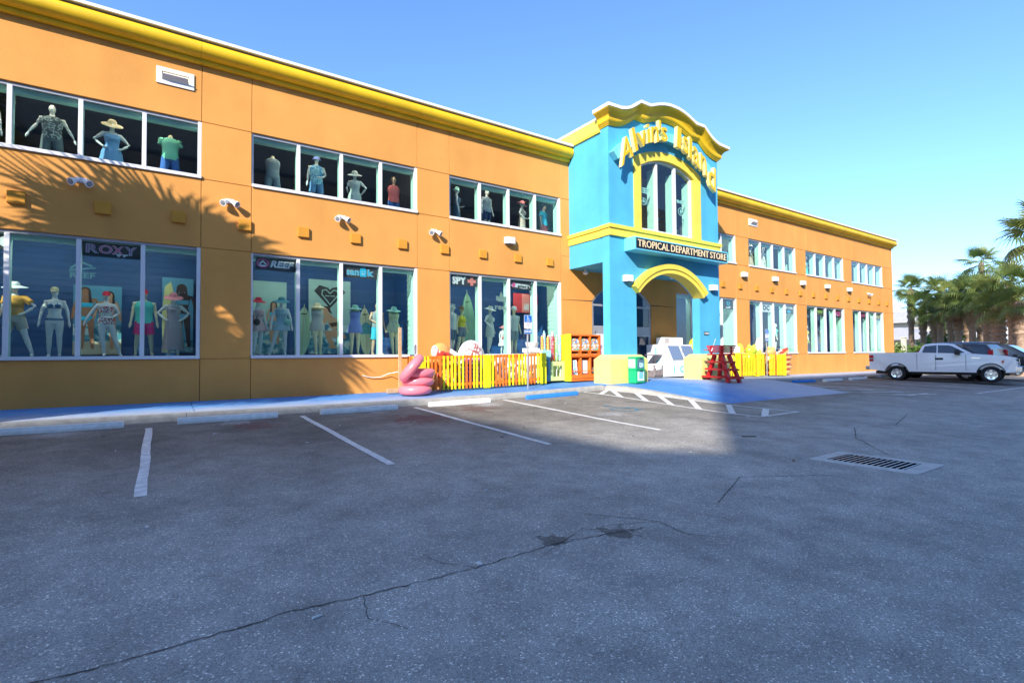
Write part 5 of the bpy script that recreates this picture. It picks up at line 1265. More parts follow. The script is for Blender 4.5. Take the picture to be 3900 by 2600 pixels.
def ringp(mb, cx, cz, rx, rz, k, y, n=28, d=.004, a0=0, a1=360):
    for i in range(n):
        a, b = R_(a0 + (a1 - a0) * i / n), R_(a0 + (a1 - a0) * (i + 1) / n); q = lambda an, f: (cx + rx * f * math.cos(an), cz + rz * f * math.sin(an))
        mb.prism([q(a, k), q(a, 1), q(b, 1), q(b, k)], 'y', y - d, y)
def stroke(mb, pts, wd, y, d=.004):
    for a, b in zip(pts[:-1], pts[1:]):
        a, b = Vector(a), Vector(b); u = (b - a).normalized(); n = Vector((-u.y, u.x)) * wd / 2; a = a - u * wd * .3; b = b + u * wd * .3
        mb.prism([tuple(a + n), tuple(b + n), tuple(b - n), tuple(a - n)], 'y', y - d, y)
# pink script banner
t = banner(-1.68, -.56, 4.14, 4.47, 'black banner with pink and silver ROXY lettering and a small heart badge', INKK)
for ch, x0, x1, m in (('R', -1.60, -1.38, INKL), ('O', -1.36, -1.12, INKP), ('X', -1.12, -.90, INKP), ('Y', -.88, -.64, INKL)):
    mb = MB(); mb.text(ch, x0 - .012, x1 + .012, 4.218, 4.432, BY - .001, .003, .035); pr(t, mb, INKW); mb = MB(); mb.text(ch, x0, x1, 4.23, 4.42, BY - .006, .003, .0); pr(t, mb, m)
mb = MB(); mb.prism([(-1.06, 4.24), (-.92, 4.24), (-.99, 4.16), (-.995, 4.16)], 'y', BY - .008, BY - .001); mb.prism([(-.92, 4.24), (-.78, 4.24), (-.90, 4.16)], 'y', BY - .008, BY - .001); pr(t, mb, INKW)
t = banner(-4.1, -2.93, 4.14, 4.47, 'black banner with a white diamond at the left edge of the picture', CHAR); mb = MB(); mb.prism([(-3.2, 4.31), (-3.0, 4.44), (-2.95, 4.31), (-3.0, 4.18)], 'y', BY - .006, BY - .001); pr(t, mb, INKW)
# REEF banner
t = banner(2.02, 3.06, 4.13, 4.47, 'charcoal banner reading REEF beside a pink ring and white wedge')
mb = MB(); ringp(mb, 2.20, 4.32, .155, .125, .80, BY - .001); pr(t, mb, INKP)
mb = MB(); mb.prism([(2.09, 4.29), (2.20, 4.41), (2.31, 4.29), (2.26, 4.29), (2.20, 4.355), (2.14, 4.29)], 'y', BY - .006, BY - .001); mb.prism([(2.08, 4.27), (2.32, 4.27), (2.24, 4.225), (2.14, 4.225)], 'y', BY - .006, BY - .001); pr(t, mb, INKW)
mb = MB(); mb.text('REEF', 2.38, 2.96, 4.22, 4.42, BY - .001, .004, .05, shear=.30); pr(t, mb, INKW, 'lettering')
t = banner(4.39, 5.46, 4.11, 4.47, 'charcoal banner reading sanuk in cyan with a smiling cyan tab')
for st, x0, x1 in (('san', 4.52, 4.88), ('k', 5.17, 5.35)):
    mb = MB(); mb.text(st, x0 - .01, x1 + .01, 4.185, 4.185 + (.16 if st == 'san' else .22), BY - .001, .003, .04); pr(t, mb, INKW, 'lettering'); mb = MB(); mb.text(st, x0, x1, 4.195, 4.195 + (.14 if st == 'san' else .20), BY - .006, .003, .015); pr(t, mb, INKC, 'lettering')
mb = MB(); mb.prism([(4.92, 4.16), (5.12, 4.16), (5.13, 4.34), (5.10, 4.44), (4.95, 4.44), (4.91, 4.34)], 'y', BY - .004, BY - .001); pr(t, mb, INKC)
mb = MB(); disc(mb, 4.98, 4.32, .012, .016, BY - .005); disc(mb, 5.06, 4.32, .012, .016, BY - .005); ringp(mb, 5.02, 4.28, .06, .055, .6, BY - .005, 10, .004, 200, 340); pr(t, mb, INKW)
t = banner(8.03, 9.09, 4.13, 4.47, 'charcoal banner reading SPY with a salmon cross')
mb = MB(); mb.text('SPY', 8.09, 8.66, 4.17, 4.45, BY - .001, .004, .06); pr(t, mb, INKW, 'lettering')
mb = MB(); mb.box(8.71, 9.04, BY - .006, BY - .001, 4.25, 4.36); mb.box(8.82, 8.93, BY - .0065, BY - .001, 4.15, 4.249); mb.box(8.82, 8.93, BY - .0065, BY - .001, 4.361, 4.45); pr(t, mb, SALM)
t = banner(10.43, 11.46, 4.16, 4.47, 'charcoal banner reading stars with a pink star')
mb = MB(); disc(mb, 10.82, 4.30, .30, .075, BY - .001); disc(mb, 11.12, 4.28, .30, .08, BY - .0012); pr(t, mb, INKW); mb = MB(); mb.text('stars', 10.84, 11.38, 4.225, 4.33, BY - .006, .003, .04); pr(t, mb, INKK, 'lettering')
star = [(10.66 + (.12 if k % 2 == 0 else .05) * math.sin(math.pi * k / 5), 4.31 + (.12 if k % 2 == 0 else .05) * math.cos(math.pi * k / 5)) for k in range(10)]
mb = MB(); mb.prism(star, 'y', BY - .009, BY - .006); pr(t, mb, INKP)
# right wing banners
for x0, x1, label, items in (
    (23.68, 24.58, 'dark banner with a cyan round face badge beside the tower', (('disc', INKC), ('neff', INKW))),
    (27.2, 28.25, 'white square DC banner on the lower right window', (('DC', INKK),)),
    (29.6, 30.65, 'dark RIP CURL banner with a cyan wave mark', (('RIP CURL', INKW), ('wave', INKC))),
    (33.25, 34.3, 'dark banner with a lime green scrawl', (('scr', INKG),)),
    (35.7, 36.7, 'dark FOX banner in pink letters', (('FOX', INKP),)),
    (39.3, 40.3, 'dark banner with a pink scrawl in the last window', (('scr', INKP),)),
    (41.7, 42.7, 'dark banner with a yellow scrawl in the last window', (('scr', INKY),))):
    t = banner(x0, x1, 4.0, 4.47, label, INKW if 'white square' in label else CHAR); c = (x0 + x1) / 2
    for it, m in items:
        mb = MB()
        if it == 'disc': ringp(mb, c, 4.32, .13, .13, .7, BY - .001); disc(mb, c - .05, 4.33, .03, .03, BY - .001); disc(mb, c + .05, 4.33, .03, .03, BY - .001)
        elif it == 'wave': mb.prism([(c - .25, 4.12), (c, 4.22), (c + .25, 4.12), (c, 4.02)], 'y', BY - .005, BY - .001)
        elif it == 'scr': stroke(mb, [(c - .38, 4.30), (c - .25, 4.38), (c - .2, 4.15), (c - .05, 4.36), (c + .02, 4.18), (c + .15, 4.35), (c + .2, 4.15), (c + .36, 4.34)], .07, BY - .001)
        elif it == 'DC': mb.text('DC', c - .32, c + .32, 4.1, 4.38, BY - .001, .004, .05)
        elif it == 'FOX': mb.text('FOX', c - .38, c + .38, 4.08, 4.38, BY - .001, .004, .06)
        elif it == 'neff': mb.text('neff', c - .2, c + .2, 4.04, 4.16, BY - .001, .004, .04)
        else: mb.text(it, c - .42, c + .42, 4.27, 4.42, BY - .001, .004, .04)
        pr(t, mb, m)
# cut vinyl marks on the glass
def decal(label, x, z, y, m, draw):
    t = thing('window_decal', label, 'decal', (x, y, z)); mb = MB(); draw(mb, y); part(mb, 'print', m, t); return t
decal('pale REEF wedge mark stuck inside the lower left window above the beach poster', -1.66, 3.6, 15.67, INKM, lambda mb, y: (stroke(mb, [(-1.88, 3.83), (-1.70, 3.98), (-1.50, 3.90)], .045, y), stroke(mb, [(-1.90, 3.78), (-1.44, 3.86)], .04, y), mb.box(-1.92, -1.42, y - .004, y, 3.74, 3.755), mb.text('REEF', -1.90, -1.44, 3.60, 3.73, y, .004, .04)))
decal('pale leaf trio over reef script on the third lower window', 10.2, 3.2, 15.67, mat('decal_grey_green', (.24, .32, .30), .6, .02), lambda mb, y: ([mb.prism([(10.13 + (u * math.cos(a) - v * math.sin(a)), 3.62 + (u * math.sin(a) + v * math.cos(a))) for u, v in ((0, .04), (-.10, .2), (0, .42 if a == 0 else .34), (.10, .2))], 'y', y - .004, y) for a in (0, .75, -.75)], mb.text('reef', 9.86, 10.42, 3.36, 3.58, y, .004, .03)))
decal('mint REEF lettering over a wedge ring in the left pane of the tower window', 15.3, 7.5, TY + .165, INKM, lambda mb, y: (mb.text('REEF', 14.95, 15.55, 7.94, 8.16, y, .004, .05, shear=.2), ringp(mb, 15.25, 7.62, .20, .14, .78, y, 26), mb.prism([(15.12, 7.58), (15.25, 7.72), (15.38, 7.58)], 'y', y - .004, y)))
decal('mint reef lettering over a round leaf badge in the right pane of the tower window', 17.5, 7.5, TY + .165, INKM, lambda mb, y: (mb.text('reef', 17.1, 17.75, 7.88, 8.08, y, .004, .05), ringp(mb, 17.5, 7.55, .17, .17, .82, y), mb.prism([(17.5, 7.43), (17.43, 7.55), (17.5, 7.67), (17.57, 7.55)], 'y', y - .004, y)))
# posters and boards standing in the displays
SKINT = mat('poster_skin', (.36, .18, .09), .6, .06); SKINT2 = mat('poster_skin_light', (.52, .30, .17), .6, .06); HAIRP = mat('poster_hair', (.05, .025, .015), .6, .1)
SEA = mat_pat('poster_sea', [(0, (.03, .16, .26)), (.45, (.10, .34, .42)), (.56, (.46, .60, .60))], 5); SAND = mat('poster_sand', (.50, .48, .34), .7, .08); PSKY = mat('poster_sky', (.10, .34, .52), .6, .05); PTEAL = mat('poster_teal', (.30, .48, .46), .6, .05)
def poster(label, x0, x1, z0, z1, y, m): t = thing('window_poster', label, 'poster', ((x0 + x1) / 2, y, z0)); mb = MB(); mb.box(x0, x1, y, y + .015, z0, z1); part(mb, 'panel', m, t); return t
def figure(t, cx, z0, h, y, skin, suit, flipx=1):
    s = h / 1.7; f = flipx; P = lambda pts: [(cx + f * a * s, z0 + b * s) for a, b in pts]
    mb = MB(); mb.prism(P([(-.10, .0), (-.03, .0), (0, .45), (.04, .80), (.09, .42), (.14, .0), (.21, .0), (.20, .5), (.20, .9), (.15, 1.08), (.19, 1.3), (.22, 1.36), (.30, 1.05), (.35, .85), (.40, .87), (.34, 1.12), (.26, 1.42), (.08, 1.45), (.06, 1.52), (-.04, 1.52), (-.06, 1.45), (-.20, 1.42), (-.28, 1.12), (-.30, .85), (-.24, .84), (-.20, 1.1), (-.14, 1.3), (-.13, 1.08), (-.17, .9), (-.16, .5)]), 'y', y - .003, y); disc(mb, cx, z0 + 1.60 * s, .085 * s, .11 * s, y, 16, .0035); part(mb, 'print', skin, t)
    mb = MB(); ringp(mb, cx, z0 + 1.62 * s, .12 * s, .13 * s, .62, y - .004, 14, .003, -10, 190); mb.prism(P([(-.12, 1.62), (-.07, 1.6), (-.07, 1.25), (-.15, 1.22)]), 'y', y - .007, y - .004); mb.prism(P([(.12, 1.62), (.07, 1.6), (.08, 1.25), (.16, 1.22)]), 'y', y - .007, y - .004); part(mb, 'print', HAIRP, t)
    mb = MB(); mb.prism(P([(-.16, 1.30), (.18, 1.30), (.15, 1.18), (-.13, 1.18)]), 'y', y - .008, y - .004); mb.prism(P([(-.17, .92), (.20, .92), (.05, .76), (0, .76)]), 'y', y - .008, y - .004); part(mb, 'print', suit, t)
t = poster('beach poster of two women in bikinis behind the bikini mannequin', -2.02, -1.02, 1.80, 3.62, 17.3, PSKY)
mb = MB(); mb.box(-2.02, -1.02, 17.297, 17.2995, 1.80, 2.15); part(mb, 'print', SAND, t); mb = MB(); mb.box(-2.02, -1.02, 17.2972, 17.2995, 2.151, 2.6); part(mb, 'print', SEA, t)
figure(t, -1.78, 1.95, 1.58, 17.29, SKINT, INKC); figure(t, -1.28, 1.95, 1.5, 17.28, SKINT2, INKR, -1)
t = poster('sea poster of a surfer carrying a yellow board on her head', -.12, .62, 1.85, 3.96, 17.3, PSKY)
mb = MB(); mb.prism([(-.10, 1.9), (.02, 1.85), (.16, 2.6), (.20, 3.3), (.08, 3.85), (-.06, 3.7), (-.12, 3.0)], 'y', 17.296, 17.2995); part(mb, 'print', mat('poster_board_yellow', (.60, .62, .26), .6, .05), t); mb = MB(); mb.box(-.12, .62, 17.2972, 17.2995, 1.85, 2.2); part(mb, 'print', SEA, t)
figure(t, .34, 2.0, 1.75, 17.29, HAIRP, PSKY)
t = poster('pale sea poster of a crouching surfer under a black heart badge', 3.78, 5.12, 1.80, 4.22, 17.3, PTEAL)
mb = MB(); mb.box(3.78, 5.12, 17.297, 17.2995, 1.80, 2.75); part(mb, 'print', SEA, t)
hc = (4.45, 3.72); mb = MB(); mb.prism([(hc[0] - .50, hc[1] + .12), (hc[0] - .34, hc[1] + .32), (hc[0] - .06, hc[1] + .25), (hc[0], hc[1] + .18), (hc[0] + .06, hc[1] + .25), (hc[0] + .34, hc[1] + .32), (hc[0] + .50, hc[1] + .12), (hc[0], hc[1] - .42)], 'y', 17.294, 17.2995); part(mb, 'print', INKK, t)
mb = MB()
for s in (-1, 1): stroke(mb, [(hc[0], hc[1] - .30), (hc[0] + s * .26, hc[1] + .02), (hc[0] + s * .24, hc[1] + .16), (hc[0] + s * .12, hc[1] + .18), (hc[0], hc[1] + .06)], .035, 17.293); stroke(mb, [(hc[0] + s * .02, hc[1] - .02), (hc[0] + s * .15, hc[1] - .02)], .03, 17.2925)
part(mb, 'print', PTEAL, t)
mb = MB(); mb.prism([(4.28, 3.08), (4.42, 3.14), (4.55, 3.02), (4.78, 2.86), (4.80, 2.70), (4.62, 2.62), (4.95, 2.42), (4.98, 2.30), (4.50, 2.34), (4.62, 2.06), (4.74, 1.98), (4.40, 1.98), (4.44, 2.08), (4.28, 2.46), (4.30, 2.56), (4.55, 2.56), (4.42, 2.72), (4.38, 2.90), (4.22, 2.62), (4.10, 2.44), (4.06, 2.50), (4.20, 2.84)], 'y', 17.292, 17.2965); disc(mb, 4.30, 3.20, .11, .14, 17.2925); part(mb, 'print', SKINT2, t)
mb = MB(); mb.prism([(4.22, 3.36), (4.42, 3.36), (4.52, 3.1), (4.42, 3.16), (4.36, 3.28)], 'y', 17.287, 17.29); mb.prism([(4.42, 2.80), (4.72, 2.86), (4.78, 2.74), (4.50, 2.68)], 'y', 17.287, 17.2895); part(mb, 'print', HAIRP, t)
t = poster('tall pale surf photograph at the left of the second lower window', 1.98, 3.12, 1.80, 4.05, 17.32, PTEAL)
mb = MB(); mb.box(1.98, 3.12, 17.317, 17.3195, 1.80, 2.85); part(mb, 'print', SEA, t); figure(t, 2.75, 2.1, 1.3, 17.31, SKINT2, INKC)
t = poster('red hanging poster with white capitals at the top right of the third window', 11.5, 12.72, 3.42, 4.2, 16.9, INKR)
mb = MB(); mb.box(11.92, 12.28, 16.89, 16.8995, 3.44, 4.18); part(mb, 'print', SALM, t); mb = MB(); mb.text('ARI', 11.98, 12.26, 3.52, 3.80, 16.889, .003, .05); part(mb, 'lettering', INKW, t); mb = MB(); mb.box(12.4, 12.7, 16.89, 16.8995, 3.46, 3.78); part(mb, 'print', INKM, t)
# surfboards
def board(label, x, y, z, h, wd, m, tilt=0, stripe=None, logo=None):
    t = thing('surfboard', label, 'surfboard', (x, y, z)); pts = []
    n = 20
    for i in range(n + 1):
        v = i / n; pts.append((wd / 2 * (math.sin(math.pi * min(1, v * 1.02 + .04)) ** .62), v * h))
    poly = [(a, b) for a, b in pts] + [(-a, b) for a, b in reversed(pts)]
    mb = MB(); mb.prism(poly, 'y', -.03, .03); R = Matrix.Rotation(tilt, 4, 'Y'); mb.xf(R); part(mb, 'deck', m, t, True, .012)
    mb = MB(); mb.box(-.006, .006, -.0335, -.0305, .06, h * .97); mb.xf(R); part(mb, 'stringer', SKINT2, t, True)
    if stripe:
        mb = MB(); mb.prism([(-wd * .40, h * .42), (wd * .40, h * .42), (wd * .42, h * .58), (0, h * .66), (-wd * .42, h * .56)], 'y', -.036, -.0305); mb.xf(R); part(mb, 'print', stripe, t, True)
    mb = MB(); stroke(mb, [(-.09, h * .80), (-.03, h * .815), (0, h * .80), (.08, h * .82)], .025, -.034); mb.xf(R); part(mb, 'print', INKK, t, True)
BGRN = mat('board_pale_green', (.42, .62, .38), .3, .08, 2); BCRM = mat('board_cream', (.66, .66, .40), .3, .08, 2)
board('pale green surfboard leaning behind the mullion beside the straw hat mannequin', 3.40, 16.55, LZ, 1.58, .48, BGRN, .06)
board('cream surfboard with a blue green palm print beside the periwinkle dress', 5.42, 16.5, LZ, 1.64, .46, BCRM, -.05, mat('board_print_green', (.10, .34, .34), .4, .25, 9))
board('tall green longboard leaning in the third lower window', 9.38, 16.7, LZ, 2.42, .56, mat('board_seafoam', (.26, .52, .34), .3, .2, 1.5), -.05)

# ------------------------------------------------------------------ slat pen of pool floats, left of the entrance
def slat_mesh(name, mt, h, wd=.066, th=.022):
    mb = MB(); mb.box(-wd / 2, wd / 2, -th / 2, th / 2, 0, h); return mb.mesh(name, mt, .004)
FX = [6.55, 6.67, 6.79, 6.92, 7.08, 7.20, 7.34, 7.48, 7.60, 7.75, 7.88, 8.01, 8.15, 8.29, 8.40, 8.55, 8.67, 8.90, 9.01, 9.14, 9.28, 9.42, 9.54, 9.67, 9.82, 9.95, 10.08, 10.21, 10.34, 10.47, 10.59, 10.73, 10.88, 11.02]
FC = 'yyoooyyyyyyooyyyyyyooooyyoyyyoooyyyy'
def pen(label, loc, x0, x1, yf, yb, xs_, cols, z0, hh, posts, side_x):
    t = thing('float_pen', label, 'pen', loc, 0, 'slatted pens of pool floats'); z = lambda x: wz(x, yf)
    SM = {c: slat_mesh('slat', m, hh) for c, m in (('y', SYEL), ('o', SORA), ('l', SLIM))}
    for k, (x, c) in enumerate(zip(xs_, cols)):
        o = link('slat', SM[c], t); o.location = Vector((x, yf - .024, z0(x) + .045)) - Vector(loc); o.rotation_euler = (0, 0, ((k * 37) % 7 - 3) * .012)
    for a, b in zip(posts[:-1], posts[1:]):
        for h0, h1 in ((hh - .045, hh + .045), (.15, .24)):
            mb = MB(); mb.hexa([(a + .06, yf - .012, z0(a) + h0), (b - .06, yf - .012, z0(b) + h0), (b - .06, yf + .03, z0(b) + h0), (a + .06, yf + .03, z0(a) + h0)], [(a + .06, yf - .012, z0(a) + h1), (b - .06, yf - .012, z0(b) + h1), (b - .06, yf + .03, z0(b) + h1), (a + .06, yf + .03, z0(a) + h1)]); part(mb, 'rail', SORA, t)
    for p in posts:
        for dx in (-.06, .06): mb = MB(); mb.box(p + dx - .05, p + dx + .05, yf - .045, yf + .045, z0(p) + .02, z0(p) + hh + .055); part(mb, 'post', SYEL, t, bevel=.006)
    for sx in side_x:
        n = 6
        for k in range(n):
            y = yf + .12 + (yb - yf - .2) * k / (n - 1); o = link('slat', SM['o' if k > 2 else 'y'], t); o.location = Vector((sx, y, z0(sx) + .045)) - Vector(loc); o.rotation_euler = (0, 0, R_(90))
        for h0 in (hh - .03, .17): mb = MB(); mb.box(sx + .015, sx + .045, yf + .05, yb, z0(sx) + h0, z0(sx) + h0 + .08); part(mb, 'rail', SORA, t)
    return t
pen('yellow and orange slatted pen of pool floats left of the entrance', (8.8, 14.5, .6), 6.35, 11.15, 14.5, 15.4, FX, FC, lambda x: wz(x, 14.5), 1.06, [6.40, 8.78, 11.14], (6.36, 11.18))
FO = mat('float_orange_vinyl', (.86, .36, .10), .25, .05, 4, spec=.6); FW = mat('float_white_vinyl', (.84, .82, .80), .25, .04, 4, spec=.6); FRD = mat('float_red_vinyl', (.72, .05, .03), .25, .05, 4, spec=.6); FPU = mat('float_purple_vinyl', (.26, .05, .22), .22, .1, 6, spec=.6); FLIME = mat('float_lime_vinyl', (.52, .72, .05), .25, .05, 4, spec=.6); FYE = mat('float_yellow_vinyl', (.85, .66, .05), .25, .05, 4, spec=.6)
FPIZ = mat_pat('float_pizza_print', [(0, (.72, .07, .03)), (.42, (.80, .40, .06)), (.50, (.70, .10, .05)), (.57, (.20, .30, .05)), (.61, (.80, .62, .40))], 9, .3)
FBAR = mat_pat('float_rose_stripe', [(0, (.80, .74, .70)), (.5, (.62, .36, .36))], 3.2, .3, 'wave', 'x')
FSEA = mat_pat('float_painted_leaves', [(0, (.82, .78, .76)), (.42, (.42, .13, .10)), (.50, (.86, .82, .80)), (.58, (.62, .32, .25)), (.64, (.84, .8, .78))], 4.5, .3)
FBUN = mat('float_bun_vinyl', (.80, .42, .13), .3, .08, 4, spec=.6)
wf = lambda x: wz(x, 14.9)
# macaw head float
t = thing('bird_float', 'orange inflatable parrot with a white cheek and red beak rising out of the pen', 'pool float', (7.2, 14.95, .6))
mb = MB(); mb.ell((7.32, 14.95, 1.74), .36, .24, .38, 20, 12); mb.ell((7.62, 15.0, 1.50), .36, .20, .30, 18, 10); mb.ell((7.5, 15.0, 1.05), .42, .24, .42); part(mb, 'body', FO, t)
mb = MB(); mb.ell((7.06, 14.83, 1.84), .12, .12, .20, 16, 10); part(mb, 'cheek', FW, t)
mb = MB(); mb.ell((7.02, 14.735, 1.97), .025, .02, .025, 10, 6); part(mb, 'eye', INKK, t)
mb = MB(); mb.lathe([(.001, 0), (.13, .03), (.15, .12), (.09, .26), (.001, .34)], (7.22, 14.76, 1.86), 16, 0, True, Matrix.Rotation(R_(170), 3, 'X')); mb.ell((7.40, 14.77, 1.72), .17, .10, .11); part(mb, 'beak', FRD, t)
mb = MB(); mb.hexa([(7.56, 14.78, 1.80), (7.92, 14.78, 1.60), (7.92, 14.79, 1.60), (7.56, 14.79, 1.80)], [(7.60, 14.78, 1.94), (7.97, 14.78, 1.72), (7.97, 14.79, 1.72), (7.60, 14.79, 1.94)]); part(mb, 'tag', FW, t)
# leaf print tube standing up
t = thing('round_float', 'white round float with a brown leaf print standing upright in the pen', 'pool float', (8.45, 14.95, .65))
mb = MB(); mb.ell((8.45, 14.95, 1.60), .52, .17, .62, 26, 14); part(mb, 'shell', FW, t); mb = MB(); mb.ell((8.45, 14.85, 1.68), .40, .13, .46, 22, 12); part(mb, 'print', FSEA, t)
# pizza, grapes, rose striped tubes
t = thing('food_float', 'red and green food printed floats bundled behind the pen slats', 'pool float', (7.3, 14.9, .6))
rr = random.Random(3); mb = MB()
for k in range(10): mb.ell((6.75 + (k % 5) * .24 + rr.uniform(-.05, .05), 14.85 + rr.uniform(-.06, .08), .92 + (k // 5) * .40 + rr.uniform(-.05, .05)), .17, .12, .27, 14, 8, 0, Matrix.Rotation(rr.uniform(-.5, .5), 3, 'Y'))
part(mb, 'cushion', FPIZ, t)
t = thing('grape_float', 'purple inflatable grape bunch behind the pen slats', 'pool float', (8.4, 14.8, .6))
for r_ in range(6):
    for c_ in range(6 - (r_ % 2)):
        mb = MB(); mb.ell((8.02 + c_ * .135 + (r_ % 2) * .067, 14.78, .86 + r_ * .135), .072, .07, .072, 12, 7); part(mb, 'grape', FPU, t)
for k, (x, z, tl, l) in enumerate(((9.75, 1.30, 1.25, 'white and rose striped ring leaning at the back of the pen'), (10.15, 1.02, .35, 'white and rose striped ring lying low in the pen'), (10.62, 1.16, .9, 'white and rose striped ring at the right end of the pen'))):
    mb = MB(); mb.torus((x, 14.95, z), .30, .13, Matrix.Rotation(tl, 3, 'X') @ Matrix.Rotation(.3, 3, 'Y'), 30, 12); solo(mb, 'ring_float', FBAR, l, 'pool float', (x, 14.95, wf(x)), 'striped rings in the pen')
t = thing('lobster_float', 'small red and yellow float at the bottom right of the pen', 'pool float', (10.7, 14.75, .65))
mb = MB(); mb.ell((10.66, 14.76, .90), .16, .1, .12); mb.ell((10.82, 14.76, .78), .12, .1, .1); part(mb, 'body', FRD, t); mb = MB(); mb.ell((10.70, 14.70, 1.03), .07, .06, .10); mb.ell((10.52, 14.70, .90), .07, .06, .06); part(mb, 'fin', FYE, t)
# pink doughnut stack
for k, (x, y, z, R, r, mm, l) in enumerate(((6.03, 14.0, .15, .33, .155, None, 'lowest ring of the pink doughnut tube stack on the sidewalk'), (6.13, 14.02, .40, .34, .14, None, 'middle flat ring of the pink doughnut tube stack'), (6.15, 14.0, .64, .34, .14, None, 'upper flat ring of the pink doughnut tube stack'), (5.86, 13.86, .80, .33, .15, Matrix.Rotation(R_(-48), 3, 'Y') @ Matrix.Rotation(R_(-16), 3, 'X'), 'pink iced doughnut tube leaning up against the left of its stack'))):
    t = thing('doughnut_float', l, 'pool float', (x, y, wz(x, y)), 0, 'pink doughnut pool tubes')
    mb = MB(); mb.torus((0, 0, z), R, r, mm, 64, 16, 0, .035, .92); part(mb, 'ring', PINK, t, True)
    if k == 3:
        for q in range(26):
            a = q * 2.4; rr_ = R + .06 * math.sin(q * 1.7); p = Vector((rr_ * math.cos(a), rr_ * math.sin(a), -r * .90)); p2 = p + Vector((.03 * math.cos(q), .03 * math.sin(q), 0))
            mb = MB(); mb.tube([mm @ p + Vector((0, 0, z)), mm @ p2 + Vector((0, 0, z))], .008, 5, q % 2); part(mb, 'sprinkle', [INKW, FPU], t, True)
# timber post on a foot, cord on the wall
t = thing('timber_stand', 'raw timber post on a foot beam standing behind the pink tubes', 'post', (5.98, 15.05, .6))
zb = wz(6, 15.05); mb = MB(); mb.box(5.93, 6.03, 15.02, 15.07, zb + .04, 2.58); part(mb, 'upright', WOOD, t, bevel=.005)
mb = MB(); mb.box(5.45, 6.10, 14.72, 14.80, zb, zb + .13); part(mb, 'foot', WOOD, t, bevel=.006); mb = MB(); mb.box(5.9, 6.06, 14.80, 15.02, zb, zb + .05); part(mb, 'brace', WOOD, t)
mb = MB(); mb.tube([(4.95, 15.485, 1.13), (5.05, 15.46, 1.09), (5.25, 15.45, 1.05), (5.5, 15.44, 1.06), (5.75, 15.4, 1.16), (5.93, 15.05, 1.22)], .012, 6); solo(mb, 'sagging_cord', WHITE, 'thin white cord sagging from the orange wall to the timber post', 'cord', (4.95, 15.48, 1.13))
# umbrella bin, basin, umbrella stand
t = thing('display_bin', 'tall blue display bin with a pale top between the pen and the umbrellas', 'bin', (11.4, 14.9, .65))
zb = wz(11.4, 14.8); mb = MB(); mb.box(11.28, 11.66, 14.74, 15.2, zb + .05, 1.62); part(mb, 'body', mat('bin_blue', (.05, .22, .40), .5, .05), t, bevel=.01); mb = MB(); mb.box(11.26, 11.68, 14.72, 15.22, 1.622, 1.88); part(mb, 'top', mat('bin_pale_blue', (.36, .66, .72), .5, .05), t, bevel=.01)
mb = MB(); mb.prism([(11.31, zb + .3), (11.54, zb + .3), (11.54, 1.5), (11.45, 1.58), (11.31, 1.4)], 'y', 14.725, 14.738); part(mb, 'recess', mat('bin_recess', (.02, .10, .16), .6, .05), t)
mb = MB(); mb.box(10.85, 11.28, 14.9, 15.3, wz(11, 15) + .02, 1.80); mb.box(10.8, 11.27, 14.86, 15.32, 1.802, 1.95); solo(mb, 'white_table', WHITE, 'white stand just behind the right end of the slat pen', 'table', (11, 15, wz(11, 15)), None, .01)
t = thing('white_basin', 'white plastic tub on the white stand', 'tub', (11.05, 15.05, 1.952)); mb = MB(); mb.lathe([(.14, 0), (.23, .05), (.27, .20), (.28, .22), (.25, .22), (.22, .07), (.001, .05)], (0, 0, 0), 26, 0, True, None, 1.0, .7); part(mb, 'tub', WHITE, t, True)
t = thing('umbrella_stand', 'pale green umbrella stand with a slotted front beside the red shelf', 'stand', (12.05, 14.9, .68))
zb = wz(12, 14.85); PG = mat('stand_pale_green', (.56, .70, .28), .5, .05); mb = MB()
x0, x1 = 11.69, 12.34
for a, b, c, d in ((x0, x1, 1.30, 1.46), (x0, x1, zb + .06, .90), (x0, x0 + .1, .90, 1.30), (x1 - .1, x1, .90, 1.30)): mb.box(a, b, 14.76, 14.80, c, d)
mb.box(x0, x0 + .03, 14.801, 15.25, zb + .06, 1.46); mb.box(x1 - .03, x1, 14.801, 15.25, zb + .06, 1.46); mb.box(x0 + .03, x1 - .03, 15.22, 15.25, zb + .06, 1.46); mb.box(x0 + .03, x1 - .03, 14.801, 15.22, zb + .06, zb + .1); part(mb, 'box', PG, t)
for dx in (.06, .58):
    mb = MB(); mb.lathe([(.001, 0), (.03, .0), (.03, .055), (.001, .055)], (x0 + dx, 14.85, zb), 10); part(mb, 'caster', TRIMB, t)
UC = [mat_pat('umbrella_print_%s' % n, st, 9, .6) for n, st in (('orange', [(0, (.80, .30, .05)), (.5, (.85, .55, .10)), (.58, (.75, .20, .06))]), ('aqua', [(0, (.25, .60, .70)), (.5, (.70, .80, .80)), (.6, (.10, .40, .60))]), ('pink', [(0, (.75, .25, .35)), (.5, (.80, .75, .75)), (.6, (.70, .10, .25))]), ('green', [(0, (.20, .60, .25)), (.5, (.60, .78, .50)), (.6, (.10, .35, .55))]), ('red', [(0, (.62, .06, .12)), (.5, (.75, .50, .50)), (.6, (.50, .05, .08))]))]
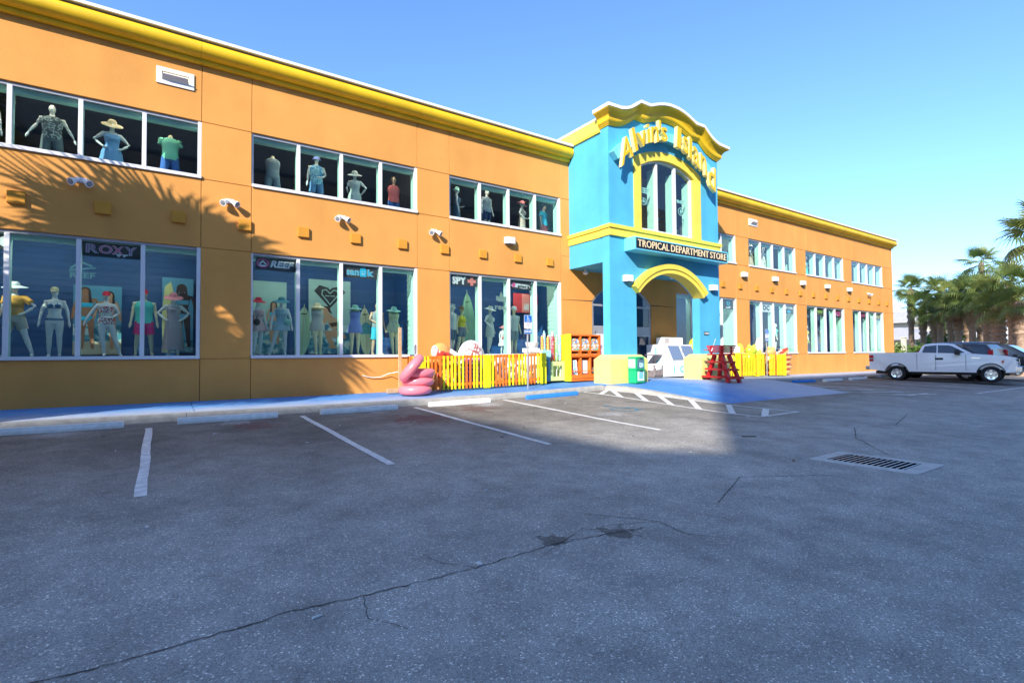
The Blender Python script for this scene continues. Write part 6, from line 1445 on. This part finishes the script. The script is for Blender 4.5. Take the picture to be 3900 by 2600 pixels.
for k, (x, y, h, m, nm) in enumerate(((11.47, 14.95, 2.42, 0, 'orange furled umbrella at the left end of the stand'), (11.58, 14.98, 2.60, 1, 'tall pale aqua furled umbrella second from the left'), (11.68, 14.90, 2.42, 0, 'second orange furled umbrella beside the aqua one'), (11.78, 14.97, 2.44, 2, 'pink furled umbrella in the middle of the stand'), (11.87, 14.90, 2.58, 4, 'tall red furled umbrella in the middle of the stand'), (11.97, 14.96, 2.42, 0, 'orange and white furled umbrella right of the red one'), (12.06, 14.90, 2.44, 3, 'green and aqua furled umbrella near the right end'), (12.15, 14.96, 2.40, 2, 'rose furled umbrella behind the green one'), (12.24, 14.89, 2.43, 1, 'blue patterned furled umbrella at the right end of the stand'), (12.32, 14.95, 2.41, 0, 'orange furled umbrella against the lime panel'))):
    t = thing('beach_umbrella', nm, 'umbrella', (x, y, zb + .1), ((k * 53) % 10 - 5) * .1, 'furled beach umbrellas'); hh = h - zb - .1; lean = ((k * 29) % 7 - 3) * .012
    mb = MB(); mb.tube([(0, 0, 0), (lean, 0, hh)], .016, 8); part(mb, 'pole', WHITE, t, True)
    mb = MB(); mb.lathe([(.036, hh * .42), (.048, hh * .45), (.054, hh * .72), (.050, hh * .94), (.032, hh * .975), (.018, hh * .99)], (lean * .7, 0, 0), 10); part(mb, 'canopy', UC[m], t, True)
# red shelf unit with rafts and boards
t = thing('display_shelf', 'orange cubby shelf with a lime side panel and scalloped ledges beside the entrance', 'shelf', (13.1, 14.7, .7))
SR = mat('shelf_orange_paint', (.82, .19, .03), .5, .04); SLM = mat('shelf_lime_paint', (.76, .86, .02), .5, .03); SMG = mat('shelf_magenta', (.70, .10, .28), .6, .05); SRD = mat('shelf_red_paint', (.60, .03, .02), .5, .04)
zb = wz(13, 14.5) + .02; x0, x1, y0, y1, zt = 12.40, 13.86, 14.45, 15.05, 2.46
mb = MB(); mb.hexa([(x0 - .05, y0 - .0, zb), (x0 - .001, y0 - .0, zb), (x0 - .001, y1, zb), (x0 - .05, y1, zb)], [(x0 - .07, y0, zt + .02), (x0 - .001, y0, zt + .02), (x0 - .001, y1, zt - .02), (x0 - .07, y1, zt - .02)]); part(mb, 'side_panel', SLM, t)
mb = MB(); mb.box(x1 + .001, x1 + .04, y0, y1, zb, zt); part(mb, 'side_panel', SRD, t)
mb = MB(); mb.box(x0, x1, y1 - .02, y1, zb, zt); part(mb, 'back_panel', SRD, t)
wd = (x1 - x0) / 3; zm = 1.50
for k in range(4):
    xx = x0 + wd * k; a = max(x0, xx - .028); b = min(x1, xx + .028); mb = MB(); mb.box(a, b, y0, y1 - .021, zb + .12, zt - .05); part(mb, 'divider', SR, t)
for z0_, z1_, nm in ((zt - .05, zt, 'top_rail'), (zb, zb + .12, 'plinth')):
    mb = MB(); mb.box(x0, x1, y0 - .002, y1 - .021, z0_, z1_); part(mb, nm, SR, t)
for z0_, z1_ in ((zm + .16, zm + .27), (zb + .12, zb + .27)):
    mb = MB(); zz = (z0_ + z1_) / 2
    poly = [(x0 + .03, z0_ - .02)] + [(x1 - .03, z0_ - .02)] + [(x1 - .03 - (x1 - x0 - .06) * i / 36, z1_ - .05 + .03 * abs(math.sin(math.pi * 6 * i / 36))) for i in range(37)]
    mb.prism(poly, 'y', y0 - .022, y0 - .003); part(mb, 'ledge', SR, t)
mb = MB(); mb.box(x0 + .02, x1 - .02, y0 + .0, y1 - .021, zm + .10, zm + .15); part(mb, 'shelf_board', SR, t)
for z_ in (zm + .33, zb + .36): mb = MB(); mb.box(x0 + .028, x1 - .028, y0 - .012, y0 + .012, z_, z_ + .028); part(mb, 'bar', SR, t)
mb = MB(); mb.box(x0 + .03, x0 + .05, y0 + .05, y1 - .03, zb + .13, zm + .09); part(mb, 'liner', SMG, t); mb = MB(); mb.box(x1 - .05, x1 - .03, y0 + .05, y1 - .03, zb + .13, zm + .09); part(mb, 'liner', SMG, t)
PKG = mat_pat('raft_package_print', [(0, (.80, .80, .80)), (.40, (.78, .34, .05)), (.49, (.08, .22, .55)), (.55, (.75, .78, .80)), (.62, (.15, .50, .16))], 7, .35)
for k, nm in enumerate(('left upper cubby', 'middle upper cubby', 'right upper cubby')):
    cx = x0 + wd * (k + .5); mb = MB(); mb.loft([[(cx + u * sx, y0 + .04 + yy, zm + .36 + v) for u, v, sx, yy in ((-.20, 0, 1, 0), (.20, 0, 1, 0), (.21, .20, 1, -.03), (.17, .43, 1, 0), (.0, .455, 1, 0), (-.17, .43, 1, 0), (-.21, .2, 1, -.03))], [(cx + u, y0 + .14, zm + .36 + v) for u, v in ((-.20, 0), (.20, 0), (.21, .20), (.17, .43), (.0, .455), (-.17, .43), (-.21, .2))]], 0, False)
    solo(mb, 'raft_package', PKG, 'packaged pool raft with orange and blue print in the %s of the shelf' % nm, 'package', (cx, y0 + .1, zm + .36), 'packaged rafts on the orange shelf', .015)
    mb = MB(); mb.box(cx - .19, cx + .19, y0 + .03, y0 + .12, zm + .16, zm + .24); solo(mb, 'flat_package', [UC[3], UC[1], ICEL][k], 'flat blue packet lying under the raft in the %s' % nm, 'package', (cx, y0 + .1, zm + .16), 'flat packets on the orange shelf', .012)
for k, (cx, dx, m, nm, tl) in enumerate(((x0 + .14, .02, SMG, 'pink body board leaning at the left of the lower left cubby', .18), (x0 + .27, .02, UC[1], 'pale blue printed board leaning in the lower left cubby', .14), (x0 + .36, .02, ICEW, 'white board leaning in the lower left cubby', .12), (x0 + wd * 1.5, .18, ICEW, 'white boxed board standing in the lower middle cubby', 0), (x0 + wd * 2.5 - .06, .07, GREYB, 'dark boxed toy in the lower right cubby', 0), (x0 + wd * 2.5 + .12, .06, FYE, 'yellow and red toy in the lower right cubby', .05))):
    mb = MB(); h = .66 if k < 4 else .36; mb.box(-dx, dx, -.05 if k > 2 else -.12, .06 if k > 2 else .14, 0, h); mb.xf(Matrix.Translation((cx, y0 + .16, zb + .125)) @ Matrix.Rotation(-tl, 4, 'Y')); solo(mb, 'body_board' if k < 4 else 'boxed_toy', m, nm, 'body board' if k < 4 else 'toy', (cx, y0 + .16, zb + .125), None, .006)
# ------------------------------------------------------------------ porch: newspaper box, bin, ice merchandiser, lifeguard chair
t = thing('newspaper_box', 'green double newspaper box standing at the foot of the left entrance pier', 'newspaper box', (13.85, 12.6, wz(13.85, 12.9)), R_(6))
GD = mat('news_window', (.10, .18, .24), .1, .1); mb = MB()
mb.box(-.25, .25, -.17, .18, .03, .47); mb.box(-.25, .25, -.17, .18, .49, .90); mb.hexa([(-.26, -.18, .902), (.26, -.18, .902), (.26, .19, .902), (-.26, .19, .902)], [(-.24, -.15, .95), (.24, -.15, .95), (.24, .19, .95), (-.24, .19, .95)]); mb.box(-.26, .26, -.18, .19, .47, .49); mb.box(-.23, .23, -.15, .16, 0, .03)
part(mb, 'cabinet', GREEN, t, True, .008)
for z0_, z1_, m in ((.54, .86, GD), (.10, .42, INKW)):
    mb = MB(); mb.box(-.17, .19, -.181, -.1705, z0_, z1_); part(mb, 'door_window', m, t, True); 
mb = MB(); mb.box(-.08, .16, -.186, -.1815, .56, .74); part(mb, 'newspaper', UC[1], t, True); mb = MB(); mb.box(-.10, .12, -.186, -.1815, .18, .40); part(mb, 'newspaper', ICEL, t, True)
mb = MB(); mb.box(-.2605, -.2505, -.13, .14, .56, .86); part(mb, 'side_poster', INKW, t, True)
mb = MB(); mb.box(-.06, .10, -.21, -.181, .875, .895); mb.box(-.06, .10, -.21, -.181, .44, .46); part(mb, 'handle', TRIMB, t, True)
t = thing('litter_bin', 'grey litter bin with a clear bag over its rim beside the ice box', 'litter bin', (17.22, 14.72, wz(17.2, 14.7)))
mb = MB(); mb.hexa([(-.25, -.25, 0), (.25, -.25, 0), (.25, .25, 0), (-.25, .25, 0)], [(-.29, -.29, .52), (.29, -.29, .52), (.29, .29, .52), (-.29, .29, .52)])
for k in range(3): mb.box(-.285 + k * .2, -.13 + k * .2, -.30, -.28, .08, .40)
part(mb, 'barrel', GREYB, t, True, .012)
mb = MB(); mb.loft([[(r_ * math.cos(a) * (1 + .06 * math.sin(5 * a + i)), r_ * math.sin(a) * (1 + .06 * math.sin(5 * a + i)), z_ + .02 * math.sin(3 * a)) for a in [2 * math.pi * q / 28 for q in range(28)]] for i, (r_, z_) in enumerate(((.33, .30), (.35, .38), (.36, .48), (.34, .56), (.30, .58)))], 0, True, False); part(mb, 'bin_bag', BAG, t, True)
mb = MB()
for a, b in ((-.26, -.24), (.24, .26)): mb.box(a, b, .2, .24, .5, .92)
mb.box(-.27, .27, -.26, .26, .92, .97); part(mb, 'lid', GREYB, t, True, .01)
t = thing('ice_box', 'white ice merchandiser with two slanted grey blue doors and pale blue ICE lettering', 'ice box', (18.6, 14.9, .7))
zb = wz(18.5, 14.5); xa, xb = 17.55, 20.3; mb = MB(); mb.prism([(14.46, zb + .03), (14.43, 1.40), (14.72, 2.12), (15.38, 2.12), (15.38, zb + .03)], 'x', xa, xb); part(mb, 'cabinet', ICEW, t, bevel=.015)
sl = lambda z: 14.43 + (z - 1.40) / .72 * .29
for a, b in ((18.12, 18.86), (19.0, 19.74)):
    mb = MB(); z0_, z1_ = 1.44, 2.06; d_ = .02
    mb.hexa([(a + .04, sl(z0_) - d_, z0_), (b + .04, sl(z0_) - d_, z0_), (b + .04, sl(z0_) - .001, z0_ + .01), (a + .04, sl(z0_) - .001, z0_ + .01)], [(a, sl(z1_) - d_, z1_), (b, sl(z1_) - d_, z1_), (b, sl(z1_) - .001, z1_ + .01), (a, sl(z1_) - .001, z1_ + .01)]); dr = part(mb, 'door', ICEB, t)
mb = MB(); mb.tube([(18.92, sl(1.75) - .06, 1.66), (18.92, sl(1.85) - .06, 1.86)], .018, 8); part(mb, 'handle', STEEL, t)
for st, x0_, x1_ in (('I', 18.20, 18.30), ('C', 18.62, 18.96), ('E', 19.28, 19.5)): mb = MB(); mb.text(st, x0_, x1_, .88, 1.20, 14.443, .006, .06); part(mb, 'lettering', ICEL, t)
vs, fs = text_mesh('I', .05)
for st, z0_, z1_, yy0, yy1 in (('I', 1.64, 1.98, 14.80, 14.90), ('C', 1.26, 1.46, 14.52, 14.84), ('E', .84, 1.06, 14.52, 14.82)):
    mb = MB(); mb.text(st, -yy1, -yy0, z0_, z1_, 0, .006, .05); mb.v = [(xa - .002 + b, -a, c) for a, b, c in mb.v]; part(mb, 'lettering', ICEL, t)
t = thing('air_conditioner', 'white box unit with side louvres on top of the ice merchandiser', 'air conditioner', (18.75, 15.0, 2.125))
mb = MB(); mb.box(18.12, 19.4, 14.86, 15.3, 2.125, 2.44); part(mb, 'case', ICEW, t, bevel=.012)
for k in range(5): mb = MB(); mb.box(18.18 + k * .055, 18.205 + k * .055, 14.852, 14.859, 2.17, 2.40); part(mb, 'louvre', GREYB, t)
mb = MB(); mb.torus((20.15, 14.72, 2.0), .32, .12, Matrix.Rotation(R_(80), 3, 'X'), 30, 12); solo(mb, 'yellow_ring', FYE, 'yellow ring float leaning behind the right entrance pier', 'pool float', (20.15, 14.72, 1.5))
t = thing('potted_plant', 'dark twisted plant in a pot between the orange shelf and the left pier', 'plant', (14.15, 15.0, wz(14.1, 15)))
mb = MB(); mb.lathe([(.001, 0), (.12, 0), (.16, .3), (.15, .3), (.001, .27)], (0, 0, 0), 16); part(mb, 'pot', GREYB, t, True)
mb = MB(); mb.tube([(0, 0, .28), (.03, 0, .8), (-.03, .02, 1.4), (.0, 0, 1.9)], [.03, .025, .02, .01], 6); part(mb, 'stem', TRIMB, t, True)
DKL = mat('plant_dark_leaf', (.02, .045, .025), .5, .2); rr = random.Random(5); mb = MB()
for k in range(90):
    z_ = rr.uniform(.5, 1.95); a = rr.uniform(0, 6.28); l = rr.uniform(.08, .17) * (1.25 - z_ * .35); c_ = Vector((0, 0, z_)); d_ = Vector((math.cos(a), math.sin(a), rr.uniform(-.4, .6))); s_ = Vector((-d_.y, d_.x, 0)) * .035
    mb.add([c_, c_ + d_ * l * .5 + s_, c_ + d_ * l, c_ + d_ * l * .5 - s_], [(0, 1, 2, 3)])
part(mb, 'leaves', DKL, t, True)
# lifeguard chair
t = thing('lifeguard_chair', 'red wooden lifeguard chair with splayed legs and stacked step boards', 'chair', (18.25, 12.25, 0))
def bar(a, b, w1, w2, name, m=RED):
    a, b = Vector(a), Vector(b); d = (b - a).normalized(); u = d.cross(Vector((0, 1, 0))).normalized() * w1 / 2; v = d.cross(u).normalized() * w2 / 2; mb = MB()
    mb.hexa([a + u + v, a - u + v, a - u - v, a + u - v], [b + u + v, b - u + v, b - u - v, b + u - v]); return part(mb, name, m, t, bevel=.006)
ZB = lambda x, y: gz(x, y) + ramph(x, y)
FT = [Vector((18.27, 12.82, 0)), Vector((17.86, 11.62, 0)), Vector((18.54, 11.58, 0)), Vector((18.98, 12.76, 0))]
for p in FT: p.z = ZB(p.x, p.y) if p.y < 12.7 else wz(p.x, p.y)
TP = [Vector((18.24, 12.46, 1.64)), Vector((18.06, 12.0, 1.64)), Vector((18.46, 11.98, 1.64)), Vector((18.62, 12.44, 1.64))]
for p, q in zip(FT, TP): bar(p, q, .15, .12, 'leg')
def step(i, j, f, wd, ea, eb, nm='step'):
    a = FT[i].lerp(TP[i], f); b = FT[j].lerp(TP[j], f); d = (b - a); d.z = 0; L = d.length; d.normalize(); n = Vector((d.y, -d.x, 0))
    c = (a + b) / 2 - Vector((18.35, 12.2, (a.z + b.z) / 2)); n = n if n.dot(c) > 0 else -n
    z_ = (a.z + b.z) / 2; a = a - d * ea; b = b + d * eb; o = n * .02; mb = MB()
    pts = [a + o, a + d * .0 + n * wd * .55, a + d * .07 + n * wd, b - d * .07 + n * wd, b + n * wd * .55, b + o]
    mb.prism([(p.x, p.y) for p in pts], 'z', z_ - .03, z_ + .035); part(mb, nm, RED, t)
for f, w_ in ((.17, .26), (.46, .20), (.74, .16)): step(0, 1, f, w_, .20, .06); step(1, 2, f, w_ * .9, .05, .12); step(2, 3, f, w_ * .8, .05, .05)
mb = MB(); mb.box(17.90, 18.72, 11.86, 12.58, 1.645, 1.70); part(mb, 'seat', RED, t, bevel=.01)
for k in range(4):
    e = .02 * k; z_ = 1.74 + k * .075
    mb = MB(); mb.hexa([(17.96 - e, 11.92 - e, z_), (17.99 - e, 11.92 - e, z_), (17.99 - e, 12.52 + e, z_), (17.96 - e, 12.52 + e, z_)], [(17.95 - e, 11.91 - e, z_ + .06), (17.98 - e, 11.91 - e, z_ + .06), (17.98 - e, 12.53 + e, z_ + .06), (17.95 - e, 12.53 + e, z_ + .06)]); part(mb, 'back_slat', RED, t)
    mb = MB(); mb.hexa([(18.0 - e, 11.90 - e, z_), (18.66 + e, 11.90 - e, z_), (18.66 + e, 11.93 - e, z_), (18.0 - e, 11.93 - e, z_)], [(18.0 - e, 11.89 - e, z_ + .06), (18.67 + e, 11.89 - e, z_ + .06), (18.67 + e, 11.92 - e, z_ + .06), (18.0 - e, 11.92 - e, z_ + .06)]); part(mb, 'side_slat', RED, t)
for xx, yy in ((18.03, 11.97), (18.62, 11.97), (18.03, 12.46), (18.62, 12.46)): mb = MB(); mb.box(xx - .03, xx + .03, yy - .03, yy + .03, 1.70, 2.02); part(mb, 'upright', RED, t)
for yy in (11.97, 12.50): mb = MB(); mb.box(17.66, 18.10, yy - .05, yy + .05, 1.84, 1.87); part(mb, 'arm_rest', RED, t)
mb = MB(); mb.tube([(17.85, 12.3, 1.84), (18.30, 12.45, 2.30)], .012, 6); mb.tube([(17.80, 12.3, 1.80), (18.0, 12.35, 2.02)], .02, 6); solo(mb, 'rolled_flag', WHITE, 'thin white rod leaning across the red lifeguard chair', 'rod', (17.85, 12.3, 1.84))

# ------------------------------------------------------------------ second pen, right of the entrance
RX = [23.3 + .142 * k for k in range(31)]; RX = [x for x in RX if min(abs(x - p) for p in (23.25, 24.85, 27.45)) > .10 and not 25.55 < x < 25.95]
pen('bright yellow slatted pen of pool floats right of the entrance', (25.4, 14.55, .55), 23.2, 27.5, 14.55, 15.4, RX, ['y' if k % 9 else 'o' for k in range(40)], lambda x: wz(x, 14.55), 1.10, [23.25, 24.85, 27.45], (23.2, 27.5))
wr = lambda x: wz(x, 15)
for x, z, m, l, rx in ((25.05, 1.85, FLIME, 'lime green float bulging over the left half of the right pen', .38), (25.6, 1.60, FLIME, 'second lime float beside a clear bag in the right pen', .34), (26.9, 1.75, FBUN, 'tan animal float with rounded ears over the right end of the right pen', .36)):
    t = thing('animal_float', l, 'pool float', (x, 15, wr(x))); mb = MB(); mb.ell((x, 14.98, z), rx, .24, .26, 18, 10); mb.ell((x - .1, 15.0, z - .45), rx * .9, .26, .45, 18, 10); part(mb, 'body', m, t)
    for s in (-1, 1): mb = MB(); mb.ell((x + s * rx * .62, 14.95, z + .20), .10, .08, .13, 12, 8); part(mb, 'ear', m, t)
for k, x in enumerate((23.35, 23.75, 24.2)):
    t = thing('sandwich_float', 'orange bun shaped float peeping over the right pen, %s' % ('nearest the chair', 'in the middle of three', 'farthest from the chair')[k], 'pool float', (x, 14.98, wr(x)), 0, 'bun floats in the right pen')
    mb = MB(); mb.ell((x, 14.98, 1.45), .24, .2, .36, 16, 10, 0, Matrix.Rotation(.5, 3, 'Y')); part(mb, 'bun', FBUN, t); mb = MB(); mb.ell((x + .06, 14.9, 1.48), .16, .17, .30, 14, 8, 0, Matrix.Rotation(.5, 3, 'Y')); part(mb, 'filling', FO, t)
for k, (x, y, z, m, l) in enumerate(((23.9, 15.1, 1.72, BAG, 'clear plastic wrapped float at the left of the right pen'), (24.3, 15.15, 1.80, FYE, 'yellow float standing at the back of the right pen'), (26.0, 15.1, 2.0, BAG, 'large clear bag of pale blue floats behind the right sign'))):
    mb = MB(); mb.ell((x, y, z), .22, .2, .42 if k < 2 else .55, 14, 9); solo(mb, 'wrapped_float', m, l, 'pool float', (x, y, wr(x)))
HDOG = mat('hot_dog_red', (.42, .06, .03), .3, .05)
for k, (x, z, s, l) in enumerate(((28.05, .20, .8, 'lowest bun'), (28.2, .46, 1, 'second bun from the ground'), (28.05, .72, .9, 'third bun from the ground'), (28.2, .98, 1, 'fourth bun from the ground'), (27.85, 1.24, .95, 'topmost tilted bun'))):
    t = thing('hot_dog_float', 'inflatable hot dog, the %s in the stack beside the right pen' % l, 'pool float', (x, 14.85, wz(x, 14.85)), 0, 'stacked inflatable hot dogs'); q = Matrix.Rotation(-.45 if k == 4 else 0, 3, 'Y')
    mb = MB(); mb.ell((0, 0, z), .48 * s, .26, .15, 20, 10, 0, q); part(mb, 'bun', FBUN, t, True); mb = MB(); mb.ell((.0, -.08, z + .08), .44 * s, .14, .10, 18, 8, 0, q); part(mb, 'sausage', HDOG, t, True)
    mb = MB(); mb.tube([q @ Vector((-.36 * s + .09 * i * s, -.08 + (.05 if i % 2 else -.05), z + .165 - .0 - .06 * abs(i - 4) / 4)) for i in range(9)], .022, 6); part(mb, 'mustard', FW, t, True)

# ------------------------------------------------------------------ accessible parking signs
SBL = mat('sign_blue', (.01, .16, .60), .4, .02)
def isa(x, y, label, gy=0):
    z = wz(x, y); t = thing('parking_sign', label, 'sign', (x, y, z), 0, 'accessible parking signs'); zt = 2.50 - .60 + .0
    mb = MB(); mb.tube([(0, 0, -.1), (0, 0, 2.40)], .03, 10); part(mb, 'pole', STEEL, t, True)
    def plate(x0_, x1_, z0_, z1_, m, nm, y_=-.034, d_=.004):
        r_ = .025; P = []
        for cx, cz, a0 in ((x1_ - r_, z1_ - r_, 0), (x0_ + r_, z1_ - r_, 90), (x0_ + r_, z0_ + r_, 180), (x1_ - r_, z0_ + r_, 270)): P += [(cx + r_ * math.cos(R_(a0 + 30 * i)), cz + r_ * math.sin(R_(a0 + 30 * i))) for i in range(4)]
        mb = MB(); mb.prism(P, 'y', y_ - d_, y_); return part(mb, nm, m, t, True)
    plate(-.155, .155, 1.96, 2.40, INKW, 'plate'); plate(-.145, .145, 2.17, 2.39, SBL, 'blue_field', -.0385, .003); plate(-.155, .155, 1.79, 1.93, INKW, 'lower_plate'); plate(-.147, .147, 1.797, 1.923, SBL, 'lower_field', -.0385, .003)
    mb = MB(); y_ = -.042; stroke(mb, [(-.02, 2.335), (-.015, 2.27), (.035, 2.265), (.055, 2.21), (.08, 2.215)], .018, y_, .003); stroke(mb, [(-.018, 2.30), (.03, 2.30)], .014, y_, .0032); disc(mb, -.022, 2.355, .017, .017, y_, 12, .003); ringp(mb, -.005, 2.235, .055, .052, .74, y_, 18, .003, 130, 370); part(mb, 'symbol', INKW, t, True)
    mb = MB()
    for k, (a, b) in enumerate(((-.08, .08), (-.06, .07), (-.07, .05), (-.03, .05))): mb.box(a, b, -.0415, -.0385, 2.13 - k * .036, 2.142 - k * .036)
    part(mb, 'small_print', GFRAME, t, True)
    mb = MB(); mb.text('$100 FINE', -.132, .132, 1.825, 1.895, -.0418, .003, .04); part(mb, 'lettering', INKW, t, True)
    return t
isa(9.70, 13.45, 'blue and white wheelchair parking sign on a steel pole in front of the left pen')
isa(24.95, 14.1, 'blue and white wheelchair parking sign on a steel pole in front of the right pen')

# ------------------------------------------------------------------ small litter on the asphalt
LW = mat('litter_paper', (.62, .62, .60), .8, .1); LB = mat('litter_bark', (.14, .11, .08), .9, .2); rr = random.Random(11)
for k in range(26):
    x, y = rr.uniform(-1.5, 13), rr.uniform(3.2, 11.5)
    if x < -.15 * y: continue
    l = rr.uniform(.015, .05); a = rr.uniform(0, 3.1); mb = MB(); d = Vector((math.cos(a), math.sin(a), 0)) * l; s = Vector((-d.y, d.x, 0)) * rr.uniform(.25, .6); c = Vector((x, y, gz(x, y) + .004))
    mb.hexa([c - d - s, c + d - s, c + d + s, c - d + s], [c - d * .8 - s * .8 + Vector((0, 0, .008)), c + d * .8 - s * .7 + Vector((0, 0, .01)), c + d * .7 + s * .8 + Vector((0, 0, .006)), c - d * .9 + s * .7 + Vector((0, 0, .009))])
    o = solo(mb, 'litter_scrap', LW if k % 3 else LB, 'tiny white paper scrap lying on the asphalt' if k % 3 else 'tiny brown bark scrap lying on the asphalt', 'litter', c, 'litter scraps on the asphalt')
mb = MB(); mb.tube([(9.0, 5.6, gz(9, 5.6) + .012), (9.22, 5.45, gz(9.2, 5.4) + .014)], .010, 6); solo(mb, 'twig', LB, 'thin brown twig lying on the asphalt beyond the storm drain', 'twig', (9, 5.6, gz(9, 5.6)))
